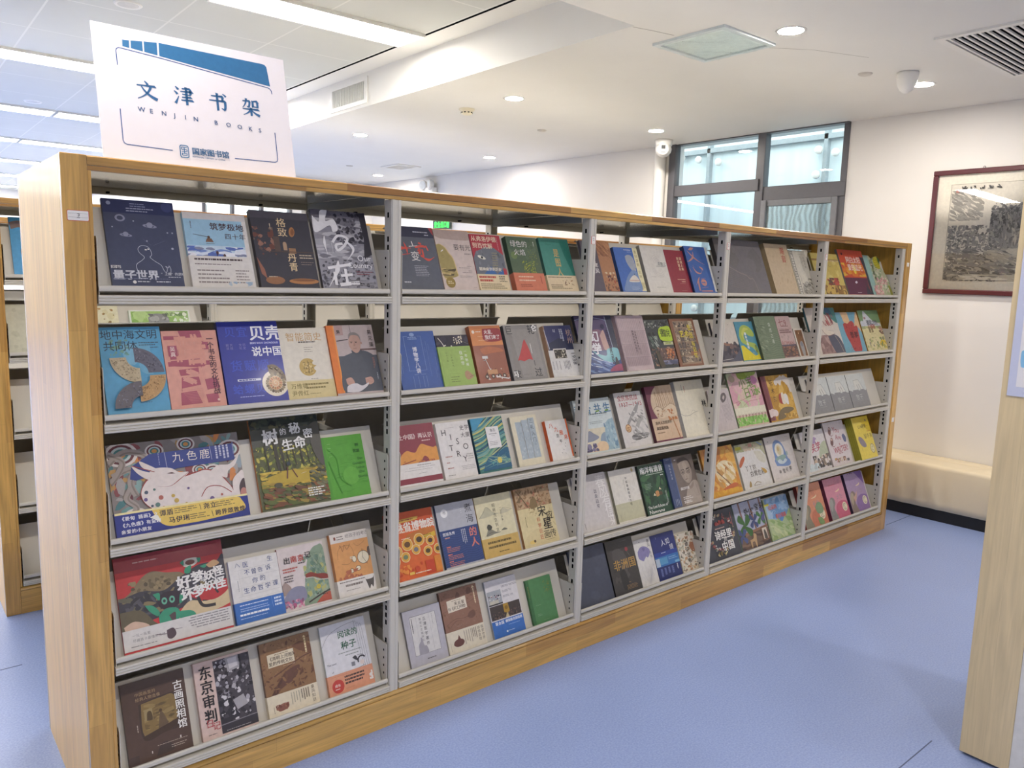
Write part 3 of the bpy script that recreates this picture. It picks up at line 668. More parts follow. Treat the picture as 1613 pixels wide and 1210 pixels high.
# ------------------------------------------------------------------ the books, shelf by shelf
WH = 'E8E4E0'
def a1(a):
    a.R(0, 0, 1, .16, '2B3258'); a.E(.9, .06, .08, .08, '3B4370'); a.E(.09, .05, .03, .03, '8C93AE'); a.B(.38, .04, .66, 2, .028, '8C93AE', 2); a.B(.32, .096, .74, 2, .03, 'A9AEC2', 3)
    for (u, v, r) in ((.22, .22, .07),): a.G(u, v, r*.6, r, 0, 360, '8E90A6', 24, .8)
    for (u, v, k) in ((.62, .30, 1.0), (.27, .42, .85)): a.E(u, v, .1*k, .028*k, '8E90A6', 24, .1); a.E(u, v, .06*k, .022*k, '454B66', 20, .1); a.E(u, v-.012, .045*k, .045*k, '9597AC')
    for (u, v) in ((.4, .25), (.93, .37), (.1, .33), (.86, .37), (.55, .48)): a.E(u, v, .012, .012, 'A5A8BA', 8)
    a.E(.9, .56, .018, .018, 'B5B8C8', 12)
    a.S([(.36, .84), (.36, .76), (.44, .71), (.48, .67), (.42, .62), (.41, .57), (.47, .535), (.55, .55), (.585, .60), (.585, .645), (.56, .67), (.62, .715), (.70, .76), (.73, .82), (.76, .845), (.78, .80), (.76, .77), (.80, .79), (.81, .765), (.83, .80), (.82, .86)], .007, 'C9CCD8')
    a.R(.50, .575, .53, .590, WH); a.R(.54, .568, .565, .583, WH)
    a.L([(.5, .46), (.6, .53)], .003, '6E7390'); a.L([(.8, .47), (.63, .53)], .003, '6E7390')
    a.R(.01, .775, .14, .806, WH); a.T('图解', .015, .777, .06, '3A4058', bold=.015)
    a.T('量子世界', .02, .825, .16, 'D2D3DA', bold=.03, sp=.98); a.T('“上瘾”的游戏', .68, .845, .05, 'D2D3DA', bold=.01, sp=.98); a.B(.78, .895, .97, 1, .03, 'B9BCC8', 4)
    a.B(.02, .92, .98, 1, .022, '6E7390', 5); a.E(.30, .962, .025, .025, WH); a.B(.34, .95, .56, 1, .035, 'D0D2DA', 6); a.B(.6, .95, .82, 1, .035, 'D0D2DA', 7)
def a2(a):
    a.R(0, 0, 1, .09, 'D9D3D0'); a.R(0, .09, .93, .62, '9FC6DC'); a.R(.93, .09, 1, 1, 'E3DDD6'); a.R(0, .45, .93, .62, 'C9DBE8')
    a.X(0, .46, .93, .62, 46, ['E6EAF2', 'F0F0F4', '5B72B8', '7B94CC', '8A8FA8', 'DDE6F2'], .03, .10, 3, 2.2, 0)
    a.T('筑梦极地', .40, .13, .135, '4A2B33', bold=.012, sp=1.03); a.T('四十年', .62, .27, .11, '4A2B33', bold=.004)
    a.VB(.10, .12, .26, 1, .03, '5A4650', 2); a.L([(.12, .30), (.36, .33)], .008, '5A4A50'); a.E(.36, .335, .022, .026, '5E4438'); a.P([(.33, .35), (.40, .35), (.43, .40), (.30, .40)], '7A5A48'); a.L([(.31, .42), (.44, .42)], .006, '5A4A50')
    for (u, v) in ((.46, .545), (.57, .585)): a.E(u, v, .022, .035, '5A3B3A', 10); a.L([(u, v), (u-.01, v+.05)], .015, '43324A')
    a.R(0, .62, .93, .635, 'D8DEE8')
def b2(a): a.B(.08, .08, .9, 1, .12, '4B3A3C', 3, .5); a.B(.08, .26, .7, 1, .08, '7A6A6A', 4); a.B(.10, .46, .62, 4, .13, '8C807C', 5); a.B(.70, .46, .94, 5, .10, '8C807C', 8); a.X(.55, .85, 1, 1, 10, ['9FB4C8', 'B8C4D0'], .02, .05, 4)
def a3(a):
    a.R(0, 0, 1, .1, '4A4650'); a.X(0, .22, .35, .62, 26, ['5E4A44', '8C5A48', '6E4238', '9A6E5C', '7A6458'], .02, .07, 5)
    a.E(.67, .27, .05, .09, 'B07848', 20, .2); a.E(.68, .27, .03, .06, '8A5634', 16, .2); a.R(.33, .34, .43, .53, '5C4A42'); a.P([(.48, .43), (.545, .43), (.545, .52), (.48, .52)], 'B8987A'); a.P([(.57, .49), (.69, .49), (.69, .56), (.57, .56)], '9A7454'); a.E(.512, .43, .03, .03, 'B8987A')
    a.R(.10, .535, 1, .545, '5A463C'); a.P([(.0, .62), (.1, .78), (.12, .9), (.04, .84)], '9A6450'); a.E(.25, .92, .16, .07, '9A6A48'); a.E(.74, .93, .26, .05, 'B67C4A'); a.E(.74, .915, .2, .022, '8C5A36')
    a.T('格致', .42, .09, .17, 'E8CFA4', vert=True, sp=1.0); a.T('丹青', .52, .56, .16, 'E8CFA4', vert=True, sp=1.02, bold=.01); a.VB(.30, .17, .27, 1, .03, 'C9B8A0', 2, .5); a.B(.73, .575, .97, 2, .035, 'C9B8A0', 3, .4); a.B(.74, .67, .98, 2, .03, '8A7A70', 4)
    a.B(.15, .87, .33, 1, .03, 'C9B8A0', 6)
def a4(a):
    a.R(0, 0, 1, .22, '6E6A74'); a.X(0, .1, 1, .65, 90, ['8F8D96', 'A9A7AE', '77757E', 'BDBBC0'], .04, .12, 7, 2.5, 0); a.X(.38, .0, 1, .42, 110, ['3A3742', '2C2A34', '55525C', '6A6770'], .02, .05, 8); a.P([(.88, .02), (1, .0), (1, .56), (.84, .62), (.9, .36)], '34313C'); a.X(0, .64, 1, 1, 120, ['55535C', '6C6A72', '7E7C84', '45434C'], .015, .04, 9)
    a.E(.15, .05, .22, .08, '5E5A66'); w = 'ECEAEC'
    a.PS([(.02, .08), (.12, .16), (.17, .02), (.30, .0), (.24, .14), (.40, .12), (.44, .25), (.34, .28), (.30, .20), (.02, .30)], w)
    a.S([(.17, .34), (.155, .45), (.175, .58)], .05, w, True); a.S([(.30, .42), (.42, .33), (.58, .36), (.5, .46), (.37, .52), (.36, .45), (.48, .43)], .045, w); a.S([(.52, .38), (.66, .50), (.52, .64)], .06, w, True); a.S([(.28, .40), (.28, .56)], .03, w, True)
    a.S([(.34, .66), (.28, .80), (.10, .99)], .085, w, True); a.S([(.13, .755), (.32, .73), (.56, .70)], .05, w); a.S([(.24, .80), (.235, .97)], .05, w); a.S([(.44, .76), (.435, .95)], .05, w); a.S([(.34, .85), (.56, .83)], .045, w); a.S([(.30, .965), (.66, .935)], .06, w)
    a.T('Our', .70, .56, .15, 'F0EEF0', bold=.004); a.T('Country', .50, .66, .135, 'F0EEF0', bold=.004); a.B(.64, .79, .96, 2, .03, '8C4650', 4); a.B(.5, .9, .95, 3, .03, '8A888E', 6)
def a5(a):
    a.X(.35, .2, .8, .8, 8, ['7FB8D2', '6FAECB'], .15, .3, 4); a.X(.15, .15, .45, .34, 30, ['6FA8A0', '78A894', '6E9C98'], .02, .05, 5)
    a.T('地中海文明', .02, .035, .185, '2E3A48', sp=1.0); a.T('共同体', .05, .17, .185, '2E3A48', sp=1.0); a.B(.62, .19, .97, 2, .028, '4A6070', 4); a.B(.8, .25, .97, 1, .026, '4A6070', 5)
    def sec(u, v, q, cols, base, seed):
        a.G(u, v, .20, .46, q, q+90, base, 16); r = random.Random(seed)
        for i in range(70):
            an = math.radians(q+4+82*r.random()); rr = .22+.22*r.random(); a.E(u+rr*math.cos(an), v+rr*math.sin(an)*a.asp, .014, .007, r.choice(cols), 6, r.random()*3)
    sec(.52, .56, 270, ['8E8C98', '6A6876', '54525E'], '6B6A78', 1); sec(.58, .37, 90, ['9A8C74', 'D9CBA8', '8A7860'], 'C4B392', 2)
    sec(.52, .60, 0, ['8E6E48', 'D6AE78', '9A7850'], 'C29A66', 3); sec(.56, .97, 180, ['8E8C98', '6A6876', '504E5A'], '6A6468', 4)
    a.B(.5, .92, .75, 1, .02, '3E6076', 6)
def a6(a):
    d = 'B05A6C'
    a.P([(.30, .0), (.70, .0), (.74, .16), (.82, .16), (.82, .26), (.70, .26), (.66, .1), (.34, .1)], d); a.R(.03, .07, .30, .12, d); a.R(.10, .22, .26, .38, d); a.R(.05, .41, .80, .47, d); a.P([(.10, .40), (.62, .38), (.74, .46), (.66, .50), (.15, .47)], d)
    a.T('暗', .20, .06, .62, 'E2A08E', bold=.05, sx=.9); a.P([(.22, .52), (.58, .50), (.6, .58), (.24, .60)], d); a.P([(.25, .62), (.56, .62), (.58, .74), (.22, .80)], d); a.T('斗', .22, .50, .62, 'E0A091', bold=.05, sx=1.0)
    a.P([(.20, .82), (.48, .80), (.56, .97), (.18, .98)], d); a.P([(.64, .86), (.86, .85), (.88, .97), (.66, .97)], d); a.P([(.66, .66), (.88, .64), (.92, .78), (.68, .80)], d)
    for i in range(9): a.L([(.2+.02*i, .79+.02*i), (.6, .78+.022*i)], .006, 'D08A86')
    a.R(.08, .2, .24, .34, d); a.T('吴真', .11, .21, .10, 'F0D6CE', vert=True, bold=.02); a.T('一个书生的文化抗战', .79, .08, .13, '4C2D44', vert=True, sp=.98, bold=.012); a.E(.86, .94, .025, .025, 'E8C4B8')
def a7(a):
    f = '3A52C4'
    a.T('贝壳', .50, .055, .27, 'F2F2F6', bold=.025, sp=1.02); a.R(.49, .268, .99, .292, '2A3CB0'); a.T('BEIKE SHUO ZHONGGUO', .495, .262, .044, 'E6E8F6', sx=.92, bold=.01); a.T('说中国', .50, .325, .175, 'F2F2F6', bold=.02, sp=1.0)
    for tx, u, v, z in (('贝宜', .1, .07, .18), ('货赋顺', .12, .49, .2), ('蛤螺贝', .1, .79, .17)): a.T(tx, u, v, z, f, bold=.012, sp=1.1)
    a.T('天晴\n解读', .16, .28, .05, '8C8AC8', vert=True); a.T('历史\n文化', .37, .28, .05, '8C8AC8', vert=True); a.R(.20, .725, .58, .752, 'E6E8F6'); a.B(.22, .732, .52, 1, .03, '2A3590', 3, .45); a.B(.2, .94, .62, 1, .022, 'B9C0F0', 4)
    u, v = .81, .80
    a.E(u, v, .22, .22, 'EFE3CC', 36); a.PS([(.72, .57), (.84, .565), (.97, .66), (1.0, .78), (.84, .7), (.74, .68)], '6E5A40')
    for i in range(22):
        an = math.radians(-100+i*16.5); r = .155-.001*i; x, y = u+r*math.cos(an), v+r*math.sin(an)*a.asp; a.E(x, y, .036-.0006*i, .022, ['8A7658', '5E4A38', '9C8A6A'][i % 3], 10, an)
    a.E(u, v, .115, .115, 'D8A878', 28)
    for i in range(14):
        an = math.radians(i*25.7); r = .085; a.E(u+r*math.cos(an), v+r*math.sin(an)*a.asp, .024, .014, ['B8683C', 'A8804C', '8C5A34'][i % 3], 8, an)
    a.S([(u+.012*i*math.cos(.7*i)*.45, v+.012*i*math.sin(.7*i)*.45*a.asp) for i in range(14)], .01, 'EAD6B8')
    for k, (uu, vv) in enumerate(((.78, .6), (.87, .62), (.94, .68))): a.E(uu, vv, .035, .022, '3E3228', 10, .6); a.E(uu, vv, .018, .01, 'A08A60', 8)
def a8(a):
    a.T('智能简史', .14, .07, .185, 'C9A26C', bold=.006, sp=1.02); a.B(.38, .20, .77, 1, .035, '4A4038', 3, .5); a.B(.48, .285, .68, 3, .03, '9A9080', 4, .3)
    a.E(.50, .575, .18, .18, 'C4A55C', 30); a.X(.40, .5, .60, .66, 40, ['8A7038', 'E0C888', '9C8248'], .015, .035, 5); a.L([(.505, .48), (.51, .67)], .012, '7A6430'); a.E(.72, .60, .1, .06, 'E4DCCB'); a.E(.68, .52, .08, .05, 'E4DCCB'); a.B(.52, .745, .68, 1, .02, '9A9080', 3)
def b8(a): a.T('万维钢\n尹传红', .08, .17, .11, '8A7A48', bold=.012, ls=1.3); a.L([(.33, .15), (.34, .8)], .005, 'B0A478'); a.B(.38, .2, .9, 1, .13, '8A7A48', 3, .8); a.B(.38, .42, .92, 1, .13, '8A7A48', 6, .8); a.B(.45, .82, .7, 1, .08, '8A7A48', 7)
def a9(a):
    a.R(0, 0, .16, 1, 'E8823C'); a.R(.13, 0, .16, 1, 'F09A50'); a.R(.16, .44, 1, 1, '5C6068'); a.R(.16, 0, 1, .46, 'C2B2AE'); a.R(.17, 0, .34, .15, 'B79892'); a.T('集', .20, .07, .08, '3A3432', bold=.02); a.L([(.17, .235), (.42, .215)], .02, '4E4244'); a.L([(.50, 0), (.5, .14)], .008, '4A4442')
    a.R(.60, .36, 1, .385, '6E5450'); a.PS([(.16, .49), (.36, .44), (.5, .41), (.72, .39), (.92, .47), (.99, .62), (1, 1), (.2, 1), (.16, .7)], '565A62'); a.PS([(.45, .38), (.66, .38), (.68, .43), (.56, .45), (.47, .43)], '50545C')
    a.PS([(.44, .2), (.42, .30), (.46, .37), (.54, .42), (.62, .40), (.67, .32), (.68, .22), (.62, .14), (.50, .14)], 'C29C8C'); a.PS([(.43, .22), (.46, .13), (.58, .11), (.68, .16), (.69, .26), (.65, .17), (.5, .155)], '8E8682'); a.E(.695, .275, .018, .025, 'B48C7C')
    for u in (.48, .58): a.E(u, .265, .022, .008, '4A3A38', 10); a.L([(u-.03, .25), (u+.03, .248)], .008, '6A5A54')
    a.P([(.53, .27), (.55, .27), (.56, .32), (.515, .32)], 'B08878'); a.L([(.50, .355), (.58, .352)], .008, '8E5E54')
    a.T('吴文\n集藻', .86, .08, .095, '3E3234', vert=True, sp=1.2) if False else a.T('吴元藻', .86, .08, .10, '3E3234', vert=True, sp=1.3, bold=.01)
    a.PS([(.22, .80), (.34, .78), (.40, .86), (.34, .90), (.24, .88)], 'C49A8A'); a.PS([(.64, .80), (.78, .79), (.82, .86), (.74, .90), (.65, .88)], 'C49A8A'); a.PS([(.2, .99), (.24, .90), (.42, .87), (.55, .91), (.70, .87), (.64, .93), (.44, 1)], 'D8D2D4')
    for i in range(3): a.L([(.66+.01*i, .83+.02*i), (.8, .81+.025*i)], .004, '9A7466')
    a.VB(.88, .5, .68, 2, .025, 'B87A6A', 3); a.VB(.92, .73, .84, 1, .03, 'D0D2D8', 4)
def a10(a):
    a.X(0, 0, 1, .86, 150, ['6F9A98', '8FB0AC', '8C4A4E', 'C49A5A', '4C7F82', 'B0A8A4', '6E3A44', 'D88A4C', '9AA8AE'], .02, .06, 11, 1.6)
    for (u, v, r) in ((.10, .12, .12), (.34, .12, .07), (.58, .08, .07), (.92, .20, .10), (.76, .45, .08), (.66, .40, .06), (.15, .85, .1)):
        for q, c in ((1, 'E2DAD4'), (.8, '6A3038'), (.62, 'C8D4D0'), (.45, '4A8484'), (.28, 'D89A54')): a.E(u, v, r*q, r*q*.8, c, 18)
    for p in ([(0, .22), (.12, .10), (.26, .16), (.30, .34)], [(.02, .36), (.16, .30), (.14, .50), (.10, .62), (.16, .74), (.06, .90)], [(.2, .28), (.14, .44), (.17, .6)], [(0, .10), (.1, .2), (.06, .34), (0, .44)]): a.S(p, .045, 'A89C94'); a.S([(u+.01, v+.01) for u, v in p], .012, '8C8078')
    a.P([(.14, .41), (.16, .27), (.30, .15), (.94, .135), (.95, .335), (.5, .35), (.18, .43)], '34448C')
    for t, u in (('九', .46), ('色', .57), ('鹿', .67)): a.T(t, u, .165, .085, 'E8E0D8')
    a.VB(.36, .15, .30, 1, .02, '8C94C0', 3); a.L([(.41, .15), (.415, .33)], .004, 'B8BCD8'); a.L([(.76, .13), (.765, .30)], .004, 'B8BCD8'); a.VB(.80, .14, .31, 4, .03, 'C8CAE0', 4, .5); a.VB(.94, .12, .3, 1, .03, '8088B8', 5)
    w = 'E9DDD6'; o = 'A0403C'
    a.PS([(.30, .82), (.22, .70), (.20, .58), (.24, .46), (.30, .40), (.42, .36), (.50, .44), (.62, .42), (.70, .40), (.80, .46), (.86, .58), (.90, .70), (.90, .86), (.40, .90)], o)
    a.PS([(.31, .82), (.225, .70), (.205, .58), (.245, .47), (.30, .42), (.42, .38), (.50, .46), (.62, .435), (.70, .415), (.79, .47), (.85, .58), (.895, .70), (.895, .88), (.40, .90)], w)
    a.PS([(.72, .46), (.80, .38), (.90, .38), (.98, .28), (.94, .40), (.88, .46), (.86, .54), (.80, .5)], w)
    a.PS([(.28, .36), (.34, .32), (.44, .34), (.50, .40), (.57, .41), (.52, .47), (.42, .54), (.33, .52), (.29, .46)], w); a.S([(.57, .41), (.50, .48), (.42, .545), (.33, .53)], .006, o, True)
    a.PS([(.30, .37), (.22, .32), (.16, .26), (.20, .36), (.27, .44)], w); a.PS([(.34, .33), (.28, .27), (.22, .22), (.24, .30), (.31, .36)], w); a.S([(.16, .26), (.24, .31), (.32, .36)], .006, o); a.S([(.41, .395), (.45, .40), (.47, .41)], .012, '5A3A3A', True)
    a.S([(.64, .72), (.70, .62), (.80, .63), (.88, .72)], .006, o); a.PS([(.90, .84), (.90, .60), (.96, .50), (1, .50), (1, .84)], w); a.PS([(.95, .84), (.95, .66), (1, .58), (1, .84)], '4A3A40'); a.E(.98, .76, .03, .05, 'C08478')
    for i, (u, v) in enumerate(((.30, .56), (.23, .66), (.34, .66), (.27, .74), (.43, .66), (.31, .735), (.55, .60), (.35, .78), (.40, .79), (.52, .77), (.62, .79), (.72, .76), (.80, .73), (.24, .58), (.45, .72))): a.E(u, v, .010+.004*(i % 3), .010+.004*(i % 3), ['5E7E78', '6E5A8C', 'B86A5C', '4A5868', 'C8A850'][i % 5], 10)
def b10(a):
    a.R(0, 0, 1, 1, '2E3A8C'); a.R(0, 0, 1, .10, 'F2E4A8'); y = 'EBCB68'
    a.PS([(.26, .09), (.62, .09), (.9, .09), (.95, .3), (.97, .7), (.90, .86), (.60, 1), (.40, 1), (.32, .8), (.28, .4)], y)
    a.T('《姜甸 插画》之\n《九色鹿》有童趣\n亲爱的小朋友\n探寻敦煌之光', .03, .2, .034, 'F0F0F4', bold=.02, ls=1.45); a.PS([(.24, .42), (.29, .34), (.31, .6), (.29, .62)], 'F0EEE6')
    a.T('谭盾', .31, .16, .05, '4A4048', bold=.02); a.B(.42, .18, .6, 3, .10, '8A7850', 3, .4); a.L([(.615, .18), (.62, .44)], .004, '4A4048'); a.T('尧立', .64, .15, .05, '4A4048', bold=.02); a.B(.74, .18, .90, 3, .10, '8A7850', 4, .4)
    a.T('马伊琍', .37, .56, .05, '4A4048', bold=.02); a.B(.53, .58, .68, 3, .10, '8A7850', 5, .4); a.L([(.70, .58), (.705, .86)], .004, '4A4048'); a.T('跨界颂敦煌', .725, .58, .046, '4A4048', bold=.02)
def a11(a):
    a.R(0, 0, 1, .36, '3E443A'); a.X(0, 0, 1, .2, 80, ['2A2E2A', '4A5240', '5E5C40', '3A3E38'], .02, .06, 21); a.R(0, .12, 1, .34, '50524A'); a.X(0, .3, 1, .62, 220, ['8A8F3A', 'B5AE48', '5E6A30', 'C8BC58', '6E7A3A', '4A5228'], .015, .05, 22, .5)
    for (u, v0, v1, w) in ((.30, .2, .62, .05), (.38, .2, .60, .04), (.55, .3, .56, .02), (.66, .3, .56, .025), (.75, .3, .55, .015), (.16, .3, .6, .02), (.46, .32, .56, .015)): a.S([(u, v0), (u+.012, (v0+v1)/2), (u+.03, v1)], w, '3E3A2E')
    a.PS([(.86, .12), (1, .12), (1, .62), (.9, .52), (.84, .34)], '57544C'); a.X(.04, .60, 1, .8, 160, ['C9A83A', 'B8A040', 'D8BC50', '8E8A38', '6E7030', 'A88A38'], .02, .06, 23, 2.5, 0)
    a.PS([(.14, .66), (.45, .61), (.80, .64), (.86, .70), (.60, .76), (.2, .72)], 'C0A43C'); a.X(.04, .78, 1, 1, 160, ['7A4A30', '8C5A34', '5E6A34', '6E4A34', 'A08A40', '4E5A30'], .02, .06, 24, 2, .2); a.X(.74, .58, 1, 1, 60, ['4E5238', '6A6848', '3A3E30', '7C7A58'], .015, .04, 25, 2, .5)
    a.L([(.44, .57), (.41, .70)], .018, '6A3E38'); a.L([(.50, .60), (.56, .70)], .014, '6A3E38'); a.E(.46, .535, .03, .03, '2E3A44'); a.L([(.62, .665), (.70, .655)], .02, 'E6E0D0', True); a.E(.27, .76, .06, .035, '55523E')
    w = 'F0EEEA'; a.T('树', .14, .135, .23, w, bold=.035, rot=-.06); a.T('的', .40, .135, .10, w, bold=.02, rot=-.1); a.T('秘', .54, .08, .17, w, bold=.03, rot=-.05); a.T('密', .74, .16, .15, w, bold=.025, rot=-.02); a.T('生', .40, .265, .17, w, bold=.03, rot=-.1); a.T('命', .58, .245, .18, w, bold=.03, rot=-.05)
    a.B(.68, .84, .94, 4, .026, 'E8E4D8', 4, .55)
def a12(a):
    for i in range(26):
        r = random.Random(i); u, v = r.random(), r.random(); a.S([(u, v), (u+.12, v-.05+.06*r.random()), (u+.25, v-.02), (u+.34, v-.1*r.random())], .010, '4E9A30', True)
    a.S([(.12, .2), (.30, .38), (.32, .7), (.55, .86)], .02, '4A9430'); a.S([(.1, .4), (.2, .7), (.3, .95)], .025, '489030'); a.E(.58, .68, .2, .2, '66B040'); a.R(0, 0, .07, 1, '559E38')
    a.T('树', .80, .15, .085, '2F6A30', bold=.02); a.T('密\n码', .80, .25, .085, '2F6A30', bold=.02) if False else a.T('沉思', .72, .25, .085, '2F6A30', bold=.02)
    for i, t in enumerate(('Das', 'Geheime', 'Leben', 'Der', 'Bäume')): a.T(t, (.80, .66, .74, .80, .74)[i], .38+.075*i, .085, '3E7A3A')
    for i in range(4): a.L([(.12, .12+.07*i), (.2, .12+.07*i)], .01, '8CC870')
def a13(a):
    a.R(0, 0, 1, .16, 'A84048'); a.R(0, .16, 1, .74, 'C83E40'); a.PS([(0, .46), (.10, .40), (.22, .26), (.32, .21), (.44, .25), (.60, .30), (.62, .48), (.3, .56), (0, .6)], '8A7A5E'); a.X(.1, .28, .5, .46, 40, ['5E523E', '9C8A68', '70624A'], .015, .035, 31)
    a.PS([(0, .46), (.2, .40), (.4, .44), (.56, .34), (.75, .24), (.92, .24), (1, .18), (1, .58), (.7, .64), (.3, .72), (0, .74)], '45434C'); a.X(0, .42, .9, .66, 70, ['5C5A62', '6E6A58', '8A7C5C', '3A3840'], .02, .05, 32, 2)
    a.PS([(0, .58), (.18, .60), (.28, .74), (.3, .80), (0, .80)], '6A614C'); a.PS([(.50, .74), (.62, .62), (.78, .66), (.9, .62), (1, .55), (1, .74), (.5, .82)], 'D8C29A'); a.PS([(.6, .54), (.80, .50), (1, .46), (1, .58), (.86, .66), (.7, .62)], 'C03A3E'); a.PS([(.02, .74), (.12, .70), (.24, .78), (.06, .82)], 'D8B8A0'); a.S([(.70, .58), (.74, .70), (.86, .72)], .03, '3A3436'); a.S([(.96, .42), (.88, .52), (.9, .6)], .02, '3A3436')
    a.PS([(.34, .50), (.44, .46), (.54, .50), (.52, .62), (.42, .66), (.34, .60)], '3A2E3A'); a.PS([(.30, .46), (.36, .46), (.35, .54)], '3F9A78'); a.PS([(.54, .52), (.60, .56), (.53, .62)], '3F9A78')
    for u in (.395, .465): a.G(u, .555, .012, .026, 0, 360, '6FB89A', 16, 1.3)
    a.PS([(.22, .56), (.29, .58), (.34, .66), (.32, .70), (.26, .64)], '3F9A78'); a.PS([(.33, .70), (.40, .64), (.50, .66), (.52, .74), (.46, .84), (.36, .86), (.33, .78)], '3F9A78'); a.PS([(.50, .70), (.62, .72), (.66, .78), (.56, .80), (.50, .76)], '3F9A78'); a.PS([(.42, .72), (.48, .70), (.46, .82)], '5A4A4C')
    a.PS([(.60, .19), (.64, .15), (.74, .155), (.75, .20), (.70, .24), (.62, .235)], 'D8D2C4'); a.E(.675, .195, .045, .025, '7A4A44'); a.PS([(.58, .18), (.615, .16), (.61, .22)], '3F9A78'); a.PS([(.74, .16), (.78, .17), (.755, .22)], '3F9A78'); a.PS([(.62, .25), (.68, .23), (.66, .31), (.61, .30)], '3F9A78'); a.PS([(.76, .26), (.84, .25), (.80, .29)], '3F9A78'); a.PS([(.82, .26), (.9, .22), (.95, .27), (.86, .30)], 'C8A078')
    w = 'F2EEEA'
    for t, u, v, z in (('好', .52, .33, .14), ('梦', .66, .31, .125), ('与', .745, .39, .05), ('妖', .78, .33, .10), ('怪', .87, .30, .11), ('坏', .545, .48, .13), ('梦', .665, .465, .12), ('妖', .775, .445, .10), ('怪', .865, .43, .12)): a.T(t, u, v, z, w, bold=.04, rot=-.05)
    a.B(.16, .075, .4, 1, .025, 'D8A8A4', 3, .5)
    a.R(0, .78, 1, 1, 'DCD8D4'); a.B(.52, .80, .97, 5, .028, '8A8688', 5, .35, right=True); a.T('一反一画里\n尽藏孩子最懂的性格', .08, .83, .03, '8A8688', ls=1.5); a.PS([(.38, .87), (.44, .86), (.46, .93), (.42, .97), (.38, .95)], '5A4A52'); a.L([(.28, .89), (.39, .91)], .006, '6A5A60'); a.L([(.44, .88), (.52, .885)], .004, '6A5A60'); a.B(.06, .955, .3, 1, .022, '8A8688', 8)
def a14(a):
    c = '5C6896'; g = 'C4C2BE'
    for v in (.17, .31, .46, .60, .665, .80): a.L([(.10, v), (.97, v-.01)], .004, g)
    a.L([(.17, .17), (.19, .60)], .004, g); a.L([(.50, .19), (.505, .30)], .004, g); a.VB(.13, .33, .58, 1, .03, '9A9AA0', 2)
    for t, u, v, z in (('医', .27, .05, .12), ('生', .78, .03, .12), ('不', .28, .18, .12), ('曾', .42, .18, .12), ('告', .56, .18, .11), ('诉', .72, .17, .12), ('你', .42, .33, .12), ('的', .58, .32, .12), ('生', .22, .47, .125), ('命', .36, .47, .12), ('哲', .51, .465, .12), ('学', .66, .46, .12), ('课', .82, .45, .12)): a.T(t, u, v, z, c)
    a.L([(.12, .12), (.16, .05), (.22, .12)], .008, c); a.B(.22, .69, .9, 2, .06, '9A9AA0', 4, .5)
def b14(a): a.B(.10, .14, .72, 1, .10, 'D0DCF0', 3, .5); a.B(.10, .32, .7, 2, .11, 'A8C0E8', 4, .4); a.B(.08, .60, .8, 1, .14, 'F0F4FA', 5, .7); a.B(.08, .82, .8, 1, .1, 'B8CCEC', 6); a.L([(.75, .05), (.76, .6)], .004, '8CB0E4'); a.B(.80, .12, .96, 3, .17, 'D8E4F6', 7, .6)
def a15(a):
    g = '8FA48C'
    a.PS([(.40, 1), (.48, .66), (.60, .30), (.72, .12), (.86, .06), (1, .14), (1, 1)], g); a.X(.5, .2, 1, .9, 90, ['A8B498', '7C9484', '9CB0A0', '6E8C78', 'B8B878'], .03, .09, 41, .7, 0)
    for i in range(16): r = random.Random(i); a.L([(.6+.4*r.random(), .1+.5*r.random()), (.6+.4*r.random(), .14+.5*r.random())], .02, '5E7E5E', True)
    a.PS([(.52, .50), (.64, .48), (.78, .53), (.9, .54), (1, .58), (1, .64), (.84, .62), (.68, .56), (.54, .56)], '8E4038'); a.L(catmull([(.52, .56), (.66, .57), (.8, .63), (1, .65)]), .015, 'D8D0C8'); a.PS([(.66, 1), (.82, .90), (1, .86), (1, 1)], 'B85A48'); a.S([(.5, .96), (.7, .90), (.9, .85), (1, .83)], .03, '4A4642'); a.E(.76, .74, .05, .05, 'C8B84E'); a.X(.68, .84, .96, .9, 10, ['2E2A2A'], .01, .02, 42)
    a.PS([(.0, .60), (.08, .56), (.18, .66), (.14, .74), (0, .76)], 'A8948C'); a.PS([(0, .82), (.10, .72), (.26, .66), (.46, .70), (.44, .9), (0, .95)], '8E8EA4'); a.X(0, .86, .40, 1, 40, ['C87898', 'B86088', 'E0A0B8', '8A5A78'], .02, .05, 43)
    a.T('出', .10, .16, .145, '3A3438', bold=.02); a.T('南京', .25, .155, .145, 'C05046', bold=.02); a.T('记', .56, .13, .14, '3A3438', bold=.02); a.B(.40, .285, .56, 1, .035, '5A5054', 3, .5); a.B(.06, .34, .40, 2, .045, 'C06A60', 4, .5); a.B(.06, .46, .32, 3, .042, '6A6064', 5, .45)
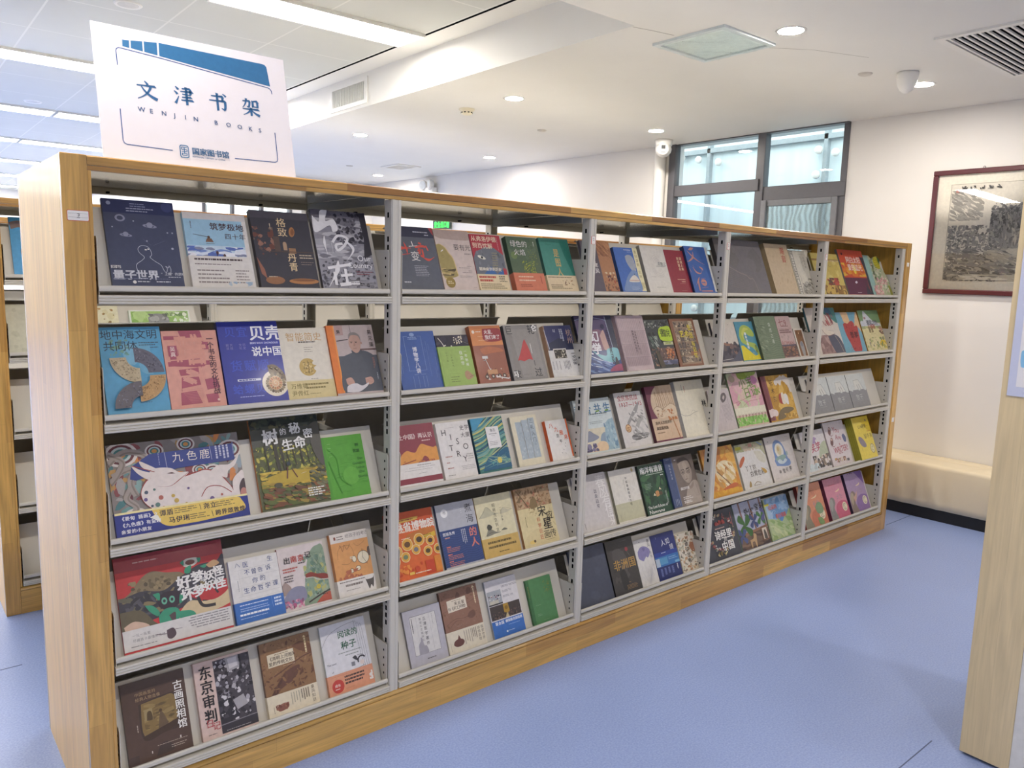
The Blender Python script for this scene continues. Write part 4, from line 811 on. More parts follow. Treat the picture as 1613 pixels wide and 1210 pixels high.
def a16(a):
    a.R(0, 0, 1, .15, 'E6DED4'); a.T('给孩子的考古', .40, .03, .11, '8C8078', sp=.98); a.R(.10, .05, .15, .10, '8A4A3C'); a.B(.18, .05, .36, 2, .04, '8C8078', 3, .4); r = '8A5A3C'
    a.S([(.12, .42), (.16, .28), (.3, .22), (.5, .24), (.56, .4), (.4, .52), (.2, .5)], .006, r); a.S([(.2, .24), (.24, .2), (.28, .3), (.34, .2), (.4, .28), (.5, .2)], .01, r); a.S([(.6, .2), (.7, .26), (.9, .2)], .005, r)
    for (u, v, ru, rv) in ((.80, .46, .15, .15), (.55, .46, .05, .07), (.62, .62, .06, .05), (.44, .64, .05, .045)): a.E(u, v, ru+.012, rv+.012, '5A463A'); a.E(u, v, ru, rv, 'EADFC2')
    a.L([(.8, .32), (.78, .46), (.88, .58)], .008, '5A463A'); a.T('02', .44, .40, .09, 'EADFC2', bold=.03); a.X(.05, .62, .7, .85, 14, ['C07850', 'B4684A'], .03, .09, 51); a.G(.25, .86, .06, .1, 0, 360, '6A6058'); a.G(.25, .86, .03, .045, 0, 360, '6A6058'); a.E(.98, .38, .05, .12, '6A5A50')
    a.S([(.5, .7), (.66, .76), (.8, .84)], .02, 'B4684A', True)
def b16(a): a.B(.06, .12, .8, 1, .12, '7A7068', 3, .5); a.B(.2, .34, .7, 1, .2, '7A7068', 4, .7); a.B(.2, .72, .66, 1, .1, '8A8078', 5); a.PS([(.74, .2), (.78, .3), (.94, .28), (.98, .15), (.96, .6), (.92, .9), (.88, .7), (.82, .95), (.78, .6)], '5A5450')
def a17(a):
    a.R(0, 0, 1, .12, '54413A'); a.PS([(.24, .30), (.6, .26), (.88, .30), (.86, .68), (.6, .72), (.26, .74)], '4A3A34'); a.PS([(.28, .30), (.6, .28), (.80, .30), (.80, .62), (.6, .66), (.28, .70)], '8C7448'); a.X(.3, .32, .78, .64, 40, ['7A6440', 'A08858', '6A583A', '98804E'], .02, .06, 61, 2, 0); a.R(.31, .38, .44, .52, 'A89468'); a.PS([(.34, .52), (.36, .42), (.42, .42), (.43, .52)], '5E4C34'); a.PS([(.50, .66), (.54, .50), (.57, .45), (.62, .52), (.66, .66)], '6E5A44'); a.E(.565, .44, .025, .025, '5A4632'); a.L([(.66, .5), (.8, .48)], .006, '6A583A'); a.PS([(.26, .70), (.6, .64), (.84, .60), (.84, .66), (.6, .72), (.3, .76)], '4A382E'); a.PS([(.42, .98), (.5, .86), (.62, .84), (.7, .96)], '4A3C38'); a.R(.0, .9, .16, 1, '4E3E3A')
    a.T('古画照相馆', .80, .13, .155, 'F2EEE8', vert=True, sp=1.02, bold=.022); a.T('中国画里的\n经典人物造像', .20, .15, .062, 'A88C6C', bold=.012, ls=1.3); a.VB(.18, .54, .64, 1, .03, 'B8A898', 3, .5); a.B(.45, .855, .96, 1, .02, 'B8A898', 4); a.B(.66, .9, .96, 2, .025, 'B8A898', 5, .35); a.L([(.36, .90), (.36, .93)], .015, 'D8CEC4'); a.L([(.82, .82), (.82, .85)], .02, 'D8CEC4')
def a18(a):
    a.R(.34, .03, 1, .985, '4C474E'); a.X(.34, .04, 1, .86, 200, ['2E2A32', '3A363E', '8C8890', 'B8B4BA', '605C64', '24222A', 'D8D4D6'], .02, .055, 71); a.P([(.56, .03), (.80, .03), (.80, .20), (.58, .22)], 'A8A4A8'); a.P([(.6, .05), (.77, .05), (.77, .17), (.62, .19)], 'CFCBCE'); a.L([(.82, .03), (.84, .24)], .02, '2A2830'); a.P([(.34, .56), (.52, .56), (.70, .82), (.5, .86), (.34, .86)], '35323A'); a.X(.34, .5, .62, .8, 30, ['D8D4D6', '4A464E', '2A2830'], .03, .06, 72); a.P([(.60, .60), (.80, .56), (.86, .7), (.66, .74)], 'B0ACB0'); a.R(.34, .87, 1, .985, '3C3840'); a.L([(.34, .875), (1, .86)], .015, '8A868C'); a.B(.42, .955, .9, 1, .018, 'B8B4B8', 4)
    a.T('东京审判', .07, .065, .245, '2A262A', vert=True, sp=1.02, bold=.02, sx=.95); a.T('日', .08, .75, .15, 'B8404A', rot=.05); a.T('记', .19, .80, .15, 'B8404A', rot=.05); a.B(.10, .945, .28, 1, .022, '6A6064', 5)
def a19(a):
    a.X(.0, .0, 1, .5, 150, ['7A5440', '8E6850', '9C7458', '6A4A3A', 'A8805E'], .01, .035, 81, 1.6); a.PS([(.62, .14), (.8, .1), (1, .18), (1, .3), (.8, .24)], '7A5440'); a.PS([(.2, .70), (.36, .50), (.50, .44), (.72, .42), (.60, .58), (.4, .64)], '6E4C40'); a.S([(.2, .48), (.5, .40), (.8, .32), (1, .3)], .02, '6E4C40'); a.PS([(.1, .72), (.34, .52), (.3, .64), (.22, .72)], '5E4036'); a.X(0, .46, 1, .7, 60, ['7A5440', '6A4A3A', '96704E'], .015, .04, 82, 2)
    a.P([(.12, .17), (.64, .165), (.64, .345), (.12, .35)], 'E6D9BE'); a.B(.26, .185, .56, 1, .03, '9A8668', 3); a.T('《清明上河图》\n里的传统文化', .13, .21, .078, '4A3A30', bold=.012, ls=1.15, sp=1.02); a.P([(.86, .06), (.89, .03), (.92, .06)], 'EAD6A8'); a.VB(.875, .07, .28, 1, .05, 'EAD6A8', 5, .7, 0); a.B(.4, .37, .72, 1, .02, 'C8A888', 6)
def b19(a): a.PS([(.16, .62), (.24, .52), (.34, .50), (.40, .62), (.36, .80), (.2, .84)], '8A5A4C'); a.X(.14, .5, .42, .84, 14, ['7A4A40', '9C6A58'], .02, .04, 4); a.VB(.10, .55, .9, 1, .03, '9A8A7A', 3); a.VB(.46, .12, .75, 4, .05, 'A8A08C', 4); a.T('乘风如旧', .86, .06, .075, '6A5C4C', vert=True); a.VB(.66, .1, .7, 4, .045, '7A6C5C', 6, .5)
def a20(a):
    g = '5A5A60'
    a.S([(.0, .30), (.15, .16), (.4, .08), (.72, .045), (.76, .10), (.82, .72)], .005, g)
    for i in range(3): a.S([(.76+.05*i, .07+.025*i), (.81+.05*i, .10+.025*i), (.86+.045*i, .76)], .004, g)
    a.T('阅读的', .36, .13, .15, '3E6A54', bold=.02, sp=1.0); a.T('种子', .40, .29, .17, '3E6A54', bold=.02, sp=1.02); a.B(.32, .445, .86, 1, .026, '9AA09C', 3, .5); a.B(.46, .49, .86, 1, .028, '9AA09C', 6, .5); a.B(.72, .54, .86, 1, .02, g, 7); a.PS([(.60, .56), (.68, .54), (.72, .62), (.66, .60)], '4A4A50'); a.G(.80, .63, .07, .10, 160, 330, '3A3A40'); a.E(.80, .66, .05, .045, 'E8D8D0'); a.R(.56, .62, .64, .68, '8A8A90'); a.L([(.58, .74), (.86, .71)], .006, g); a.L([(.6, .77), (.84, .75)], .006, g)
    a.T('The seed', .04, .55, .055, '6A6A70'); a.T('of', .12, .665, .05, '6A6A70'); a.T('reading', .06, .775, .055, '6A6A70'); a.L([(.74, .845), (.82, .83)], .006, g)
def b20(a): a.B(.10, .1, .7, 1, .05, 'C88868', 3); a.B(.36, .2, .84, 3, .17, '4A3A38', 4, .55); a.E(.2, .62, .13, .13, 'C84A42'); a.T('成长', .13, .5, .06, 'F0DCD4', bold=.02); a.B(.13, .74, .27, 1, .07, 'F0DCD4', 2, .6); a.X(.9, .05, .98, .8, 9, ['F0EAE4'], .03, .05, 6); a.B(.36, .84, .6, 1, .06, 'C88868', 5)
def a21(a):
    a.R(0, 0, 1, .17, '36384C'); a.PS([(.9, 0), (1, 0), (1, .12), (.94, .06)], 'A84448'); a.B(.52, .075, .9, 1, .035, 'B8BAC4', 3, .5); a.B(.78, .12, .9, 1, .03, 'B8BAC4', 5, .5); r = 'D8584A'
    a.S([(.0, .42), (.16, .36), (.4, .35)], .10, r, True); a.S([(.26, .26), (.30, .38), (.29, .46)], .05, r, True); a.S([(.18, .46), (.36, .44)], .08, r, True); a.S([(.5, .33), (.68, .31), (.74, .33)], .05, r); a.S([(.56, .40), (.60, .36), (.58, .44)], .05, r); a.S([(.66, .36), (.66, .48), (.6, .46)], .04, r); a.S([(.76, .30), (.80, .38)], .03, r); a.S([(.66, .50), (.78, .53), (.92, .48)], .06, r, True); a.S([(.6, .26), (.66, .28)], .04, r)
    a.S([(.44, .24), (.46, .32)], .02, WH); a.S([(.36, .325), (.56, .31)], .014, WH); a.T('变', .36, .40, .22, WH); a.B(.40, .63, .76, 7, .026, 'B8BAC0', 4, .3); a.B(.10, .885, .3, 1, .03, 'C8CAD0', 6, .6)
def a22(a):
    a.PS([(0, .1), (.2, .15), (.9, .16), (1, .12), (1, 0), (0, 0)], 'B8A49A'); a.PS([(0, .26), (.10, .24), (.24, .29), (.32, .38), (.42, .48), (.46, .70), (.44, .78), (.20, .80), (.05, .82), (0, .5)], 'D8C08A'); a.PS([(0, .26), (.10, .25), (.22, .30), (.30, .39), (.40, .50), (.43, .70), (.42, .78), (.06, .80), (0, .5)], 'A89860'); a.X(0, .64, .42, .78, 24, ['7A6A48', 'C8B078', '5E5238'], .02, .06, 4, 3, 0); a.L([(.10, .37), (.17, .34)], .02, WH); a.G(.13, .45, .025, .032, 0, 360, '7A6A40')
    a.T('要有光', .48, .235, .165, '57504E', sp=1.0); a.B(.76, .385, .96, 1, .04, 'A0928C', 3, .5); a.B(.76, .60, .9, 1, .025, '8A7C78', 4); a.B(.52, .63, .9, 1, .025, '8A7C78', 5); a.B(.78, .68, .9, 1, .025, '8A7C78', 6); a.B(.6, .71, .9, 1, .025, '8A7C78', 7); a.B(.5, .77, .9, 2, .025, 'A89A94', 8); a.E(.20, .885, .13, .13, '9A8240'); a.B(.12, .86, .28, 2, .03, 'E0D0A0', 6, .5); a.B(.84, .96, .94, 1, .015, '8A7C78', 7)
def a23(a):
    a.R(0, 0, 1, .78, '72767E'); a.P([(0, 0), (1, 0), (1, .36), (.74, .24), (.46, .22), (.1, .32), (0, .44)], 'B83A48'); a.X(.1, .26, .95, .7, 30, ['666A72', '7E828A', '5C6068'], .04, .1, 4, .5, 0); a.E(.26, .42, .13, .045, 'E8E6D8', 20, .3); a.E(.27, .42, .035, .035, '2E2E34')
    for i in range(7): a.R(.62-.01*i, .32+.045*i, .80-.01*i, .345+.045*i, '8C8878')
    a.P([(.16, .76), (.5, .58), (.66, .72), (.84, .64), (.98, .7), (.9, .78), (.1, .78)], '3E6CA8'); a.P([(.9, .6), (1, .62), (1, .78), (.88, .78)], 'B83A48'); a.T('从弗洛伊德\n到百忧解', .03, .03, .165, 'F0D8C0', bold=.015, ls=1.15, sp=1.0); a.T('精神病学的历史', .10, .60, .105, 'F0E8D8', bold=.02, sp=1.0); a.VB(.86, .04, .34, 1, .07, 'C87880', 5, .5)
def b23(a): a.B(.04, .12, .62, 1, .17, 'B84A40', 3, .8); a.B(.04, .34, .5, 1, .17, 'B84A40', 4, .8); a.B(.68, .1, .94, 4, .11, '6A6050', 5, .5); a.B(.04, .62, .94, 3, .13, '8A7C60', 6, .4)
def a24(a):
    a.X(0, 0, 1, .9, 40, ['4E6450', '5E7258', '54664C'], .06, .15, 4); a.E(.16, .36, .1, .1, '6E8450'); a.X(.38, .46, .78, .80, 170, ['A8B03A', '8A9A34', 'C4C24A', '6E8A3C'], .01, .035, 5, .5, .6); a.X(.62, .25, .9, .56, 60, ['8A9A44', 'A8B050', '6E8048'], .01, .025, 6, .6, .6); a.T('绿色的', .10, .075, .185, WH, sp=1.0); a.T('火焰', .16, .235, .185, WH, sp=1.06); a.VB(.86, .08, .2, 1, .04, 'C8D0C0', 6, .6)
def b24(a): a.B(.14, .2, .66, 1, .1, 'E8C4A8', 3, .7); a.B(.14, .42, .72, 1, .1, 'E8C4A8', 4, .8); a.B(.16, .7, .6, 2, .11, '9A4A38', 5, .4); a.VB(.86, .2, .8, 1, .05, '9A4A38', 6, .5)
def a25(a):
    a.P([(0, 0), (1, 0), (1, .08), (0, .08)], '357A6C'); a.P([(.68, .04), (1, .03), (1, .86), (.76, .32)], '2F7A6A'); a.T('是图人', .40, .20, .24, 'D6B068', vert=True, sp=1.05, bold=.01, sx=.8); a.B(.06, .05, .6, 1, .026, '2A5A50', 4); a.B(.2, .115, .42, 1, .022, '2A6A5C', 5)
def b25(a): a.B(.04, .1, .9, 1, .09, '6A5C48', 3, .6); a.B(.08, .62, .5, 2, .12, '8A7A60', 4, .5); a.B(.08, .84, .94, 1, .09, '8A7A60', 5, .5); a.X(.5, .3, .9, .66, 16, ['9A7A5C', 'B08A68', '7A5A4A'], .01, .03, 6, 2)
def a26(a):
    g = '8FA8D4'
    a.L([(.24, .09), (.24, .70), (.66, .70), (.66, .09), (.24, .09)], .007, g); a.R(.33, .06, .57, .16, '3A5CA2'); a.E(.45, .06, .06, .04, g); a.B(.34, .1, .56, 2, .03, g, 3, .5); a.T('博物学八讲', .40, .28, .115, 'E8E8F0', vert=True, sp=1.0, bold=.02); a.L([(.44, .70), (.44, .77), (.34, .77)], .006, g); a.L([(.50, .70), (.50, .77), (.62, .77)], .006, g)
    for u in (.30, .42, .54, .62): a.L([(u, .80), (u, 1)], .006, g)
    for k in range(9): r = random.Random(k); u = (.08, .75, .88, .1, .8, .92, .03, .7, .97)[k]; a.VB(u, .1+.6*r.random(), .3+.65*r.random(), 1, .022, '6A86BE', k)
def a27(a):
    a.X(0, 0, 1, .3, 20, ['3E3A48', '4A4654', '34303E'], .06, .12, 3); r = random.Random(5)
    a.S([(.08, .05), (.18, .16), (.24, .26)], .02, 'E4DCD0'); a.S([(1, .2), (.8, .13), (.62, .06), (.55, .12)], .008, '8A8078')
    for i in range(26): a.E(.55+.25*r.random(), .03+.16*r.random(), .02, .016, r.choice(['F0E8D8', 'E8DCC0', 'D8C8A8']), 8)
    for i in range(10): a.E(.20+.08*r.random(), .2+.09*r.random(), .016, .014, 'F0E8D8', 8); a.E(.42+.04*r.random(), .2+.08*r.random(), .014, .012, 'F0E8D8', 8)
def b27(a):
    w = 'EEF0E2'; a.T('在京华', .62, .12, .11, w, vert=True, sp=1.28, bold=.01); a.T('一年物候', .77, .10, .09, w, vert=True, sp=1.28, bold=.006); a.T('二十四节气', .34, .2, .055, '5A6A3A', vert=True, sp=1.3); a.T('七十二候', .20, .15, .055, '5A6A3A', vert=True, sp=1.2); a.L([(.05, .06), (.05, .97)], .006, '8CA458'); a.L([(.2, .72), (.55, .72)], .005, '8CA458'); a.L([(.1, .08), (.95, .06)], .004, '98B064'); a.B(.22, .80, .5, 3, .06, '7A8A50', 4)
    a.PS([(.66, .80), (.68, .70), (.76, .66), (.84, .72), (.92, .82), (.84, .88), (.72, .9)], 'B89474'); a.S([(.84, .78), (.95, .82), (1, .82)], .008, '8A6A50'); a.S([(.8, .84), (.9, .80), (1, .76)], .006, '7A6A48')
def a28(a):
    a.R(0, 0, 1, .36, 'D98A50'); a.R(0, 0, 1, .06, 'C87844'); a.R(0, .36, 1, .44, '9A5A44'); a.PS([(.2, .42), (.5, .38), (.85, .42), (.95, .48), (.6, .50), (.3, .52)], 'B86A44'); a.PS([(.4, .06), (.9, .05), (1, .12), (1, .27), (.42, .28)], '9A2E34'); a.T('火星,\n我们来了', .44, .075, .125, 'F0E4E0', bold=.015, ls=1.15, sp=1.0); a.E(.1, .11, .045, .045, 'F0E0D0'); a.B(.18, .1, .36, 1, .03, 'F0E0D0', 3, .5); a.B(.22, .19, .4, 1, .025, 'EAB890', 4, .4); a.B(.22, .26, .6, 1, .025, 'EAB890', 5, .4)
    a.X(.1, .78, 1, .98, 30, ['D8CCC4', '7A4030', '9A6048', 'B88060', '5E3428'], .02, .05, 6); a.L([(.30, .58), (.40, .80)], .02, 'D8D0CC'); a.R(.22, .55, .40, .60, 'D8D4D0'); a.R(.24, .62, .34, .64, '9A8A84'); a.R(.30, .80, .62, .88, 'C8946A')
    for u in (.25, .45, .66, .82): a.E(u, .92, .06, .06, '4A3830'); a.E(u, .92, .03, .03, 'C8B8A8')
    a.L([(.55, .93), (.95, .98)], .03, 'E4DCD8')
def a29(a):
    a.R(.1, .02, .92, .98, '96918C'); a.P([(.1, .1), (.2, .2), (.28, .98), (.1, .98)], '8A8580'); k = '34343A'; a.R(.06, .0, .92, .08, '8C8884')
    a.T('巨', .03, .01, .22, k, bold=.0, sx=.95); a.T('轮', .68, .0, .24, k, sx=.9, bold=.01); a.T('仑', .80, .0, .17, 'F0EEEA', bold=.03); a.T('驶', .04, .84, .2, k, bold=.01); a.T('马', .02, .86, .15, 'F0EEEA', bold=.03); a.T('过', .64, .82, .22, k, bold=.01)
    a.P([(.53, .27), (.60, .42), (.66, .67), (.55, .65), (.48, .665), (.40, .69), (.30, .66), (.22, .67), (.36, .50), (.48, .32)], 'BE4244'); a.VB(.66, .36, .56, 1, .035, 'E0DCD8', 4, .7); a.VB(.68, .68, .8, 1, .04, '4A464A', 5, .5); a.B(.3, .93, .6, 1, .012, '6A6664', 6)
def a30(a):
    a.R(0, 0, 1, .5, '3A3D66'); a.P([(.0, .38), (.45, .26), (1, .34), (1, .5), (0, .5)], '30344E'); a.R(0, 0, .03, .5, '9A7A64'); a.R(0, .5, .03, 1, 'D8D6D2'); a.T('杭州', .76, .08, .21, 'C8A898', vert=True, sp=1.0); a.T('在西湖边看见\n日常与文学', .60, .07, .055, 'D8DAE4', vert=True, bold=.02); a.VB(.32, .08, .14, 2, .05, 'D8DAE4', 4); a.L([(.0, .08), (.06, .48)], .03, 'B8BCCC'); a.R(.18, .47, .64, .68, 'E4E0D8'); a.R(.2, .49, .62, .665, '3E3A36'); a.X(.22, .5, .6, .66, 40, ['C8C2B0', '6A6254', '8A8270', '2E2A26'], .02, .04, 6)
    a.T('1938', .96, .545, .19, '4A4648', rot=PI/2, sx=.95); a.VB(.46, .72, .9, 5, .05, '7A7678', 7, .4); a.VB(.06, .72, .9, 3, .12, '9A9698', 8, .2)
def a31(a):
    a.T('《乡土中国》再认识', .0, .16, .105, 'F0DCD8', bold=.012, sp=1.0); a.B(.70, .285, .9, 1, .03, 'E0C0BC', 3, .6); o = 'E09A4C'
    a.PS([(0, .66), (.12, .62), (.22, .50), (.34, .44), (.44, .47), (.52, .48), (.60, .40), (.68, .35), (.82, .40), (.92, .43), (1, .44), (1, .74), (0, .74)], o); a.PS([(.62, .64), (.70, .56), (.78, .62), (.76, .74), (.64, .74)], '8E3E48'); a.X(.05, .60, .95, .76, 40, ['8E3E48', 'B8663C', 'C87E44'], .012, .03, 4, 2, 0); a.L([(.2, .66), (.5, .61)], .02, '9A5038')
def b31(a): a.R(0, .72, 1, 1, '8E3A48'); a.B(.5, .1, .82, 1, .07, '8A8480', 3, .5); a.B(.32, .22, .92, 1, .05, 'A8A29E', 4); a.B(.22, .34, .95, 1, .05, 'A8A29E', 5); a.B(.5, .52, .74, 1, .06, 'A8A29E', 6); a.B(.5, .86, .66, 1, .05, 'A85A64', 7)
def a32(a):
    k = '3A363A'; g = 'B8B4B0'
    for t, u, v in (('H', .12, .105), ('I', .36, .20), ('S', .52, .29), ('T', .28, .40), ('O', .70, .40), ('R', .46, .52), ('Y', .64, .625)): a.T(t, u, v, .22, k, bold=.0)
    a.L([(.25, .33), (.42, .33), (.42, .2)], .004, g); a.L([(.25, .33), (.25, .5)], .004, g); a.L([(.6, .76), (.86, .76), (.86, .64)], .004, g); a.T('史学\n大厦', .70, .08, .14, '4A464A', ls=1.35); a.B(.26, .10, .56, 1, .02, g, 3); a.L([(.74, .36), (.96, .36)], .004, g)
    a.B(.12, .62, .34, 1, .04, 'B88A80', 4, .5); a.B(.12, .73, .24, 1, .035, 'B88A80', 5, .5); a.B(.12, .83, .36, 1, .04, 'B88A80', 6, .5); a.B(.72, .62, .96, 3, .04, g, 7, .4, right=True); a.B(.5, .83, .96, 3, .03, g, 8, right=True); a.B(.1, .965, .34, 1, .02, '8A8480', 9, .6)
def a33(a):
    cs = ['3E7A78', '5E9A88', '8CB08A', '2E5A70', 'B8C088', '4A8A90', '2A4A68', '78A8A0', 'C8C070']
    for i in range(46):
        r = random.Random(i); v = i/40-.1; a.S([(-.0, v+.2), (.3, v+.12+.05*r.random()), (.55, v+.02), (.8, v-.06-.05*r.random()), (1, v-.16)], .03+.05*r.random(), cs[i % 9])
    a.PS([(0, 0), (.4, 0), (.26, .12), (.1, .22), (0, .22)], '4A9ABC'); a.PS([(.1, 1), (.3, .78), (.62, .70), (1, .62), (1, 1)], '2C6484')
    for i in range(24): r = random.Random(90+i); a.S([(.1+.8*r.random(), .98-.3*r.random()), (.4+.6*r.random(), .8+.1*r.random()), (.5+.5*r.random(), .7+.2*r.random())], .02, ['5EA0A0', '8CB89A', '3A7890', 'A8C0A0'][i % 4], True)
    a.E(.65, .84, .08, .08, 'D8CC6A', 6); a.R(.40, .19, .80, .60, 'E8E6E4'); a.T('鲁迅', .53, .23, .08, '7A787A', bold=.01); a.B(.48, .32, .74, 1, .03, '8A888A', 4, .5); a.B(.54, .36, .68, 1, .025, 'A8A6A8', 5); a.B(.46, .47, .74, 3, .03, 'A8A6A8', 6, .4)
def a34(a):
    for i, u in enumerate((.16, .41, .66)): a.R(u, .12-.03*i, u+.23, .90-.0*i, 'A9B6BE'); a.X(u, .14-.03*i, u+.23, .90, 24, ['B4C0C6', '9EACB6', 'BCC6CA'], .03, .07, 5+i, .6, 0)
    a.L([(.40, .1), (.40, .9)], .012, '8C98A4'); a.L([(.65, .07), (.65, .9)], .012, '8C98A4'); a.T('三礼入门', .70, .08, .14, '3E4448', vert=True, sp=1.35)
def a35(a):
    o = 'D8622E'; a.R(.93, 0, 1, 1, 'E07040')
    for t, u, v in (('八', .14, .07), ('九', .34, .18), ('雁', .55, .28), ('来', .72, .41)): a.T(t, u, v, .19, o, bold=.01)
    a.T('京', .38, .37, .14, '4A4446', bold=.01); a.T('年', .48, .52, .13, '4A4446', bold=.01); a.L([(.44, .66), (.54, .63)], .02, o, True)
    for (u, v) in ((.72, .62), (.68, .70), (.58, .78), (.48, .86), (.64, .88)): a.L([(u, v), (u+.02, v+.03)], .016, '6A6468')
def a36(a):
    a.R(0, 0, 1, .22, 'CE5A34'); a.R(0, .1, 1, .1, 'CE5A34'); a.PS([(.1, .115), (.64, .10), (.66, .125), (.62, .15), (.1, .16)], 'D8B050'); a.B(.16, .118, .6, 1, .03, '8A4A28', 3, .6); a.T('吉林省博物院', .0, .165, .172, 'F2E8DC', bold=.03, sp=.99); a.B(.1, .29, .66, 1, .04, 'F0D0B8', 4, .6, 0); a.R(.70, .27, .98, .29, 'F0E4D8')
    a.PS([(.3, .46), (.4, .36), (.6, .33), (.8, .30), (.98, .34), (1, .5), (.3, .52)], 'C87838'); a.P([(.62, .43), (.98, .38), (.98, .45), (.86, .48)], 'E0B840'); a.B(.72, .405, .94, 2, .025, '7A6A28', 5, .4); a.B(.26, .40, .5, 2, .03, 'F0D8C0', 6)
    for (u, v, r, c) in ((.36, .50, .105, '6A4A30'), (.62, .46, .105, '4A3A30'), (.85, .51, .085, '5A3A34'), (.13, .58, .10, '9A9AB0'), (.52, .60, .085, '7A7A80'), (.76, .66, .085, '5A4A34'), (.98, .66, .085, '5A5238'), (.28, .68, .085, '7A8A6A'), (.06, .72, .09, '8A6A40')): a.E(u, v, r+.008, r+.008, 'F0D8A0'); a.E(u, v, r-.004, r-.004, 'E0A848'); a.E(u, v, r*.6, r*.5, c, 12)
    a.R(.66, .80, .84, 1, 'C8482C'); a.R(.86, .76, 1, 1, 'E08A38'); a.X(.05, .8, .6, 1, 16, ['D8642C', 'E89040', 'C84A2A'], .03, .08, 7); a.T('Δ', .20, .9, .1, 'F0E0D0') if False else a.R(.3, .92, .40, .96, 'F0C860'); a.B(.42, .945, .8, 1, .03, 'F0D8C0', 9, .5)
def a37(a):
    a.R(0, .42, 1, 1, '33497E'); a.T('煮海', .73, .06, .20, '3E3E46', vert=True, sp=1.15); a.E(.20, .15, .09, .09, 'F0F0F0'); a.T('书', .16, .115, .08, '6A6A70'); a.B(.46, .1, .62, 1, .02, 'D8DAE0', 3); a.B(.62, .12, .66, 3, .03, 'D8DAE0', 4); a.T('的人', .74, .45, .21, 'E2836E', vert=True, sp=1.05, bold=.02)
    for i in range(16): v = .46+.035*i; a.S([(0, v+.02), (.2, v-.01), (.4, v+.02), (.6, v), (.8, v+.02), (1, v-.01)], .004, '4A62A0')
    a.T('范旭东传', .06, .455, .075, 'F0F0F4', bold=.02); a.B(.10, .535, .26, 1, .03, 'D89A8C', 5, .5); a.VB(.54, .45, .72, 3, .045, 'D8DCE8', 6, .35)
    for k, v in enumerate((.68, .80, .91)): a.B(.10, v, .22, 1, .03, 'E2836E', 7+k, .6); a.B(.10, v+.032, .5, 3, .024, 'C88478', 12+k, .4)
def a38(a):
    a.X(.0, 0, 1, .7, 20, ['E2DAB8', 'DED6B2'], .1, .2, 3); a.PS([(.04, .36), (.18, .26), (.28, .19), (.36, .22), (.44, .29), (.60, .33), (.44, .34), (.2, .36)], 'C4C0A4'); a.PS([(.62, .34), (.74, .25), (.84, .29), (.98, .30), (.8, .34)], 'CCC6AA'); a.S([(.04, .36), (.18, .27), (.28, .19), (.4, .27)], .006, '8A8870'); a.S([(.62, .34), (.74, .25), (.98, .3)], .005, '9A967C')
    a.T('昭明先生别言', .44, .15, .085, '5A564A', vert=True, sp=1.25); a.T('一记行旧事', .63, .22, .055, '7A7668', vert=True, sp=1.2); a.PS([(.14, .66), (.24, .55), (.34, .58), (.42, .62), (.56, .64), (.4, .65), (.2, .67)], '8A8878'); a.PS([(.20, .52), (.24, .48), (.30, .49), (.34, .53), (.30, .57), (.22, .57)], '4A4A44'); a.PS([(.56, .62), (.66, .585), (.74, .62)], '7A7868'); a.S([(.1, .67), (.3, .62), (.5, .65)], .008, '4A4A44', True)
def b38(a): a.B(.14, .2, .8, 1, .16, '6A5A34', 3, .75, .1); a.B(.14, .46, .92, 1, .16, '6A5A34', 4, .75, .1); a.B(.4, .82, .75, 1, .1, '6A5A34', 5, .5)
def a39(a):
    a.R(0, 0, 1, .36, 'B89A78'); a.X(0, 0, 1, .36, 150, ['8A6E50', 'A88660', 'C4A884', '9A7A58', '7A6448', 'B87A60'], .015, .05, 4, 1.6); a.PS([(.36, .32), (.42, .22), (.54, .20), (.58, .34), (.5, .38), (.38, .38)], '8A7450'); a.S([(.05, .02), (.2, .2), (.3, .34)], .03, '7A6448'); a.X(.3, .36, .6, .52, 24, ['B8A078', 'C8B488', '9A845C'], .01, .03, 5); a.PS([(.1, .84), (.4, .74), (.8, .78), (1, .9), (1, 1), (0, 1)], 'D8C89A'); a.PS([(.04, .56), (.3, .50), (.6, .58), (.4, .66)], 'DACC9C'); a.E(.24, .945, .09, .04, 'E4C878'); a.E(.30, .935, .03, .03, '5A4A38')
    k = '2E2A28'; a.T('宋', .54, .36, .25, k, bold=.01); a.T('应', .76, .475, .20, k, bold=.005); a.T('星', .62, .58, .27, k, bold=.02); a.T('画传', .58, .795, .19, k, sp=.95); a.T('科学巨匠', .47, .55, .105, 'C05038', vert=True, sp=1.2); a.L([(.78, .36), (.9, .36), (.9, .5)], .006, 'C8A878'); a.VB(.16, .5, .74, 1, .03, '7A6A50', 6, .4); a.B(.62, .955, .9, 1, .02, '8A7A58', 7); a.L([(.92, .68), (.98, .75)], .02, '5A5044', True)
def a40(a):
    a.R(.155, .13, .84, .83, 'DCDAD8'); a.L([(.155, .13), (.84, .13), (.84, .83), (.155, .83), (.155, .13)], .008, '4E4C54')
    for u in (.32, .67): a.L([(u, .14), (u, .82)], .004, 'A8A6A8')
    a.T('丘濬医学著作', .49, .18, .085, '5A585C', vert=True, sp=1.28, bold=.008); a.T('整理与文献研究', .39, .18, .062, '7A787C', vert=True, sp=1.25); a.VB(.19, .16, .42, 1, .03, '5A585C', 4, .7, 0); a.VB(.74, .15, .4, 1, .02, '9A989C', 5); a.PS([(.26, .83), (.28, .66), (.34, .60), (.36, .53), (.40, .56), (.42, .68), (.48, .70), (.50, .83)], 'A6A3AC'); a.B(.44, .92, .74, 1, .025, '6A686C', 6, .7)
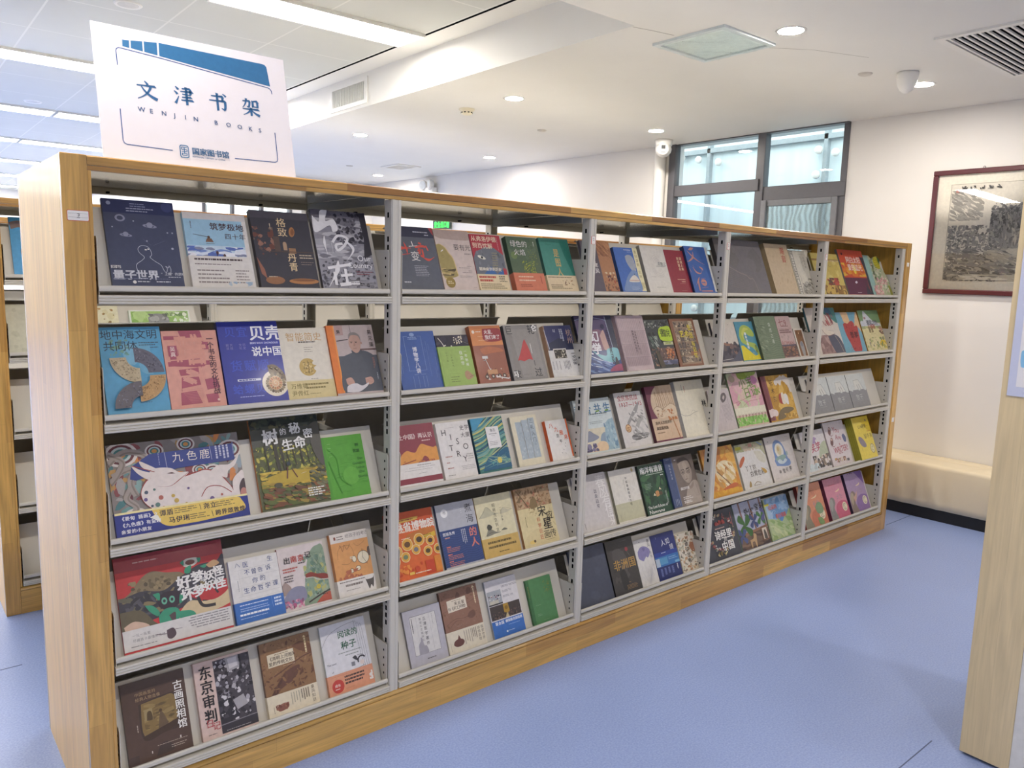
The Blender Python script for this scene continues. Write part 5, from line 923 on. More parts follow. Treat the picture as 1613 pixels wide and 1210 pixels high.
def a41(a):
    k = '7A5A4E'; a.X(.02, .0, 1, .66, 60, ['8A6858', '84624F', '9A7868'], .012, .035, 4, 1.5); a.S([(.0, .34), (.3, .3), (.7, .28), (1, .2)], .008, k); a.S([(.05, .55), (.3, .48), (.55, .50), (.9, .44)], .01, k); a.PS([(.62, .5), (.7, .43), (.82, .42), (.84, .5), (.74, .54)], k); a.PS([(.7, .08), (.76, .03), (.84, .06), (.82, .13), (.72, .14)], k); a.PS([(.4, .13), (.46, .06), (.52, .1), (.5, .17), (.42, .18)], k); a.S([(.1, .62), (.3, .52), (.5, .54)], .014, k, True)
    a.P([(.155, .165), (.66, .15), (.66, .345), (.155, .36)], 'E6DCCA'); a.B(.28, .18, .58, 1, .02, 'A89A88', 5, .5); a.T('宋应星', .34, .205, .085, '5A4A42', sp=1.1, bold=.01); a.T('与《天工开物》', .155, .275, .08, '5A4A42', sp=.9, bold=.01); a.P([(.86, .06), (.90, .015), (.94, .06)], 'E8D4B0'); a.VB(.885, .07, .32, 1, .05, 'E8D4B0', 6, .6, 0)
def b41(a): a.PS([(.16, .5), (.24, .42), (.36, .44), (.42, .58), (.36, .74), (.22, .76), (.14, .64)], '6E4844'); a.P([(.26, .42), (.30, .22), (.34, .44)], '6E4844'); a.VB(.06, .5, .94, 1, .02, '9A8A7A', 3); a.VB(.44, .1, .8, 4, .06, 'A89C8C', 4); a.T('探索世界\n感悟真理', .90, .1, .075, '7A6E60', vert=True, ls=1.3); a.VB(.66, .1, .66, 3, .045, '8A7C6C', 6, .5)
def a42(a):
    a.R(0, 0, 1, 1, 'DDDADC'); a.R(.02, .19, .46, .44, 'A8ACB2'); a.X(.05, .26, .46, .38, 16, ['8A3A48', '3A3A4A', 'D8D4D0', '6A5A54'], .02, .045, 4, .7, 1.5); a.R(.06, .36, .34, .42, 'C8C4B4'); a.R(.02, .42, .46, .445, '3A3A3C'); a.T('UNITED NATIONS\nGUIDE TO\nMODEL UN', .50, .125, .075, '7A7884', ls=1.65, sx=.85)
    a.R(.02, .455, .98, .70, '4A4240'); a.X(.02, .58, .98, .70, 70, ['6A5650', '3A3434', '8A6E62', '58484A'], .015, .035, 6); a.P([(.44, .455), (.60, .455), (.62, .60), (.54, .63), (.44, .60)], 'B08C3C'); a.E(.53, .53, .05, .05, '8A6A2C'); a.P([(.5, .64), (.54, .62), (.58, .70), (.46, .70)], 'C8B890'); a.R(0, .72, 1, 1, '3F73C0'); a.T('联合国', .10, .735, .088, 'F0F2F6', bold=.02); a.T('模拟联合国指南', .42, .735, .078, 'F0F2F6', bold=.02, sp=1.0); a.B(.5, .83, .9, 1, .02, 'A8C4EC', 7); a.E(.42, .94, .025, .025, 'E8F0F8'); a.B(.46, .93, .68, 1, .025, 'C8D8F0', 8)
def a43(a): a.R(0, 0, .10, 1, '3F7048'); a.R(.10, 0, .115, 1, '47784E'); a.X(.66, .08, .92, .38, 26, ['6E8A50', '7C8A48', '64844E'], .02, .05, 4, .6, 1.2); a.B(.22, .60, .46, 1, .02, '86A886', 5); a.B(.22, .80, .4, 2, .03, '86A886', 6); a.B(.42, .955, .66, 1, .02, '86A886', 7); a.VB(.04, .14, .42, 1, .05, '8A8A48', 8)
def a44(a):
    a.R(.52, 0, 1, 1, 'B07E5A'); a.X(.52, 0, 1, .3, 24, ['8E5E44', 'A06E50', 'C08C64'], .03, .08, 4, 2, .8); a.L([(.55, .08), (1, .36)], .012, '6E4A3A'); a.L([(.6, .02), (1, .22)], .008, '6E4A3A'); a.X(.62, .62, .95, .8, 16, ['B84838', '6A3A34', 'D8C8A8'], .02, .06, 5); a.X(.55, .78, 1, 1, 26, ['6A4A3A', 'A85A3C', '7A5440'], .02, .05, 6); a.T('年年\n有风', .18, .44, .13, 'E8E4E0', bold=.02, ls=1.1); a.B(.2, .6, .32, 1, .02, 'A8A4A8', 7)
def a45(a):
    a.R(.80, 0, 1, 1, 'E6DFB4'); a.T('重回清明', .84, .05, .11, '9A8A50', vert=True, sp=1.2); a.T('北宋', .84, .52, .11, '9A8A50', vert=True, sp=1.2); a.VB(.84, .80, .98, 3, .05, 'B0A468', 4, .6); g = 'A6ACB6'
    a.PS([(.42, .20), (.54, .165), (.68, .18), (.76, .27), (.77, .36), (.80, .44), (.76, .47), (.74, .54), (.60, .53), (.48, .42), (.42, .3)], g); a.PS([(.54, .53), (.72, .53), (.80, .66), (.80, 1), (.10, 1), (.18, .82), (.34, .66)], '7E96BE'); a.L([(.46, .35), (.78, .36)], .006, '8A92A0'); a.PS([(.36, .76), (.48, .68), (.62, .63), (.72, .67), (.80, .76), (.74, .79), (.4, .79)], 'E0D8CC'); a.R(.38, .745, .8, .765, 'C8A898'); a.E(.64, .61, .018, .018, '3A4468', 8); a.B(.42, .045, .78, 1, .025, 'D8DCE8', 5, .6); a.B(.55, .08, .75, 2, .022, '9AB0DC', 6); a.B(.4, .9, .74, 3, .03, 'A8B8D4', 7)
def a46(a):
    for r in (.30, .25, .20): a.G(.62, .44, r, r+.006, 20*r*10, 300, 'C0BAB2', 30, 1.1)
    for i in range(8): a.S([(.40+.02*i, .2+.02*i), (.6+.03*i, .22+.03*i), (.66+.03*i, .36+.03*i)], .004, 'C8C2BA')
    a.T('走思之', .60, .35, .115, '8A9490', bold=.006); a.B(.52, .44, .96, 1, .018, '9A9C98', 4, .7); a.B(.7, .06, .8, 1, .015, 'A8A49C', 5); a.B(.2, .68, .46, 1, .018, 'A8A49C', 6); a.B(.32, .905, .76, 1, .025, '8A8680', 7)
def a47(a): a.T('袋成人典\n亲成置点', .72, .16, .115, 'E8D0A8', vert=True, bold=.015, ls=1.25, sp=1.05); a.B(.38, .69, .8, 1, .03, 'E0B8A0', 4, .6); a.B(.56, .74, .8, 1, .03, 'E0B8A0', 5, .6); a.B(.46, .79, .82, 1, .02, 'C88A80', 6); a.B(.46, .955, .76, 1, .018, 'C88A80', 7)
def a48(a):
    a.R(.91, 0, 1, 1, 'D8DAD8'); r = 'C28A80'
    a.S([(.18, .08), (.34, .05), (.42, .03)], .09, r, True); a.S([(.10, .10), (.28, .22), (.48, .32), (.74, .40)], .055, r, True); a.S([(.34, .12), (.30, .24), (.10, .33), (.0, .34)], .06, r, True); a.S([(.20, .42), (.24, .47)], .04, r, True); a.S([(.18, .46), (.28, .57), (.46, .60), (.54, .52)], .055, r, True); a.S([(.46, .45), (.58, .50), (.58, .55)], .06, r, True); a.S([(.02, .50), (.06, .58)], .10, r, True)
    a.S([(.36, .68), (.26, .76), (.14, .86)], .05, r, True); a.S([(.26, .76), (.24, .98)], .06, r); a.S([(.4, .72), (.62, .70)], .04, r, True); a.E(.5, .80, .12, .10, r); a.R(.4, .79, .56, .81, '4A6AA8'); a.S([(.36, .92), (.64, .90)], .04, r, True); a.S([(.3, 1), (.8, .99)], .06, r)
def a49(a):
    a.R(0, 0, 1, .62, '4A4066'); a.PS([(.0, .1), (.3, .03), (.6, .04), (.82, .12), (.80, .5), (.4, .66), (0, .66)], '54466E'); a.PS([(.2, .3), (.6, .25), (.72, .45), (.62, .64), (.3, .64)], '8A6478'); a.PS([(.58, .36), (.70, .26), (.74, .44), (.76, .62), (.62, .60)], 'C8A49A'); a.R(.84, 0, 1, .62, '2C3048'); a.L([(.82, .02), (.86, .6)], .012, 'B8C0D4'); a.S([(0, .08), (.3, .03), (.6, .05), (.84, .09)], .012, '98A0C0')
    a.R(0, .62, 1, 1, '3A4C80'); a.PS([(.28, .62), (.62, .72), (.70, .60), (.98, .6), (.98, .8), (.6, .82)], '7ABAC4')
    for i in range(9): a.S([(0, .64+.042*i), (.25, .72+.04*i), (.5, .80+.03*i), (.8, .86+.02*i)], .02, ['C8D4E4', '5E78B0', '2E4278', '8AA4CC'][i % 4])
    a.X(0, .8, .8, 1, 30, ['4A64A0', '8AA0CC', '2E427C', '6A88B8'], .03, .08, 4, 2.5, .3); a.P([(.82, .88), (.86, .76), (.90, .75), (.94, .88), (.92, 1), (.84, 1)], '3A3848'); a.PS([(.66, .96), (.8, .9), (1, .88), (1, 1), (.66, 1)], 'A04868'); a.E(.7, .2, .05, .05, '2A2650')
    a.T('科幻\n文学', .06, .27, .24, 'F2F0F4', bold=.03, ls=1.02, sp=1.0); a.T('研究手册', .10, .535, .11, 'F0EEF2', bold=.025, sp=1.0); a.T('SCIENCE FICTION', .83, .26, .085, '2A2438', rot=PI/2, bold=.03)
def a50(a):
    for k in range(3):
        for i in range(14): a.R(.10+.062*i, .06+.245*k, .126+.062*i, .27+.245*k, 'B8A3A6')
        a.R(.06, .285+.245*k, .98, .297+.245*k, 'B09CA0')
    for i in range(14): a.R(.10+.062*i, .79, .126+.062*i, .94, 'B8A3A6')
    a.R(0, 0, .05, 1, 'AC989C'); a.T('马拉松与意志力', .56, .30, .055, '5A4A50', vert=True, sp=1.28, bold=.01); a.T('图像学的转向研究', .47, .285, .055, '5A4A50', vert=True, sp=1.28, bold=.01); a.VB(.62, .62, .74, 1, .03, '8A787C', 4, .5); a.VB(.84, .12, .17, 1, .03, '8A787C', 5, .6)
def a51(a):
    a.X(0, 0, 1, .5, 90, ['3A3E3C', '4C504C', '2E3030', '5E625E'], .03, .08, 4); a.X(0, .02, .7, .16, 30, ['D8D8D0', 'A0A49C', '6A6E68'], .015, .05, 5); a.X(.05, .34, .4, .62, 36, ['8A988C', '5A6A60', 'A8B0A8', '3E4A44'], .02, .06, 6, 2.5, .9); a.R(.35, .60, .98, .94, '6A5450'); a.X(.0, .58, 1, .98, 110, ['8A6A58', '4A3E3C', 'B0907A', '6E5C58', '3A3434'], .02, .06, 7); a.X(.62, .62, .94, .82, 40, ['C87A4A', 'A85A38', 'D89A6A'], .02, .05, 8); a.X(.34, .86, 1, .95, 18, ['8A8CA8', 'A8A8C0', '5A5C74'], .03, .08, 9, 3, 0); a.PS([(.2, .7), (.3, .66), (.44, 1), (.26, 1)], '544C40')
    y = 'B6D23C'; a.PS([(.46, .28), (.55, .18), (.72, .15), (.96, .15), (1, .3), (1, .45), (.7, .46), (.5, .42)], y); a.T('書', .53, .20, .24, '2E3420', bold=.01); a.T('說', .72, .21, .23, '2E3420', bold=.005); a.R(.58, .475, .98, .54, 'C8C8A0'); a.B(.66, .49, .94, 1, .05, '8AA030', 10, .5)
def a52(a):
    a.R(.12, .05, .93, .98, 'A88C74'); r = random.Random(3); cs = ['B8A48C', '8A7868', 'C8B898', '6A5C54', '9A8470']
    for j in range(6):
        for i in range(5):
            u, v = .13+.158*i, .06+.15*j; a.R(u, v, u+.148, v+.135, r.choice(cs)); a.X(u+.01, v+.01, u+.14, v+.125, 7, ['4A4240', '6A5A50', 'D8C8A8', '3A3434'], .015, .045, i+9*j)
    a.E(.86, .62, .10, .10, '6A5E60'); a.R(.55, .72, .85, .80, '9A6A4C'); y = 'E0CC48'; a.T('生活', .64, .14, .17, y, vert=True, bold=.03, sp=1.3); a.T('艺术', .26, .27, .19, y, bold=.03, sp=1.05); a.T('与记忆', .66, .50, .15, y, vert=True, bold=.03)
def a53(a):
    a.R(0, 0, 1, .6, 'CFDADA'); a.R(0, .56, 1, 1, 'DCD4BC'); a.PS([(0, .74), (.1, .72), (.26, .60), (.38, .66), (.5, .74), (.3, .80), (0, .80)], '8E94A4'); a.PS([(.52, .80), (.58, .70), (.68, .66), (.76, .74), (.74, .86), (.56, .86)], '8FA2B4'); a.PS([(.66, 1), (.70, .64), (.80, .46), (.92, .42), (1, .46), (1, 1)], '9CB8C4'); a.X(.7, .44, 1, 1, 36, ['B4CCD0', '84A4B8', 'A8C0C8', '7294AC'], .03, .09, 4, .6, 0); a.PS([(.3, .92), (.5, .82), (.68, .86), (.66, 1), (.3, 1)], 'E4C8A4'); a.X(.05, .84, .42, .99, 26, ['5E5A7A', '7A7490', '4E4A6A', '8A84A0'], .03, .07, 5)
    for t, u in (('和', .0), ('合', .24), ('共', .52), ('生', .78)): a.T(t, u, .10, .21, '4E7AA0', bold=.02)
    for u in (.28, .56, .82): a.L([(u, .25), (u+.1, .24)], .03, '6E9A3C')
    a.B(.26, .285, .86, 1, .03, '5A6A70', 6, .6, 0); a.B(.44, .33, .88, 1, .015, '8A9A9C', 7); a.B(.32, .435, .72, 2, .03, '98A4A4', 8)
def a54(a):
    a.T('全民族抗战\n1937—1945', .10, .055, .155, 'A84A50', bold=.012, sp=1.02, ls=1.08, sx=.95); a.B(.16, .245, .4, 1, .02, '8A8684', 4, .6); g = '9E9C9A'
    a.PS([(.26, .58), (.40, .48), (.60, .34), (.80, .22), (.84, .24), (.72, .38), (.56, .46), (.44, .54), (.30, .62)], g); a.PS([(.46, .74), (.62, .58), (.80, .46), (.92, .50), (.98, .58), (.84, .56), (.68, .66), (.6, .78)], 'AEACA8'); a.PS([(.30, .86), (.5, .78), (.9, .80), (.98, .84), (.8, .90), (.4, .91)], g); a.X(.4, .36, .98, .9, 46, ['C4C2BE', 'D6D4D0', '8A8886', 'B4B2AE'], .02, .06, 5, 2, .7); a.X(.3, .8, .9, .92, 14, ['6E6C6A'], .02, .05, 6, 3, 0); a.G(.26, .68, .085, .105, 0, 360, '9A6A44'); a.E(.26, .68, .085, .085, 'D8B488'); a.B(.20, .66, .32, 2, .04, '9A6A44', 7, .5); a.B(.22, .95, .42, 1, .015, '8A8684', 8)
def a55(a):
    a.R(0, .60, 1, 1, 'D6BA9C'); a.E(.62, .35, .50, .50, 'D2BCA0', 36); a.R(.40, 0, 1, .2, 'CCB498'); a.PS([(.40, .0), (.52, .0), (.54, .4), (.44, .44)], 'C0A488')
    for u in (.3, .44, .58, .72, .86): a.PS([(u, .14), (u+.06, .12), (u+.10, .46), (u+.02, .46)], 'B4987C'); a.PS([(u+.02, .2), (u+.04, .19), (u+.07, .46), (u+.04, .46)], 'E0CCB0')
    a.PS([(.14, .44), (.3, .38), (.5, .42), (.66, .38), (.82, .36), (1, .42), (1, .56), (.5, .60), (.3, .58)], 'DCC8AC'); a.S([(.14, .44), (.3, .38), (.5, .43), (.7, .38), (.85, .35), (1, .42)], .012, '9A7E62'); a.X(.24, .44, .6, .58, 24, ['9A7E62', 'C8A888', 'B08A6A'], .015, .04, 4)
    o = 'B8703C'; a.X(.66, .45, .86, .56, 10, [o], .03, .06, 5, .6); a.X(.62, .58, .96, .66, 12, [o, 'C88450'], .03, .07, 6); a.S([(.78, .64), (.84, .8), (.9, 1)], .02, o); a.S([(.62, .8), (.64, .94)], .025, o, True); a.R(0, .60, .58, .62, 'D6BA9C'); a.T('苏州人文经济学\n典型案例集', .10, .655, .088, '5A4434', bold=.015, ls=1.5, sp=1.0); a.L([(.08, .80), (.56, .80)], .004, '8A705A'); a.B(.1, .86, .4, 1, .025, '8A705A', 7, .6)
def a56(a):
    a.B(.74, .16, .76, 1, .02, '7A7670', 3); a.VB(.30, .1, .22, 1, .035, 'B06A5C', 4, .6); a.VB(.22, .07, .26, 1, .025, '8A867E', 5, .5); a.S([(.0, .60), (.12, .64), (.3, .64), (.46, .60), (.62, .585)], .008, '9A958A'); a.S([(.34, .62), (.42, .56), (.5, .57)], .005, 'A8A398'); a.S([(.44, .62), (.5, .66), (.52, .7)], .005, 'A8A398')
    k = '2E2C2A'; a.T('林', .80, .39, .16, k, bold=.03); a.T('中', .86, .55, .10, k, bold=.01); a.T('路', .885, .65, .10, k, bold=.01); a.T('日记', .90, .79, .10, '8A867E', vert=True, sp=1.1)
def a57(a):
    w = 'ECE9E6'
    for i, t in enumerate('春风有信来'): a.T(t, .66+.04*i, .04+.19*i, .30, w, bold=.0)
    a.T('边走边写', .56, .29, .09, '4A4660', vert=True, sp=1.2, bold=.008); a.VB(.10, .86, .98, 1, .025, '7A7678', 4, .6)
def a58(a):
    a.R(0, .66, 1, 1, 'C4C2A4'); a.X(.1, .2, .9, .66, 14, ['E0DDD4', 'DCD8CE'], .05, .1, 4); a.T('中医基础理论与经', .55, .17, .075, '4A4A44', vert=True, sp=1.27, bold=.01); a.VB(.48, .22, .5, 1, .035, 'B0AEA4', 5); a.VB(.52, .6, .66, 1, .03, '8A8880', 6); a.E(.88, .06, .04, .05, 'C8B480'); a.VB(.87, .12, .36, 1, .02, 'B0AEA4', 7); a.VB(.1, .86, .98, 1, .03, '9A9880', 8)
def a59(a):
    a.R(.0, 0, 1, 1, '2C4E3A'); a.X(0, .2, 1, .9, 60, ['2A4A36', '38604A', '244030', '3E6A44', '30563E'], .05, .14, 4, 1.6); a.T('南洋有遗音', .05, .05, .185, 'EEF0EC', bold=.02, sp=.98); a.B(.25, .205, .96, 1, .03, 'A8B8A8', 5, .6, 0); a.B(.8, .255, .96, 1, .03, 'C8D0C8', 6, .6); a.B(.12, .40, .4, 4, .03, '9AAC9C', 7, .3); a.PS([(.46, .58), (.58, .565), (.6, .66), (.48, .68)], 'C8905A'); a.P([(.62, .55), (.66, .5), (.72, .56)], 'E0D0B0'); a.P([(.36, .65), (.42, .60), (.46, .66)], 'E0D0B0'); a.E(.66, .63, .07, .05, '5A4A38'); a.VB(.84, .6, .9, 2, .03, 'B8C4B8', 8, .5); a.T('The Lost Echoes of', .06, .83, .105, 'EEF0EC', sx=.92, bold=.01); a.T('Nanyang', .06, .905, .17, 'EEF0EC', bold=.015)
def a60(a):
    a.R(0, 0, .26, 1, '49587E'); a.R(.24, 0, .27, 1, '66739A'); a.T('我在岁月里', .12, .14, .055, 'C8CCD8', vert=True, sp=1.3); a.B(.08, .03, .2, 1, .02, 'A8B0C4', 3, .5); a.VB(.09, .84, .98, 3, .05, 'A8B0C4', 4); a.R(.27, 0, 1, 1, '7E726A')  # narrow paler blue strip paints the highlight along the spine fold
    f = 'A89A8E'; a.PS([(.42, .14), (.5, .05), (.74, .05), (.88, .16), (.9, .3), (.84, .24), (.78, .14), (.52, .14)], '5E544E'); a.PS([(.44, .16), (.60, .12), (.80, .13), (.86, .28), (.86, .40), (.80, .52), (.68, .58), (.56, .52), (.48, .38)], f); a.PS([(.60, .16), (.7, .14), (.76, .36), (.68, .54), (.60, .48)], 'B4A698')
    for u in (.56, .74): a.G(u, .335, .055, .07, 0, 360, '5A504A', 20, .8); a.E(u, .34, .03, .015, '4A423E')
    a.L([(.5, .295), (.62, .29)], .016, '5A504A'); a.L([(.68, .285), (.82, .27)], .016, '5A504A'); a.L([(.65, .35), (.63, .45), (.68, .455)], .01, '8A7A70'); a.S([(.58, .505), (.64, .49), (.72, .495)], .02, '6A5650', True)
    a.PS([(.40, 1), (.52, .76), (.66, .62), (.86, .54), (1, .62), (1, 1)], 'AFA296'); a.PS([(.60, .60), (.70, .64), (.84, .56), (.80, .66), (.68, .70)], '9A8C80'); a.L([(.9, .6), (.94, .86)], .008, '8A7E74'); a.T('我在岁月里', .34, .635, .068, 'EEEAE6', bold=.02, sp=.9); a.R(.34, .06, .4, .08, 'E8E4E0'); a.B(.36, .83, .7, 2, .035, 'DCD6D0', 5, .5); a.B(.36, .91, .68, 2, .03, 'E8E4E0', 6, .6)
def a61(a): a.X(0, 0, 1, 1, 16, ['4E5362', '535868'], .1, .2, 4)
def a62(a):
    a.X(.1, .18, .62, .8, 30, ['4A4644', '524E4A', '3E3C3A'], .05, .12, 4, .7); a.PS([(.2, .2), (.36, .16), (.5, .2), (.62, .3), (.7, .5), (.6, .6), (.66, .7), (.5, .74), (.4, .56), (.3, .4), (.18, .36)], '565250'); a.PS([(.3, .62), (.5, .58), (.56, .9), (.34, .92)], '353332'); a.E(.72, .22, .055, .055, '9A3E48'); a.L([(.72, .26), (.80, .36)], .006, '8A8480'); a.T('非洲国', .14, .38, .27, 'C29A54', bold=.01, sp=1.02); a.B(.55, .05, .84, 1, .015, '7A7674', 5); a.B(.56, .82, .66, 1, .02, 'A8885A', 6); a.B(.46, .87, .86, 4, .022, '9A7A50', 7, .4)
def a63(a):
    a.PS([(.14, .26), (.32, .18), (.56, .17), (.80, .24), (.84, .33), (.66, .43), (.56, .40), (.42, .46), (.36, .48), (.14, .40)], '8E88B4'); a.PS([(.42, .2), (.58, .2), (.56, .26), (.46, .27)], '7A74A4'); a.L([(.5, .44), (.56, .3)], .008, '6A6494'); a.T('春风', .76, .035, .16, '4A4850', vert=True, sp=1.05); a.T('有信', .80, .31, .13, '7A7880', vert=True, sp=1.05); a.E(.34, .06, .02, .02, '5A5860')
    for i in range(22): r = random.Random(i); a.S([(.4+.1*r.random(), .98), (.1+.8*r.random(), .5+.4*r.random()), (.1+.8*r.random(), .48+.4*r.random())], .006, ['C4C2C8', 'B4B2BA', 'D2D0D4'][i % 3], True)
    a.VB(.86, .6, .74, 1, .03, 'A8A6AE', 3)
def a64(a):
    a.R(0, 0, 1, .4, '2E3878'); a.R(0, .4, 1, .5, '32499A'); a.R(0, .5, 1, .72, '3C78B8'); a.R(0, .72, 1, 1, '27326E'); a.R(0, .53, .17, .71, 'B8C8D8'); a.R(.17, .53, .5, .68, '5E9EC8'); a.R(.8, .66, 1, .71, '7FB8D8'); a.T('人如', .36, .15, .19, 'E8ECF4', rot=-.1); a.T('镜', .70, .28, .17, 'E8ECF4'); a.B(.30, .42, .5, 1, .03, 'C8D0E4', 3, .5); a.VB(.12, .76, .95, 4, .16, '6A78B0', 4, .5); a.B(.55, .55, .95, 2, .04, '98C0E0', 5); a.VB(.84, .74, .9, 1, .06, 'E8ECF4', 6, .6); a.VB(.2, .05, .1, 1, .04, '8A94C0', 7)
def a65(a):
    a.X(0, .0, 1, 1, 120, ['C8B08C', 'A8A890', 'B89070', 'D8C8AC', '8A8270', 'C8A078', 'B8B8A4'], .04, .10, 4, .7); a.X(0, 0, 1, 1, 40, ['4A423E', '5E544A', '3E3836'], .02, .035, 5); a.PS([(.6, .36), (.78, .28), (.98, .34), (.98, .5), (.74, .54)], 'A8765A'); a.T('画中故事', .40, .22, .20, '5A524A', vert=True, sp=1.02, bold=.01); a.X(0, .1, 1, 1, 30, ['E4DCCC', 'D8D0BC'], .02, .04, 6)
def a66(a):
    a.X(0, 0, 1, 1, 14, ['726E6E', '787476'], .1, .2, 4); c = '8A807A'
    for k in range(10): a.S([(.15, .52+.04*k), (.4, .62+.035*k), (.62, .70+.03*k), (.66, .74+.03*k)], .003, c)
    a.S([(.12, .48), (.36, .62), (.52, .68), (.58, .74), (.66, .76), (.70, .98)], .006, 'A0968C'); a.R(.1, .16, .3, .175, '6A6666')
def a67(a):
    a.X(.05, .05, .95, .95, 26, ['C9B596', 'C4AE8E', 'BFA888'], .04, .12, 4, .5, .6); a.T('潮音', .62, .06, .20, 'B03A34', vert=True, sp=1.05, bold=.01); a.VB(.9, .8, .92, 1, .03, 'B8A080', 5)
def a68(a):
    a.R(0, 0, .20, 1, 'D8D4C8')
    for u in (.03, .17): a.L([(u, 0), (u, 1)], .022, '55534E')
    for i in range(17): v = .03+.058*i; a.L([(.03, v), (.17, v)], .016, '55534E') if i % 5 != 2 else None
    a.L([(.10, .03), (.10, .12)], .014, '55534E'); a.L([(.10, .4), (.10, .6)], .014, '55534E'); a.L([(.5, .085), (.84, .085)], .006, '7A7870'); a.T('旧园日影', .74, .14, .09, '8A867A', vert=True, sp=1.2); a.VB(.58, .14, .5, 2, .07, 'A8A498', 4)
    a.PS([(.24, .86), (.4, .76), (.6, .72), (.84, .80), (1, .84), (1, 1), (.3, 1)], 'B0ACA2'); a.X(.3, .74, 1, 1, 50, ['8A867C', 'C8C4B8', '6A665E', '9A968C'], .02, .06, 5, 2, .6); a.X(.7, .64, .96, .8, 18, ['6A665E', '8A867C'], .02, .05, 6); a.S([(.24, .56), (.3, .66), (.26, .72)], .012, '8A867C')
def a69(a):
    a.PS([(0, .44), (.3, .50), (.7, .56), (1, .62), (1, .74), (0, .58)], '9C7460'); a.R(0, .6, 1, 1, '57535C'); a.X(0, .5, 1, .92, 46, ['6A5E5E', '8A6A5C', '4A4650', '7A6460', '3E3C46'], .05, .12, 4, .8); a.PS([(.7, .9), (1, .72), (1, 1), (.5, 1)], '5A5C6C'); a.L([(.15, .95), (.6, .93)], .012, 'D8D4D0'); a.B(.7, .06, .76, 1, .03, '8A8680', 5)
def a70(a):
    a.R(0, 0, 1, 1, '4E92A8'); a.PS([(.10, .36), (.24, .16), (.5, .09), (.78, .16), (.94, .32), (.86, .40), (.6, .36), (.46, .28), (.34, .38), (.4, .5), (.6, .54), (.9, .60), (.98, .8), (.94, .9), (.7, .7), (.34, .60), (.14, .52)], 'A8BC54'); a.PS([(.24, .3), (.44, .16), (.7, .2), (.5, .24), (.36, .34), (.3, .46)], 'C8CC60'); a.P([(.06, .62), (.2, .62), (.72, .90), (.98, .86), (1, 1), (0, 1)], 'E0D028'); a.T('软\n力\n量', .40, .27, .13, 'F0F0F0', bold=.03) if False else a.T('软木与岛屿', .40, .28, .115, 'F0F0F0', vert=True, sp=1.0, bold=.03); a.VB(.82, .62, .84, 2, .06, '3A3A34', 4, .6); a.X(.2, .8, .8, .98, 12, ['D0C020', 'E8DC48'], .02, .06, 5, .4)
def a71(a):
    g = '8E9A80'
    for i in range(22): a.S([(.0, .55+.02*i), (.25, .42+.026*i+.03*(i % 3)), (.5, .50+.024*i), (.75, .40+.028*i), (1, .46+.026*i)], .006, g if i % 2 else '5E6E58')
    for i in range(12): a.S([(.14+.06*i, .06), (.18+.06*i, .2), (.12+.07*i, .36), (.18+.06*i, .5)], .006, g)
    a.X(.0, .05, .4, .9, 40, ['5E6E58', '86947A', '9AA68A'], .015, .05, 4, 2, .4); a.T('自然之道', .58, .16, .12, 'DCE0D0', vert=True, sp=1.3); a.B(.22, .11, .5, 3, .04, '9AA68A', 5, .3)
def a72(a):
    a.T('七9', .14, .06, .36, '8A4A48'); a.B(.44, .24, .8, 1, .03, '7A5A58', 4, .6); a.R(.06, .30, .94, .31, 'A88A84'); a.B(.1, .33, .94, 2, .05, '7A5A58', 5, .6); a.R(.05, .41, .9, .42, 'A88A84'); a.X(.05, .44, .95, .6, 16, ['C4ACA8', 'B09A94'], .04, .1, 7); a.T('ROMAN', .03, .59, .26, 'A86A60', sx=.9); a.R(0, .7, 1, 1, '6A5450'); a.X(0, .7, 1, 1, 60, ['8A6450', '5A4844', '9C7058', '4A3E40', 'A87C60'], .03, .08, 8, 1.5, 0); a.R(0, .7, 1, .74, '5E5664')
def a73(a):
    a.R(.12, .06, .86, 1, '8A6444'); a.PS([(.3, .56), (.5, .46), (.66, .52), (.7, .75), (.62, .98), (.4, .98), (.34, .75)], 'A8A6A4'); a.PS([(.36, .54), (.5, .47), (.62, .54), (.6, .64), (.4, .64)], '8A8C94'); a.X(.14, .08, .84, .4, 12, ['7A563A', '946C4A'], .08, .2, 4); a.P([(.4, .2), (.48, .13), (.5, .2)], 'E0C8A8')
def a74(a):
    a.PS([(.52, .24), (.62, .12), (.78, .10), (.82, .2), (.72, .3), (.58, .34)], '6A6264'); a.PS([(.62, .22), (.7, .16), (.74, .2), (.66, .27)], 'C8BCB8'); a.VB(.52, .40, .86, 7, .055, '9A9092', 4, .3); a.VB(.84, .2, .5, 1, .04, '9A9092', 5)
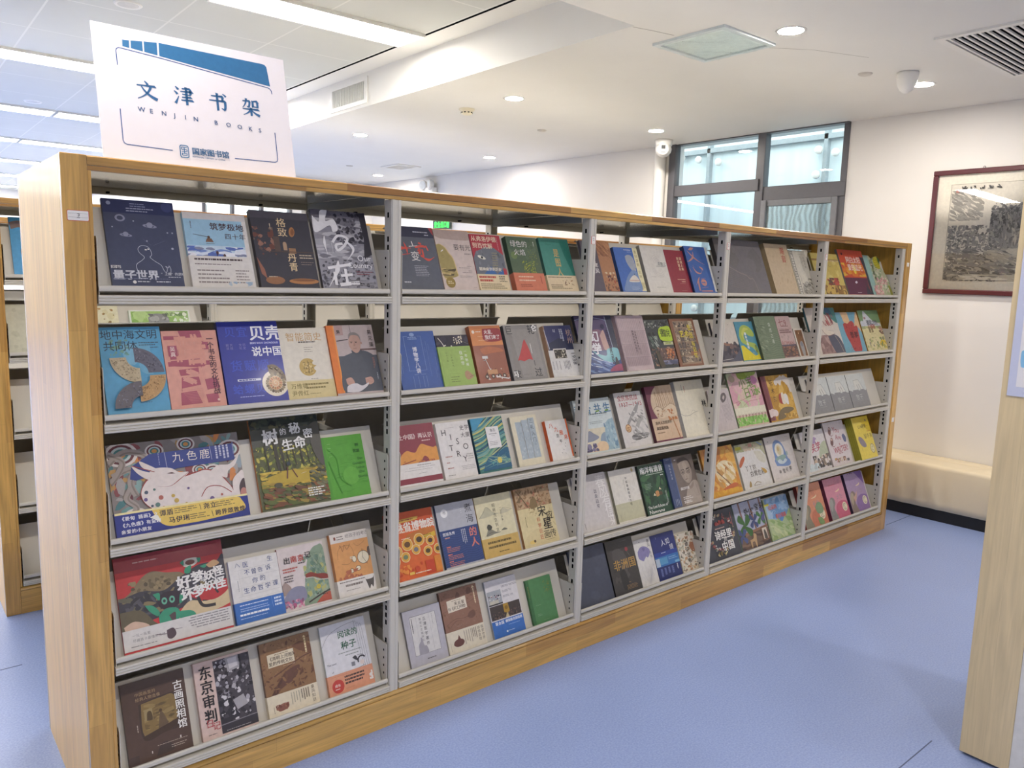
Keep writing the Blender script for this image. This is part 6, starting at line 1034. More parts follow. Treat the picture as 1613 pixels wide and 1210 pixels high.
def a75(a):
    a.R(0, 0, 1, .34, 'D8B4B0'); a.X(0, 0, 1, .74, 60, ['E0B8BC', 'E8C4C0', 'D8A4B0', 'E4CCC0', 'D8C8B0', 'C8D0A8'], .08, .2, 4); a.PS([(.32, 0), (.62, 0), (.66, .08), (.5, .13), (.36, .10)], '98B048'); a.PS([(.6, 0), (.95, 0), (.9, .06), (.66, .08)], 'A8C060'); a.PS([(.62, .1), (.84, .08), (.96, .16), (.86, .24), (.68, .22)], 'C888B0'); a.E(.14, .1, .1, .07, 'B8A890')
    a.R(0, .66, 1, .8, 'E4E0C8'); a.X(0, .84, 1, 1, 90, ['8AC060', '9ACC6C', '7AB050', 'A8D480'], .03, .09, 5); g = '7E9A58'
    a.T('小宝', .30, .11, .23, g, bold=.012, rot=-.12); a.T('日记', .40, .30, .23, g, bold=.012, rot=-.12); a.X(.8, .24, .96, .44, 12, ['98B868', '88A858'], .02, .06, 6); a.S([(.05, .56), (.3, .52), (.6, .47), (.9, .42)], .006, 'B07A70'); a.S([(.1, .62), (.24, .56), (.2, .7)], .012, 'B06A64', True); a.S([(.3, .64), (.5, .56), (.9, .54)], .006, 'B07A70')
    for i in range(9): r = random.Random(i); u = .08+.105*i; a.S([(u, .90), (u+.01, .82), (u-.03, .77)], .012, '8A6450', True); a.S([(u, .88), (u+.03, .80), (u+.05, .78)], .01, '8A6450', True)
def a76(a):
    a.R(0, 0, .18, 1, '7A4048'); a.R(.13, 0, .18, 1, '8E525A'); a.X(.18, 0, 1, 1, 60, ['C89A3C', 'D8AC50', 'BC8C34', 'E0B860'], .05, .14, 4, 1.6)
    for (u, v, r) in ((.5, .17, .06), (.58, .13, .06), (.66, .12, .07), (.72, .08, .06), (.84, .10, .08), (.92, .16, .09), (.98, .26, .08), (.98, .36, .06), (.64, .19, .05)): a.E(u, v, r, r, 'DCD4CC', 16)
    a.T('花木兰', .26, .10, .125, '5E4830', vert=True, sp=1.35, bold=.01)
    a.PS([(.46, .62), (.48, .48), (.56, .42), (.62, .46), (.6, .64), (.52, .66)], 'B04A3C'); a.PS([(.56, .64), (.58, .44), (.66, .42), (.7, .62), (.62, .68)], 'E8DCC8'); a.PS([(.66, .46), (.74, .44), (.80, .5), (.78, .68), (.70, .66)], 'E4E0DC'); a.PS([(.3, .9), (.4, .80), (.6, .74), (.84, .76), (.9, .82), (.7, .88), (.5, .98), (.26, 1)], '7A6A4C'); a.E(.03, .84, .10, .08, 'E0D0CC'); a.E(.13, .82, .10, .08, 'DCC8C4'); a.E(.22, .84, .09, .07, 'E0D0CC'); a.X(.5, .88, 1, .99, 20, ['E0C070', 'B08838'], .02, .06, 5)
def a77(a):
    a.X(0, 0, 1, 1, 110, ['D89A3C', 'E0A848', 'C8803A', 'D8903A', 'E8B860'], .06, .16, 4, 1.4); a.PS([(.1, .04), (.5, .02), (.56, .2), (.4, .32), (.12, .3)], 'C07A38'); a.PS([(.3, .48), (.44, .34), (.66, .3), (.84, .38), (.92, .56), (.84, .72), (.7, .76), (.64, .9), (.54, .9), (.5, .76), (.36, .7)], 'E6D4AC'); a.X(.34, .34, .9, .86, 40, ['D8B878', 'F0E4C4', 'C89858', 'E8CC94'], .03, .08, 5, 2, .8); a.L([(.36, .50), (.72, .86)], .022, '7A5A3C'); a.S([(.58, .58), (.66, .46), (.72, .5)], .02, 'A85A3C', True); a.PS([(.3, .96), (.5, .86), (.8, .80), (.9, .86), (.6, .94)], 'C86A3C'); a.R(0, .95, 1, 1, 'E0AC38'); a.X(0, .9, 1, 1, 20, ['E0AC38', 'D89C30'], .05, .12, 6)
def a78(a):
    a.PS([(0, .0), (1, 0), (1, .34), (.86, .2), (.6, .14), (.3, .14), (0, .18)], 'B8B898'); a.X(0, 0, 1, .18, 24, ['A8AC84', 'C4C2A4', '9AA078', 'C8B8A0'], .04, .1, 4); a.R(.0, .05, .2, .12, 'C4C040'); a.R(.46, .02, .6, .1, 'C09080'); a.L([(.78, 0), (.94, .1)], .03, '8AA0C8'); a.PS([(.0, .46), (.10, .34), (.22, .28), (.24, .34), (.12, .46), (.02, .52)], 'C06A48'); a.PS([(.6, .2), (.84, .24), (.98, .42), (.9, .52), (.7, .42)], 'D4D0C0'); a.T('丫丫的', .17, .50, .125, '5E564C', bold=.006); a.T('白鹭危机', .30, .64, .125, '5E564C', bold=.006); a.PS([(.72, .60), (.86, .66), (.90, .74), (.80, .74)], 'C8A050'); a.S([(.86, .62), (.98, .72), (.96, .9)], .01, 'B8B4A8'); a.PS([(.16, .98), (.22, .86), (.26, .88), (.24, .98)], 'A89060'); a.S([(.34, .96), (.46, .9), (.6, .94)], .014, '9A8A68'); a.B(.34, .965, .64, 1, .02, '8A8278', 5, .5); a.B(.5, .8, .66, 1, .015, 'A8A49C', 6)
def a79(a):
    a.PS([(.24, .68), (.24, .36), (.28, .18), (.42, .10), (.58, .16), (.66, .30), (.70, .50), (.72, .72)], '7A94C0'); a.PS([(.24, .68), (.24, .52), (.72, .56), (.72, .72)], '7A94C0'); a.E(.46, .35, .16, .16, 'E4E0D4', 28); a.E(.45, .34, .085, .11, 'D8CCA4', 20); a.E(.43, .31, .04, .05, 'C8B080', 14); a.PS([(.26, .52), (.4, .47), (.6, .46), (.66, .52), (.5, .58), (.3, .58)], '94B0A8'); a.PS([(.30, .58), (.4, .54), (.5, .6), (.6, .55), (.66, .6), (.5, .66), (.36, .64)], 'C8D4D8'); a.E(.72, .44, .03, .05, 'A8B8B0')
    for i, t in enumerate('神雪初霁'): a.T(t, .26+.13*i, .78-.012*i, .085+.02*(i % 2), '5A5654', bold=.015)
    a.B(.5, .85, .72, 1, .014, '8A8684', 4); a.B(.78, .06, .94, 1, .018, 'A8A4A0', 5); a.E(.12, .11, .02, .02, 'A8A4A0'); a.B(.08, .95, .24, 1, .02, 'A8A4A0', 6)
def a80(a):
    r = random.Random(5)
    for i in range(70):
        t = 2*PI*i/70; u = .52+.36*math.cos(t)+.05*(r.random()-.5); v = .46+.36*math.sin(t)+.05*(r.random()-.5); a.X(max(u-.05, 0), max(v-.03, 0), min(u+.05, 1), min(v+.03, 1), 2, ['8A4A48', 'A0605C', '6A6A68', 'B8A078', '4A5A50', 'C8C4BC', '6A3A40'], .02, .05, i)
    a.X(.4, .18, .7, .3, 10, ['A84840', '8A3A38'], .03, .07, 6); a.X(.3, .84, .62, .96, 12, ['B8A468', '8A7A4C', 'D8CC98'], .02, .06, 7, .4); a.T('诗经里', .33, .42, .17, 'F0EEEA', bold=.03, sp=1.0); a.T('的', .56, .575, .09, 'E0DCD8', bold=.01); a.T('中国', .46, .66, .18, 'F0EEEA', bold=.03, sp=1.05); a.B(.38, .36, .66, 1, .03, 'C8A8A0', 8, .7, 0); a.VB(.9, .1, .44, 1, .03, 'B86A64', 9, .5)
def a81(a):
    a.R(0, 0, 1, .62, 'B0B4C8')
    for u in (.2, .56, .92): a.L([(u, 0), (u+.04, .62)], .05, '8A6458')
    a.L([(.62, .26), (.36, .46)], .05, '9A7468'); a.R(0, .66, 1, 1, '6E5A50'); a.X(0, .68, 1, 1, 40, ['7A6658', '5E4C46', '8A7262', '4A4040'], .04, .12, 4, 3, 0); a.L([(.2, .68), (1, .62)], .05, '9A7258')
    def pin(u, v, r, c):
        for k in range(4): t = .5+PI/2*k; a.PS([(u, v), (u+r*math.cos(t), v+r*math.sin(t)*a.asp), (u+1.1*r*math.cos(t+.6), v+1.1*r*math.sin(t+.6)*a.asp), (u+.35*r*math.cos(t+1.1), v+.35*r*math.sin(t+1.1)*a.asp)], c)
    pin(.26, .50, .24, '46703E'); pin(.58, .45, .15, '4A5480'); pin(.84, .42, .15, '4C7A48'); pin(1.0, .36, .16, '5A5A88'); pin(.1, .7, .16, '55608A')
    for t, u, v in (('外', .32, .15), ('公', .46, .17), ('的', .60, .16), ('宝', .70, .10), ('马', .86, .10)): a.T(t, u, v, .15 if t != '的' else .06, '34302E', bold=.015)
    a.PS([(.3, .82), (.42, .80), (.46, .70), (.54, .74), (.52, .82), (.50, .98), (.46, .98), (.44, .88), (.36, .88), (.34, .98), (.30, .96)], 'C0A07A'); a.R(.74, .62, .96, .92, '7A5A48'); a.R(.77, .65, .93, .89, 'D8CCB8'); a.PS([(.80, .88), (.82, .72), (.87, .70), (.91, .88)], '5A544E'); a.B(.6, .28, .9, 1, .02, '7A7E92', 5)
def a82(a):
    a.R(0, 0, 1, .5, '84A8CC'); a.X(0, 0, 1, .5, 50, ['94B4D4', '7AA0C8', 'A4BED8', '6E98C4'], .06, .16, 4, 1.6); a.PS([(0, .48), (.2, .5), (.4, .56), (.56, .64), (.74, .56), (.9, .42), (1, .40), (1, 1), (0, 1)], 'AABE88'); a.X(0, .52, 1, 1, 90, ['B4C490', '9EB47C', 'C4CEA0', '90AC70', 'B0C094'], .05, .14, 5, 1.8, .5); a.PS([(.44, .5), (.56, .46), (.74, .44), (.58, .62)], '5A8AC0'); a.S([(0, .66), (.2, .68), (.36, .82), (.5, .98)], .03, 'C8D0A4'); a.R(0, .0, .05, 1, 'A8B48C'); a.R(.0, .12, .2, .17, 'D8D04C')
    a.T('云朵的', .14, .17, .12, 'C86A64', bold=.03, sp=1.0); a.T('春分清晨', .36, .41, .115, 'C86A64', bold=.03, sp=.95); a.B(.36, .06, .56, 1, .018, 'B06A70', 6); a.S([(.2, .38), (.32, .32), (.4, .34), (.3, .40)], .006, 'C8D8E8')
def a83(a):
    a.X(0, 0, 1, 1, 30, ['D0BC68', 'C8B25C', 'D8C878'], .08, .2, 4); a.R(0, .14, 1, .19, '9A7A44'); a.X(.3, .16, 1, .2, 10, ['E0D0A0', 'C8B080'], .03, .06, 5, 2, 0); a.PS([(.40, .64), (.52, .66), (.6, .78), (.5, .84), (.42, .78)], '5E4A40'); a.X(.36, .6, .8, .82, 30, ['B04C44', 'C05A4C', '8A4038', '6A5848'], .03, .08, 6); a.X(.2, .78, 1, 1, 60, ['9A7440', 'B08A50', '7A5C38', 'D0B060'], .05, .12, 7); a.S([(.56, .28), (.6, .33), (.66, .3)], .01, '9A8A50')
def a84(a):
    a.R(0, 0, 1, .32, 'CC5034'); a.X(0, .30, 1, .6, 50, ['D8782C', 'E09A34', 'CC5A30', 'E0B040'], .06, .14, 4, 1.5, 0); a.E(.50, .44, .06, .10, 'E8D048'); a.R(0, .63, 1, 1, '623048'); a.PS([(.84, .12), (.93, .16), (1, .2), (1, 1), (.74, 1), (.80, .82), (.78, .68), (.88, .90), (.92, .6), (.90, .36)], '3E3C48'); a.PS([(.92, .42), (.90, .7), (.93, .95), (.89, .8)], 'A8684C'); a.T('阿白太阳\n爱的追光', .24, .155, .15, 'F0DCD0', bold=.02, sp=.98, ls=1.08); a.PS([(.36, .73), (.44, .70), (.46, .74), (.40, .76)], 'E0D8E0'); a.B(.36, .955, .56, 1, .015, 'D8C8D0', 5, .7); a.E(.14, .1, .03, .03, '5A2A2A')
SH85 = [(0, 0), (.30, 0), (.40, .10), (.52, .03), (.72, 0), (.80, .08), (.77, .26), (.90, .40), (1, .60), (1, 1), (0, 1)]
def a85(a):
    a.R(0, 0, .24, 1, '98BCB4'); y = 'C8BE3A'
    for b in ((.24, .12, .44, 1), (.40, .34, .76, 1), (.70, .6, .97, 1)): a.X(*b, 70, ['C8CCA8', 'A8B488', 'D4D4BC', '8CA07C', 'C8B8A0', 'DCD8C4'], .03, .08, int(b[0]*100))
    a.X(.35, .56, .9, .74, 40, ['D4A09C', 'C88C8C', 'E0BCB4'], .03, .06, 5); a.X(.1, .76, .55, 1, 50, ['D8A4A0', 'C89490', 'E4C4BC'], .03, .07, 6); a.PS([(.86, .78), (.94, .76), (1, .9), (1, 1), (.9, 1)], '8E8E30')
    a.PS([(.44, .12), (.54, .04), (.70, .02), (.74, .14), (.74, .30), (.62, .34), (.48, .26)], y)
    for k in range(6): a.S([(.46, .10+.04*k), (.58, .08+.045*k), (.72, .12+.04*k)], .012, '7A7A28')
    a.PS([(.70, .02), (.79, .08), (.76, .2), (.70, .14)], '4A6A44'); a.T('江花信约', .28, .10, .12, '55604C', vert=True, sp=1.25, bold=.02)
def a86(a):
    a.R(0, 0, 1, .5, 'D8CEC2'); a.PS([(.5, 0), (1, 0), (1, .34), (.8, .24), (.62, .14)], '4A8480'); a.PS([(.6, 0), (.8, 0), (.86, .14), (.7, .12)], '34607E'); a.X(.3, .1, .9, .4, 16, ['A85858', '8A4448', 'B87470'], .02, .07, 4, 2.4, 1.1); a.PS([(.2, 1), (.26, .66), (.4, .6), (.56, .62), (.70, .7), (.74, 1)], '9A7C78'); a.X(.25, .62, .7, 1, 30, ['A88A84', '8A6C6A', 'B89C94'], .05, .12, 5, .4); a.PS([(.54, .62), (.8, .60), (.95, .72), (1, 1), (.68, 1)], '5A5C6C'); a.PS([(.4, .42), (.6, .5), (.8, .58), (.5, .6)], 'E0D4C4'); a.S([(.78, .62), (.88, .8), (.94, 1)], .016, 'A8988C'); a.B(.6, .5, .84, 1, .016, 'A89C90', 6); a.S([(.3, .3), (.5, .6), (.8, .58)], .01, '8A6A60')
def a87(a):
    a.R(0, 0, 1, 1, '78AABC'); a.PS([(.22, 0), (.52, 0), (.56, .12), (.56, .26), (.44, .30), (.30, .26), (.26, .12)], 'E0BC90'); a.PS([(.94, 0), (1, 0), (1, .5), (.9, .40), (.74, .36), (.80, .24)], 'E0BC90'); r = 'B44A48'
    a.PS([(.22, .30), (.32, .27), (.44, .29), (.56, .24), (.68, .23), (.74, .30), (.72, .36), (.86, .36), (.84, .56), (.82, .76), (.76, 1), (.44, 1), (.34, .8), (.24, .56)], r); a.X(.28, .32, .78, .98, 50, ['8A3438', 'C86460', '6A3034'], .012, .03, 4, .6); a.T('草莓', .42, .50, .18, '4A2A30', bold=.02)
def a88(a):
    a.R(0, 0, 1, .32, '7E9C70'); a.PS([(.0, .28), (.14, .3), (.26, .02), (.40, .10), (.62, .26), (.96, .36), (.86, .44), (.4, .40), (.1, .44)], 'D4D6DC'); a.PS([(.0, .3), (.1, .26), (.2, .34), (.16, .42), (0, .42)], 'CCD0D8'); a.R(0, .42, 1, 1, 'DED2A0'); a.X(0, .40, 1, .47, 14, ['C8C88C', 'A8B080'], .05, .12, 4, 2, 0); a.PS([(.80, .44), (.92, .42), (1, .5), (.9, .54)], 'C09880'); a.X(.8, .52, 1, .62, 6, ['5A4A44', '8A6A58'], .03, .06, 5); a.PS([(.64, .86), (.8, .76), (.98, .8), (1, .95), (.8, .96)], 'E0C03C'); a.X(0, .68, 1, 1, 70, ['A8B070', 'C4BC80', '8A9460', 'E4DCC0', '8A8478'], .02, .05, 6); a.T('清风之约', .28, .25, .14, '6A7078', bold=.02, sp=.95); a.T('小镇春', .30, .36, .125, 'B8645C', bold=.02, sp=.98); a.T('故事', .30, .47, .11, '7A6A4C', bold=.01); a.E(.26, .2, .05, .03, 'B08A88'); a.B(.32, .6, .64, 1, .015, 'A8986C', 7)
def a89(a):
    a.R(0, 0, 1, .50, 'D0D4D0'); a.PS([(.0, .48), (.12, .52), (.2, .54), (.22, .48), (.32, .47), (.5, .50), (.6, .54), (.66, .50), (.8, .50), (.95, .55), (1, .48), (1, .36), (0, .36)], 'D0D4D0'); a.PS([(.36, .2), (.62, .19), (.78, .48), (.7, .50), (.58, .5), (.4, .48), (.34, .44)], 'DADAD2'); a.L([(.34, .46), (.36, .205), (.66, .195), (.84, .50)], .008, '6E6E6C')
    for u in (.50, .62): a.L([(u, .34), (u+.05, .49)], .014, '5E5E60')
    a.T('牧干', .30, .64, .18, 'C4C6C4', sp=1.1); a.B(.32, .85, .68, 1, .014, 'B0B0AE', 4, .5)
def a92(a):
    a.PS([(.34, .24), (.5, .16), (.64, .22), (.5, .28)], 'A890B4'); a.R(.40, .24, .58, .34, 'A890B4'); a.T('笑笑', .30, .34, .22, 'B8586C', bold=.02, rot=-.08); a.PS([(.56, .72), (.7, .44), (.9, .32), (1, .36), (1, .7)], 'B8C0A4'); a.X(.3, .64, 1, .96, 90, ['5A5654', 'E0D8CC', '8A7A6C', '6A6462', 'C8B098', '3E3A3A'], .03, .07, 4); a.R(0, .86, .4, 1, 'D0DADC'); a.X(.0, .82, .5, .96, 14, ['D0DADC', 'B8C4C8'], .05, .1, 5)
def a93(a):
    r = 'B0525E'; a.T('You', .40, .10, .20, r, rot=.12, bold=.006); a.T('Are', .46, .29, .18, r, rot=.12, bold=.006); a.T('a', .54, .475, .13, r, bold=.006); a.T('WRITER!', .22, .58, .215, r, rot=-.05, bold=.012, sx=.85)
    for (u, v) in ((.20, .17), (.18, .42)): a.PS([(u, v), (u+.06, v-.06), (u+.12, v-.02), (u+.10, v+.08), (u+.02, v+.14), (u-.04, v+.08)], '7A5A58'); a.E(u+.06, v-.01, .035, .035, 'D8B8A8'); a.S([(u, v+.14), (u+.1, v+.16), (u+.2, v+.12)], .02, '8A5A5C', True)
    a.PS([(.78, .36), (.88, .33), (.96, .42), (.92, .52), (.82, .50)], '6A7090'); a.B(.42, .745, .64, 1, .03, 'A05058', 4, .6); a.X(.14, .84, .68, .95, 34, ['B05A50', 'C8A860', '8A5A4C', 'D8C8A8', '7A7048'], .02, .05, 5); a.R(.72, .90, .84, .96, '6A6668'); a.B(.8, .06, .9, 1, .02, 'A8A4A4', 6)
def a94(a):
    a.P([(.1, 0), (1, 0), (1, .42), (.76, .34), (.52, .14), (.04, .12)], 'D4B82C'); a.T('LIN老师', .28, .19, .14, '5A4C28', bold=.012, sx=.85); a.E(.82, .11, .04, .035, '7A6838'); a.B(.56, .245, .92, 1, .012, '8A6A30', 3); a.B(.74, .37, .98, 1, .03, 'C07A34', 4, .6); a.T('留牛英', .48, .43, .16, '6A5C38', sp=1.08); a.PS([(.10, .54), (.18, .47), (.34, .52), (.48, .66), (.46, .74), (.30, .74), (.16, .66)], '8A8088'); a.G(.80, .81, .11, .135, 0, 360, 'A89468', 24, 1.1); a.E(.80, .81, .11, .12, 'DCD4A0'); a.G(.8, .81, .05, .07, 60, 330, 'B0A480'); a.VB(.16, .74, .84, 1, .04, 'B8A450', 5, .5); a.B(.46, .95, .6, 1, .012, '8A7A40', 6)
def _elder(a, c1, c2, cloak, k):
    a.PS([(.3, 1), (.36, .72), (.6, .60), (.9, .62), (1, .7), (1, 1)], c2); a.PS([(.0, 1), (.02, .74), (.08, .56), (.2, .46), (.34, .50), (.36, .62), (.26, .72), (.3, .86), (.34, 1)], cloak); a.PS([(.04, .62), (.12, .52), (.22, .5), (.26, .58), (.2, .7), (.1, .8)], k); a.T('长生', .50, .42, .15, 'A8909C'); a.PS([(.48, .35), (.66, .32), (.74, .29), (.72, .335), (.6, .36)], 'E8D0A8'); a.E(.80, .76, .125, .125, 'E6DCBC', 24); a.G(.80, .76, .06, .08, 40, 330, 'A89C88', 16, 1.2); a.L([(.8, .70), (.8, .82)], .02, 'A89C88'); a.B(.24, .165, .6, 1, .03, c2, 4, .6); a.B(.42, .955, .56, 1, .012, c2, 5)
def a95(a): _elder(a, 'D89070', 'C8785C', '8A8470', 'A89C84'); a.PS([(.56, .58), (.68, .48), (.84, .50), (.9, .66), (.8, .74), (.62, .72)], '7E9A74'); a.T('古树', .36, .15, .16, 'C07C64'); a.PS([(.56, .82), (.74, .84), (.8, .98), (.6, .98)], '7E9A60')
def a96(a): _elder(a, 'D490A0', 'C8647C', '8C8A84', 'A4A49C'); a.T('白鹭', .55, .07, .15, 'BC7C90')
def a97(a): _elder(a, 'A890B0', '8A6CA0', '8A7A70', 'B0A088'); a.PS([(.58, 0), (1, 0), (1, .34), (.88, .26), (.72, .12)], '7A5C98'); a.PS([(.22, .62), (.36, .56), (.48, .48), (.42, .6), (.28, .74)], 'C8A090'); a.X(.2, .0, .5, .03, 6, ['6A4C60'], .02, .05, 6)
NA = lambda a: None
BK = {   # number: (row, x, width, height, thickness)
1:(1,0.120,0.192,0.275,0.012),2:(1,0.334,0.188,0.249,0.015),3:(1,0.538,0.194,0.270,0.020),4:(1,0.748,0.203,0.291,0.015),
5:(2,0.094,0.167,0.266,0.015),6:(2,0.263,0.162,0.251,0.015),7:(2,0.428,0.195,0.275,0.020),8:(2,0.624,0.169,0.251,0.015),
9:(2,0.794,0.176,0.255,0.022),10:(3,0.102,0.387,0.278,0.010),11:(3,0.531,0.240,0.311,0.012),12:(3,0.772,0.157,0.225,0.008),
13:(4,0.109,0.321,0.286,0.010),14:(4,0.440,0.163,0.207,0.015),15:(4,0.606,0.167,0.214,0.010),16:(4,0.798,0.145,0.225,0.020),
17:(5,0.108,0.186,0.242,0.012),18:(5,0.323,0.180,0.243,0.018),19:(5,0.541,0.181,0.244,0.015),20:(5,0.763,0.179,0.244,0.012),
21:(1,1.045,0.182,0.255,0.012),22:(1,1.231,0.160,0.251,0.012),23:(1,1.392,0.149,0.241,0.015),24:(1,1.563,0.160,0.237,0.025),
25:(1,1.747,0.166,0.245,0.016),26:(2,1.055,0.177,0.229,0.012),27:(2,1.233,0.151,0.209,0.015),28:(2,1.393,0.153,0.240,0.025),
29:(2,1.563,0.183,0.239,0.025),30:(2,1.778,0.160,0.233,0.025),31:(3,1.030,0.203,0.234,0.015),32:(3,1.245,0.154,0.226,0.015),
33:(3,1.406,0.162,0.227,0.020),34:(3,1.612,0.143,0.216,0.015),35:(3,1.794,0.125,0.180,0.020),36:(4,1.030,0.210,0.255,0.012),
37:(4,1.255,0.185,0.254,0.015),38:(4,1.447,0.189,0.254,0.012),39:(4,1.656,0.197,0.255,0.015),40:(5,1.102,0.172,0.213,0.012),
41:(5,1.278,0.185,0.245,0.015),42:(5,1.506,0.168,0.236,0.012),43:(5,1.722,0.144,0.193,0.012),44:(1,1.985,0.184,0.247,0.015),
45:(1,2.186,0.159,0.224,0.018),46:(1,2.366,0.167,0.240,0.020),47:(1,2.542,0.148,0.230,0.012),48:(1,2.690,0.180,0.251,0.025),
49:(2,1.980,0.235,0.278,0.015),50:(2,2.233,0.192,0.274,0.020),51:(2,2.436,0.181,0.253,0.012),52:(2,2.622,0.188,0.255,0.015),
53:(3,1.985,0.231,0.255,0.015),54:(3,2.243,0.187,0.267,0.025),55:(3,2.471,0.199,0.282,0.020),56:(3,2.692,0.228,0.293,0.025),
57:(4,2.000,0.214,0.257,0.012),58:(4,2.236,0.185,0.253,0.015),59:(4,2.442,0.189,0.250,0.015),60:(4,2.632,0.224,0.260,0.025),
61:(5,2.000,0.230,0.263,0.012),62:(5,2.234,0.189,0.259,0.018),63:(5,2.432,0.125,0.228,0.012),64:(5,2.558,0.179,0.227,0.015),
65:(5,2.752,0.143,0.196,0.010),66:(1,2.945,0.413,0.307,0.025),67:(1,3.397,0.228,0.299,0.030),68:(1,3.670,0.170,0.279,0.012),
69:(2,2.950,0.204,0.230,0.012),70:(2,3.155,0.164,0.230,0.015),71:(2,3.320,0.207,0.253,0.030),72:(2,3.561,0.149,0.257,0.012),
73:(2,3.723,0.099,0.181,0.010),74:(3,2.960,0.186,0.229,0.012),75:(3,3.158,0.288,0.307,0.012),76:(3,3.464,0.281,0.273,0.015),
77:(4,2.945,0.287,0.267,0.012),78:(4,3.255,0.271,0.256,0.012),79:(4,3.549,0.275,0.267,0.010),80:(5,2.960,0.304,0.261,0.012),
81:(5,3.278,0.282,0.267,0.012),82:(5,3.573,0.250,0.247,0.012),83:(1,3.895,0.314,0.274,0.012),84:(1,4.224,0.309,0.309,0.015),
85:(1,4.544,0.262,0.283,0.012),86:(2,3.900,0.347,0.306,0.012),87:(2,4.248,0.272,0.274,0.012),88:(2,4.531,0.275,0.284,0.015),
89:(3,3.945,0.228,0.227,0.010),90:(3,4.180,0.228,0.232,0.010),91:(3,4.414,0.217,0.229,0.010),92:(4,3.925,0.273,0.255,0.012),
93:(4,4.216,0.249,0.286,0.012),94:(4,4.510,0.219,0.281,0.0125),95:(5,3.930,0.266,0.267,0.025),96:(5,4.234,0.233,0.264,0.028),
97:(5,4.503,0.235,0.262,0.028)}
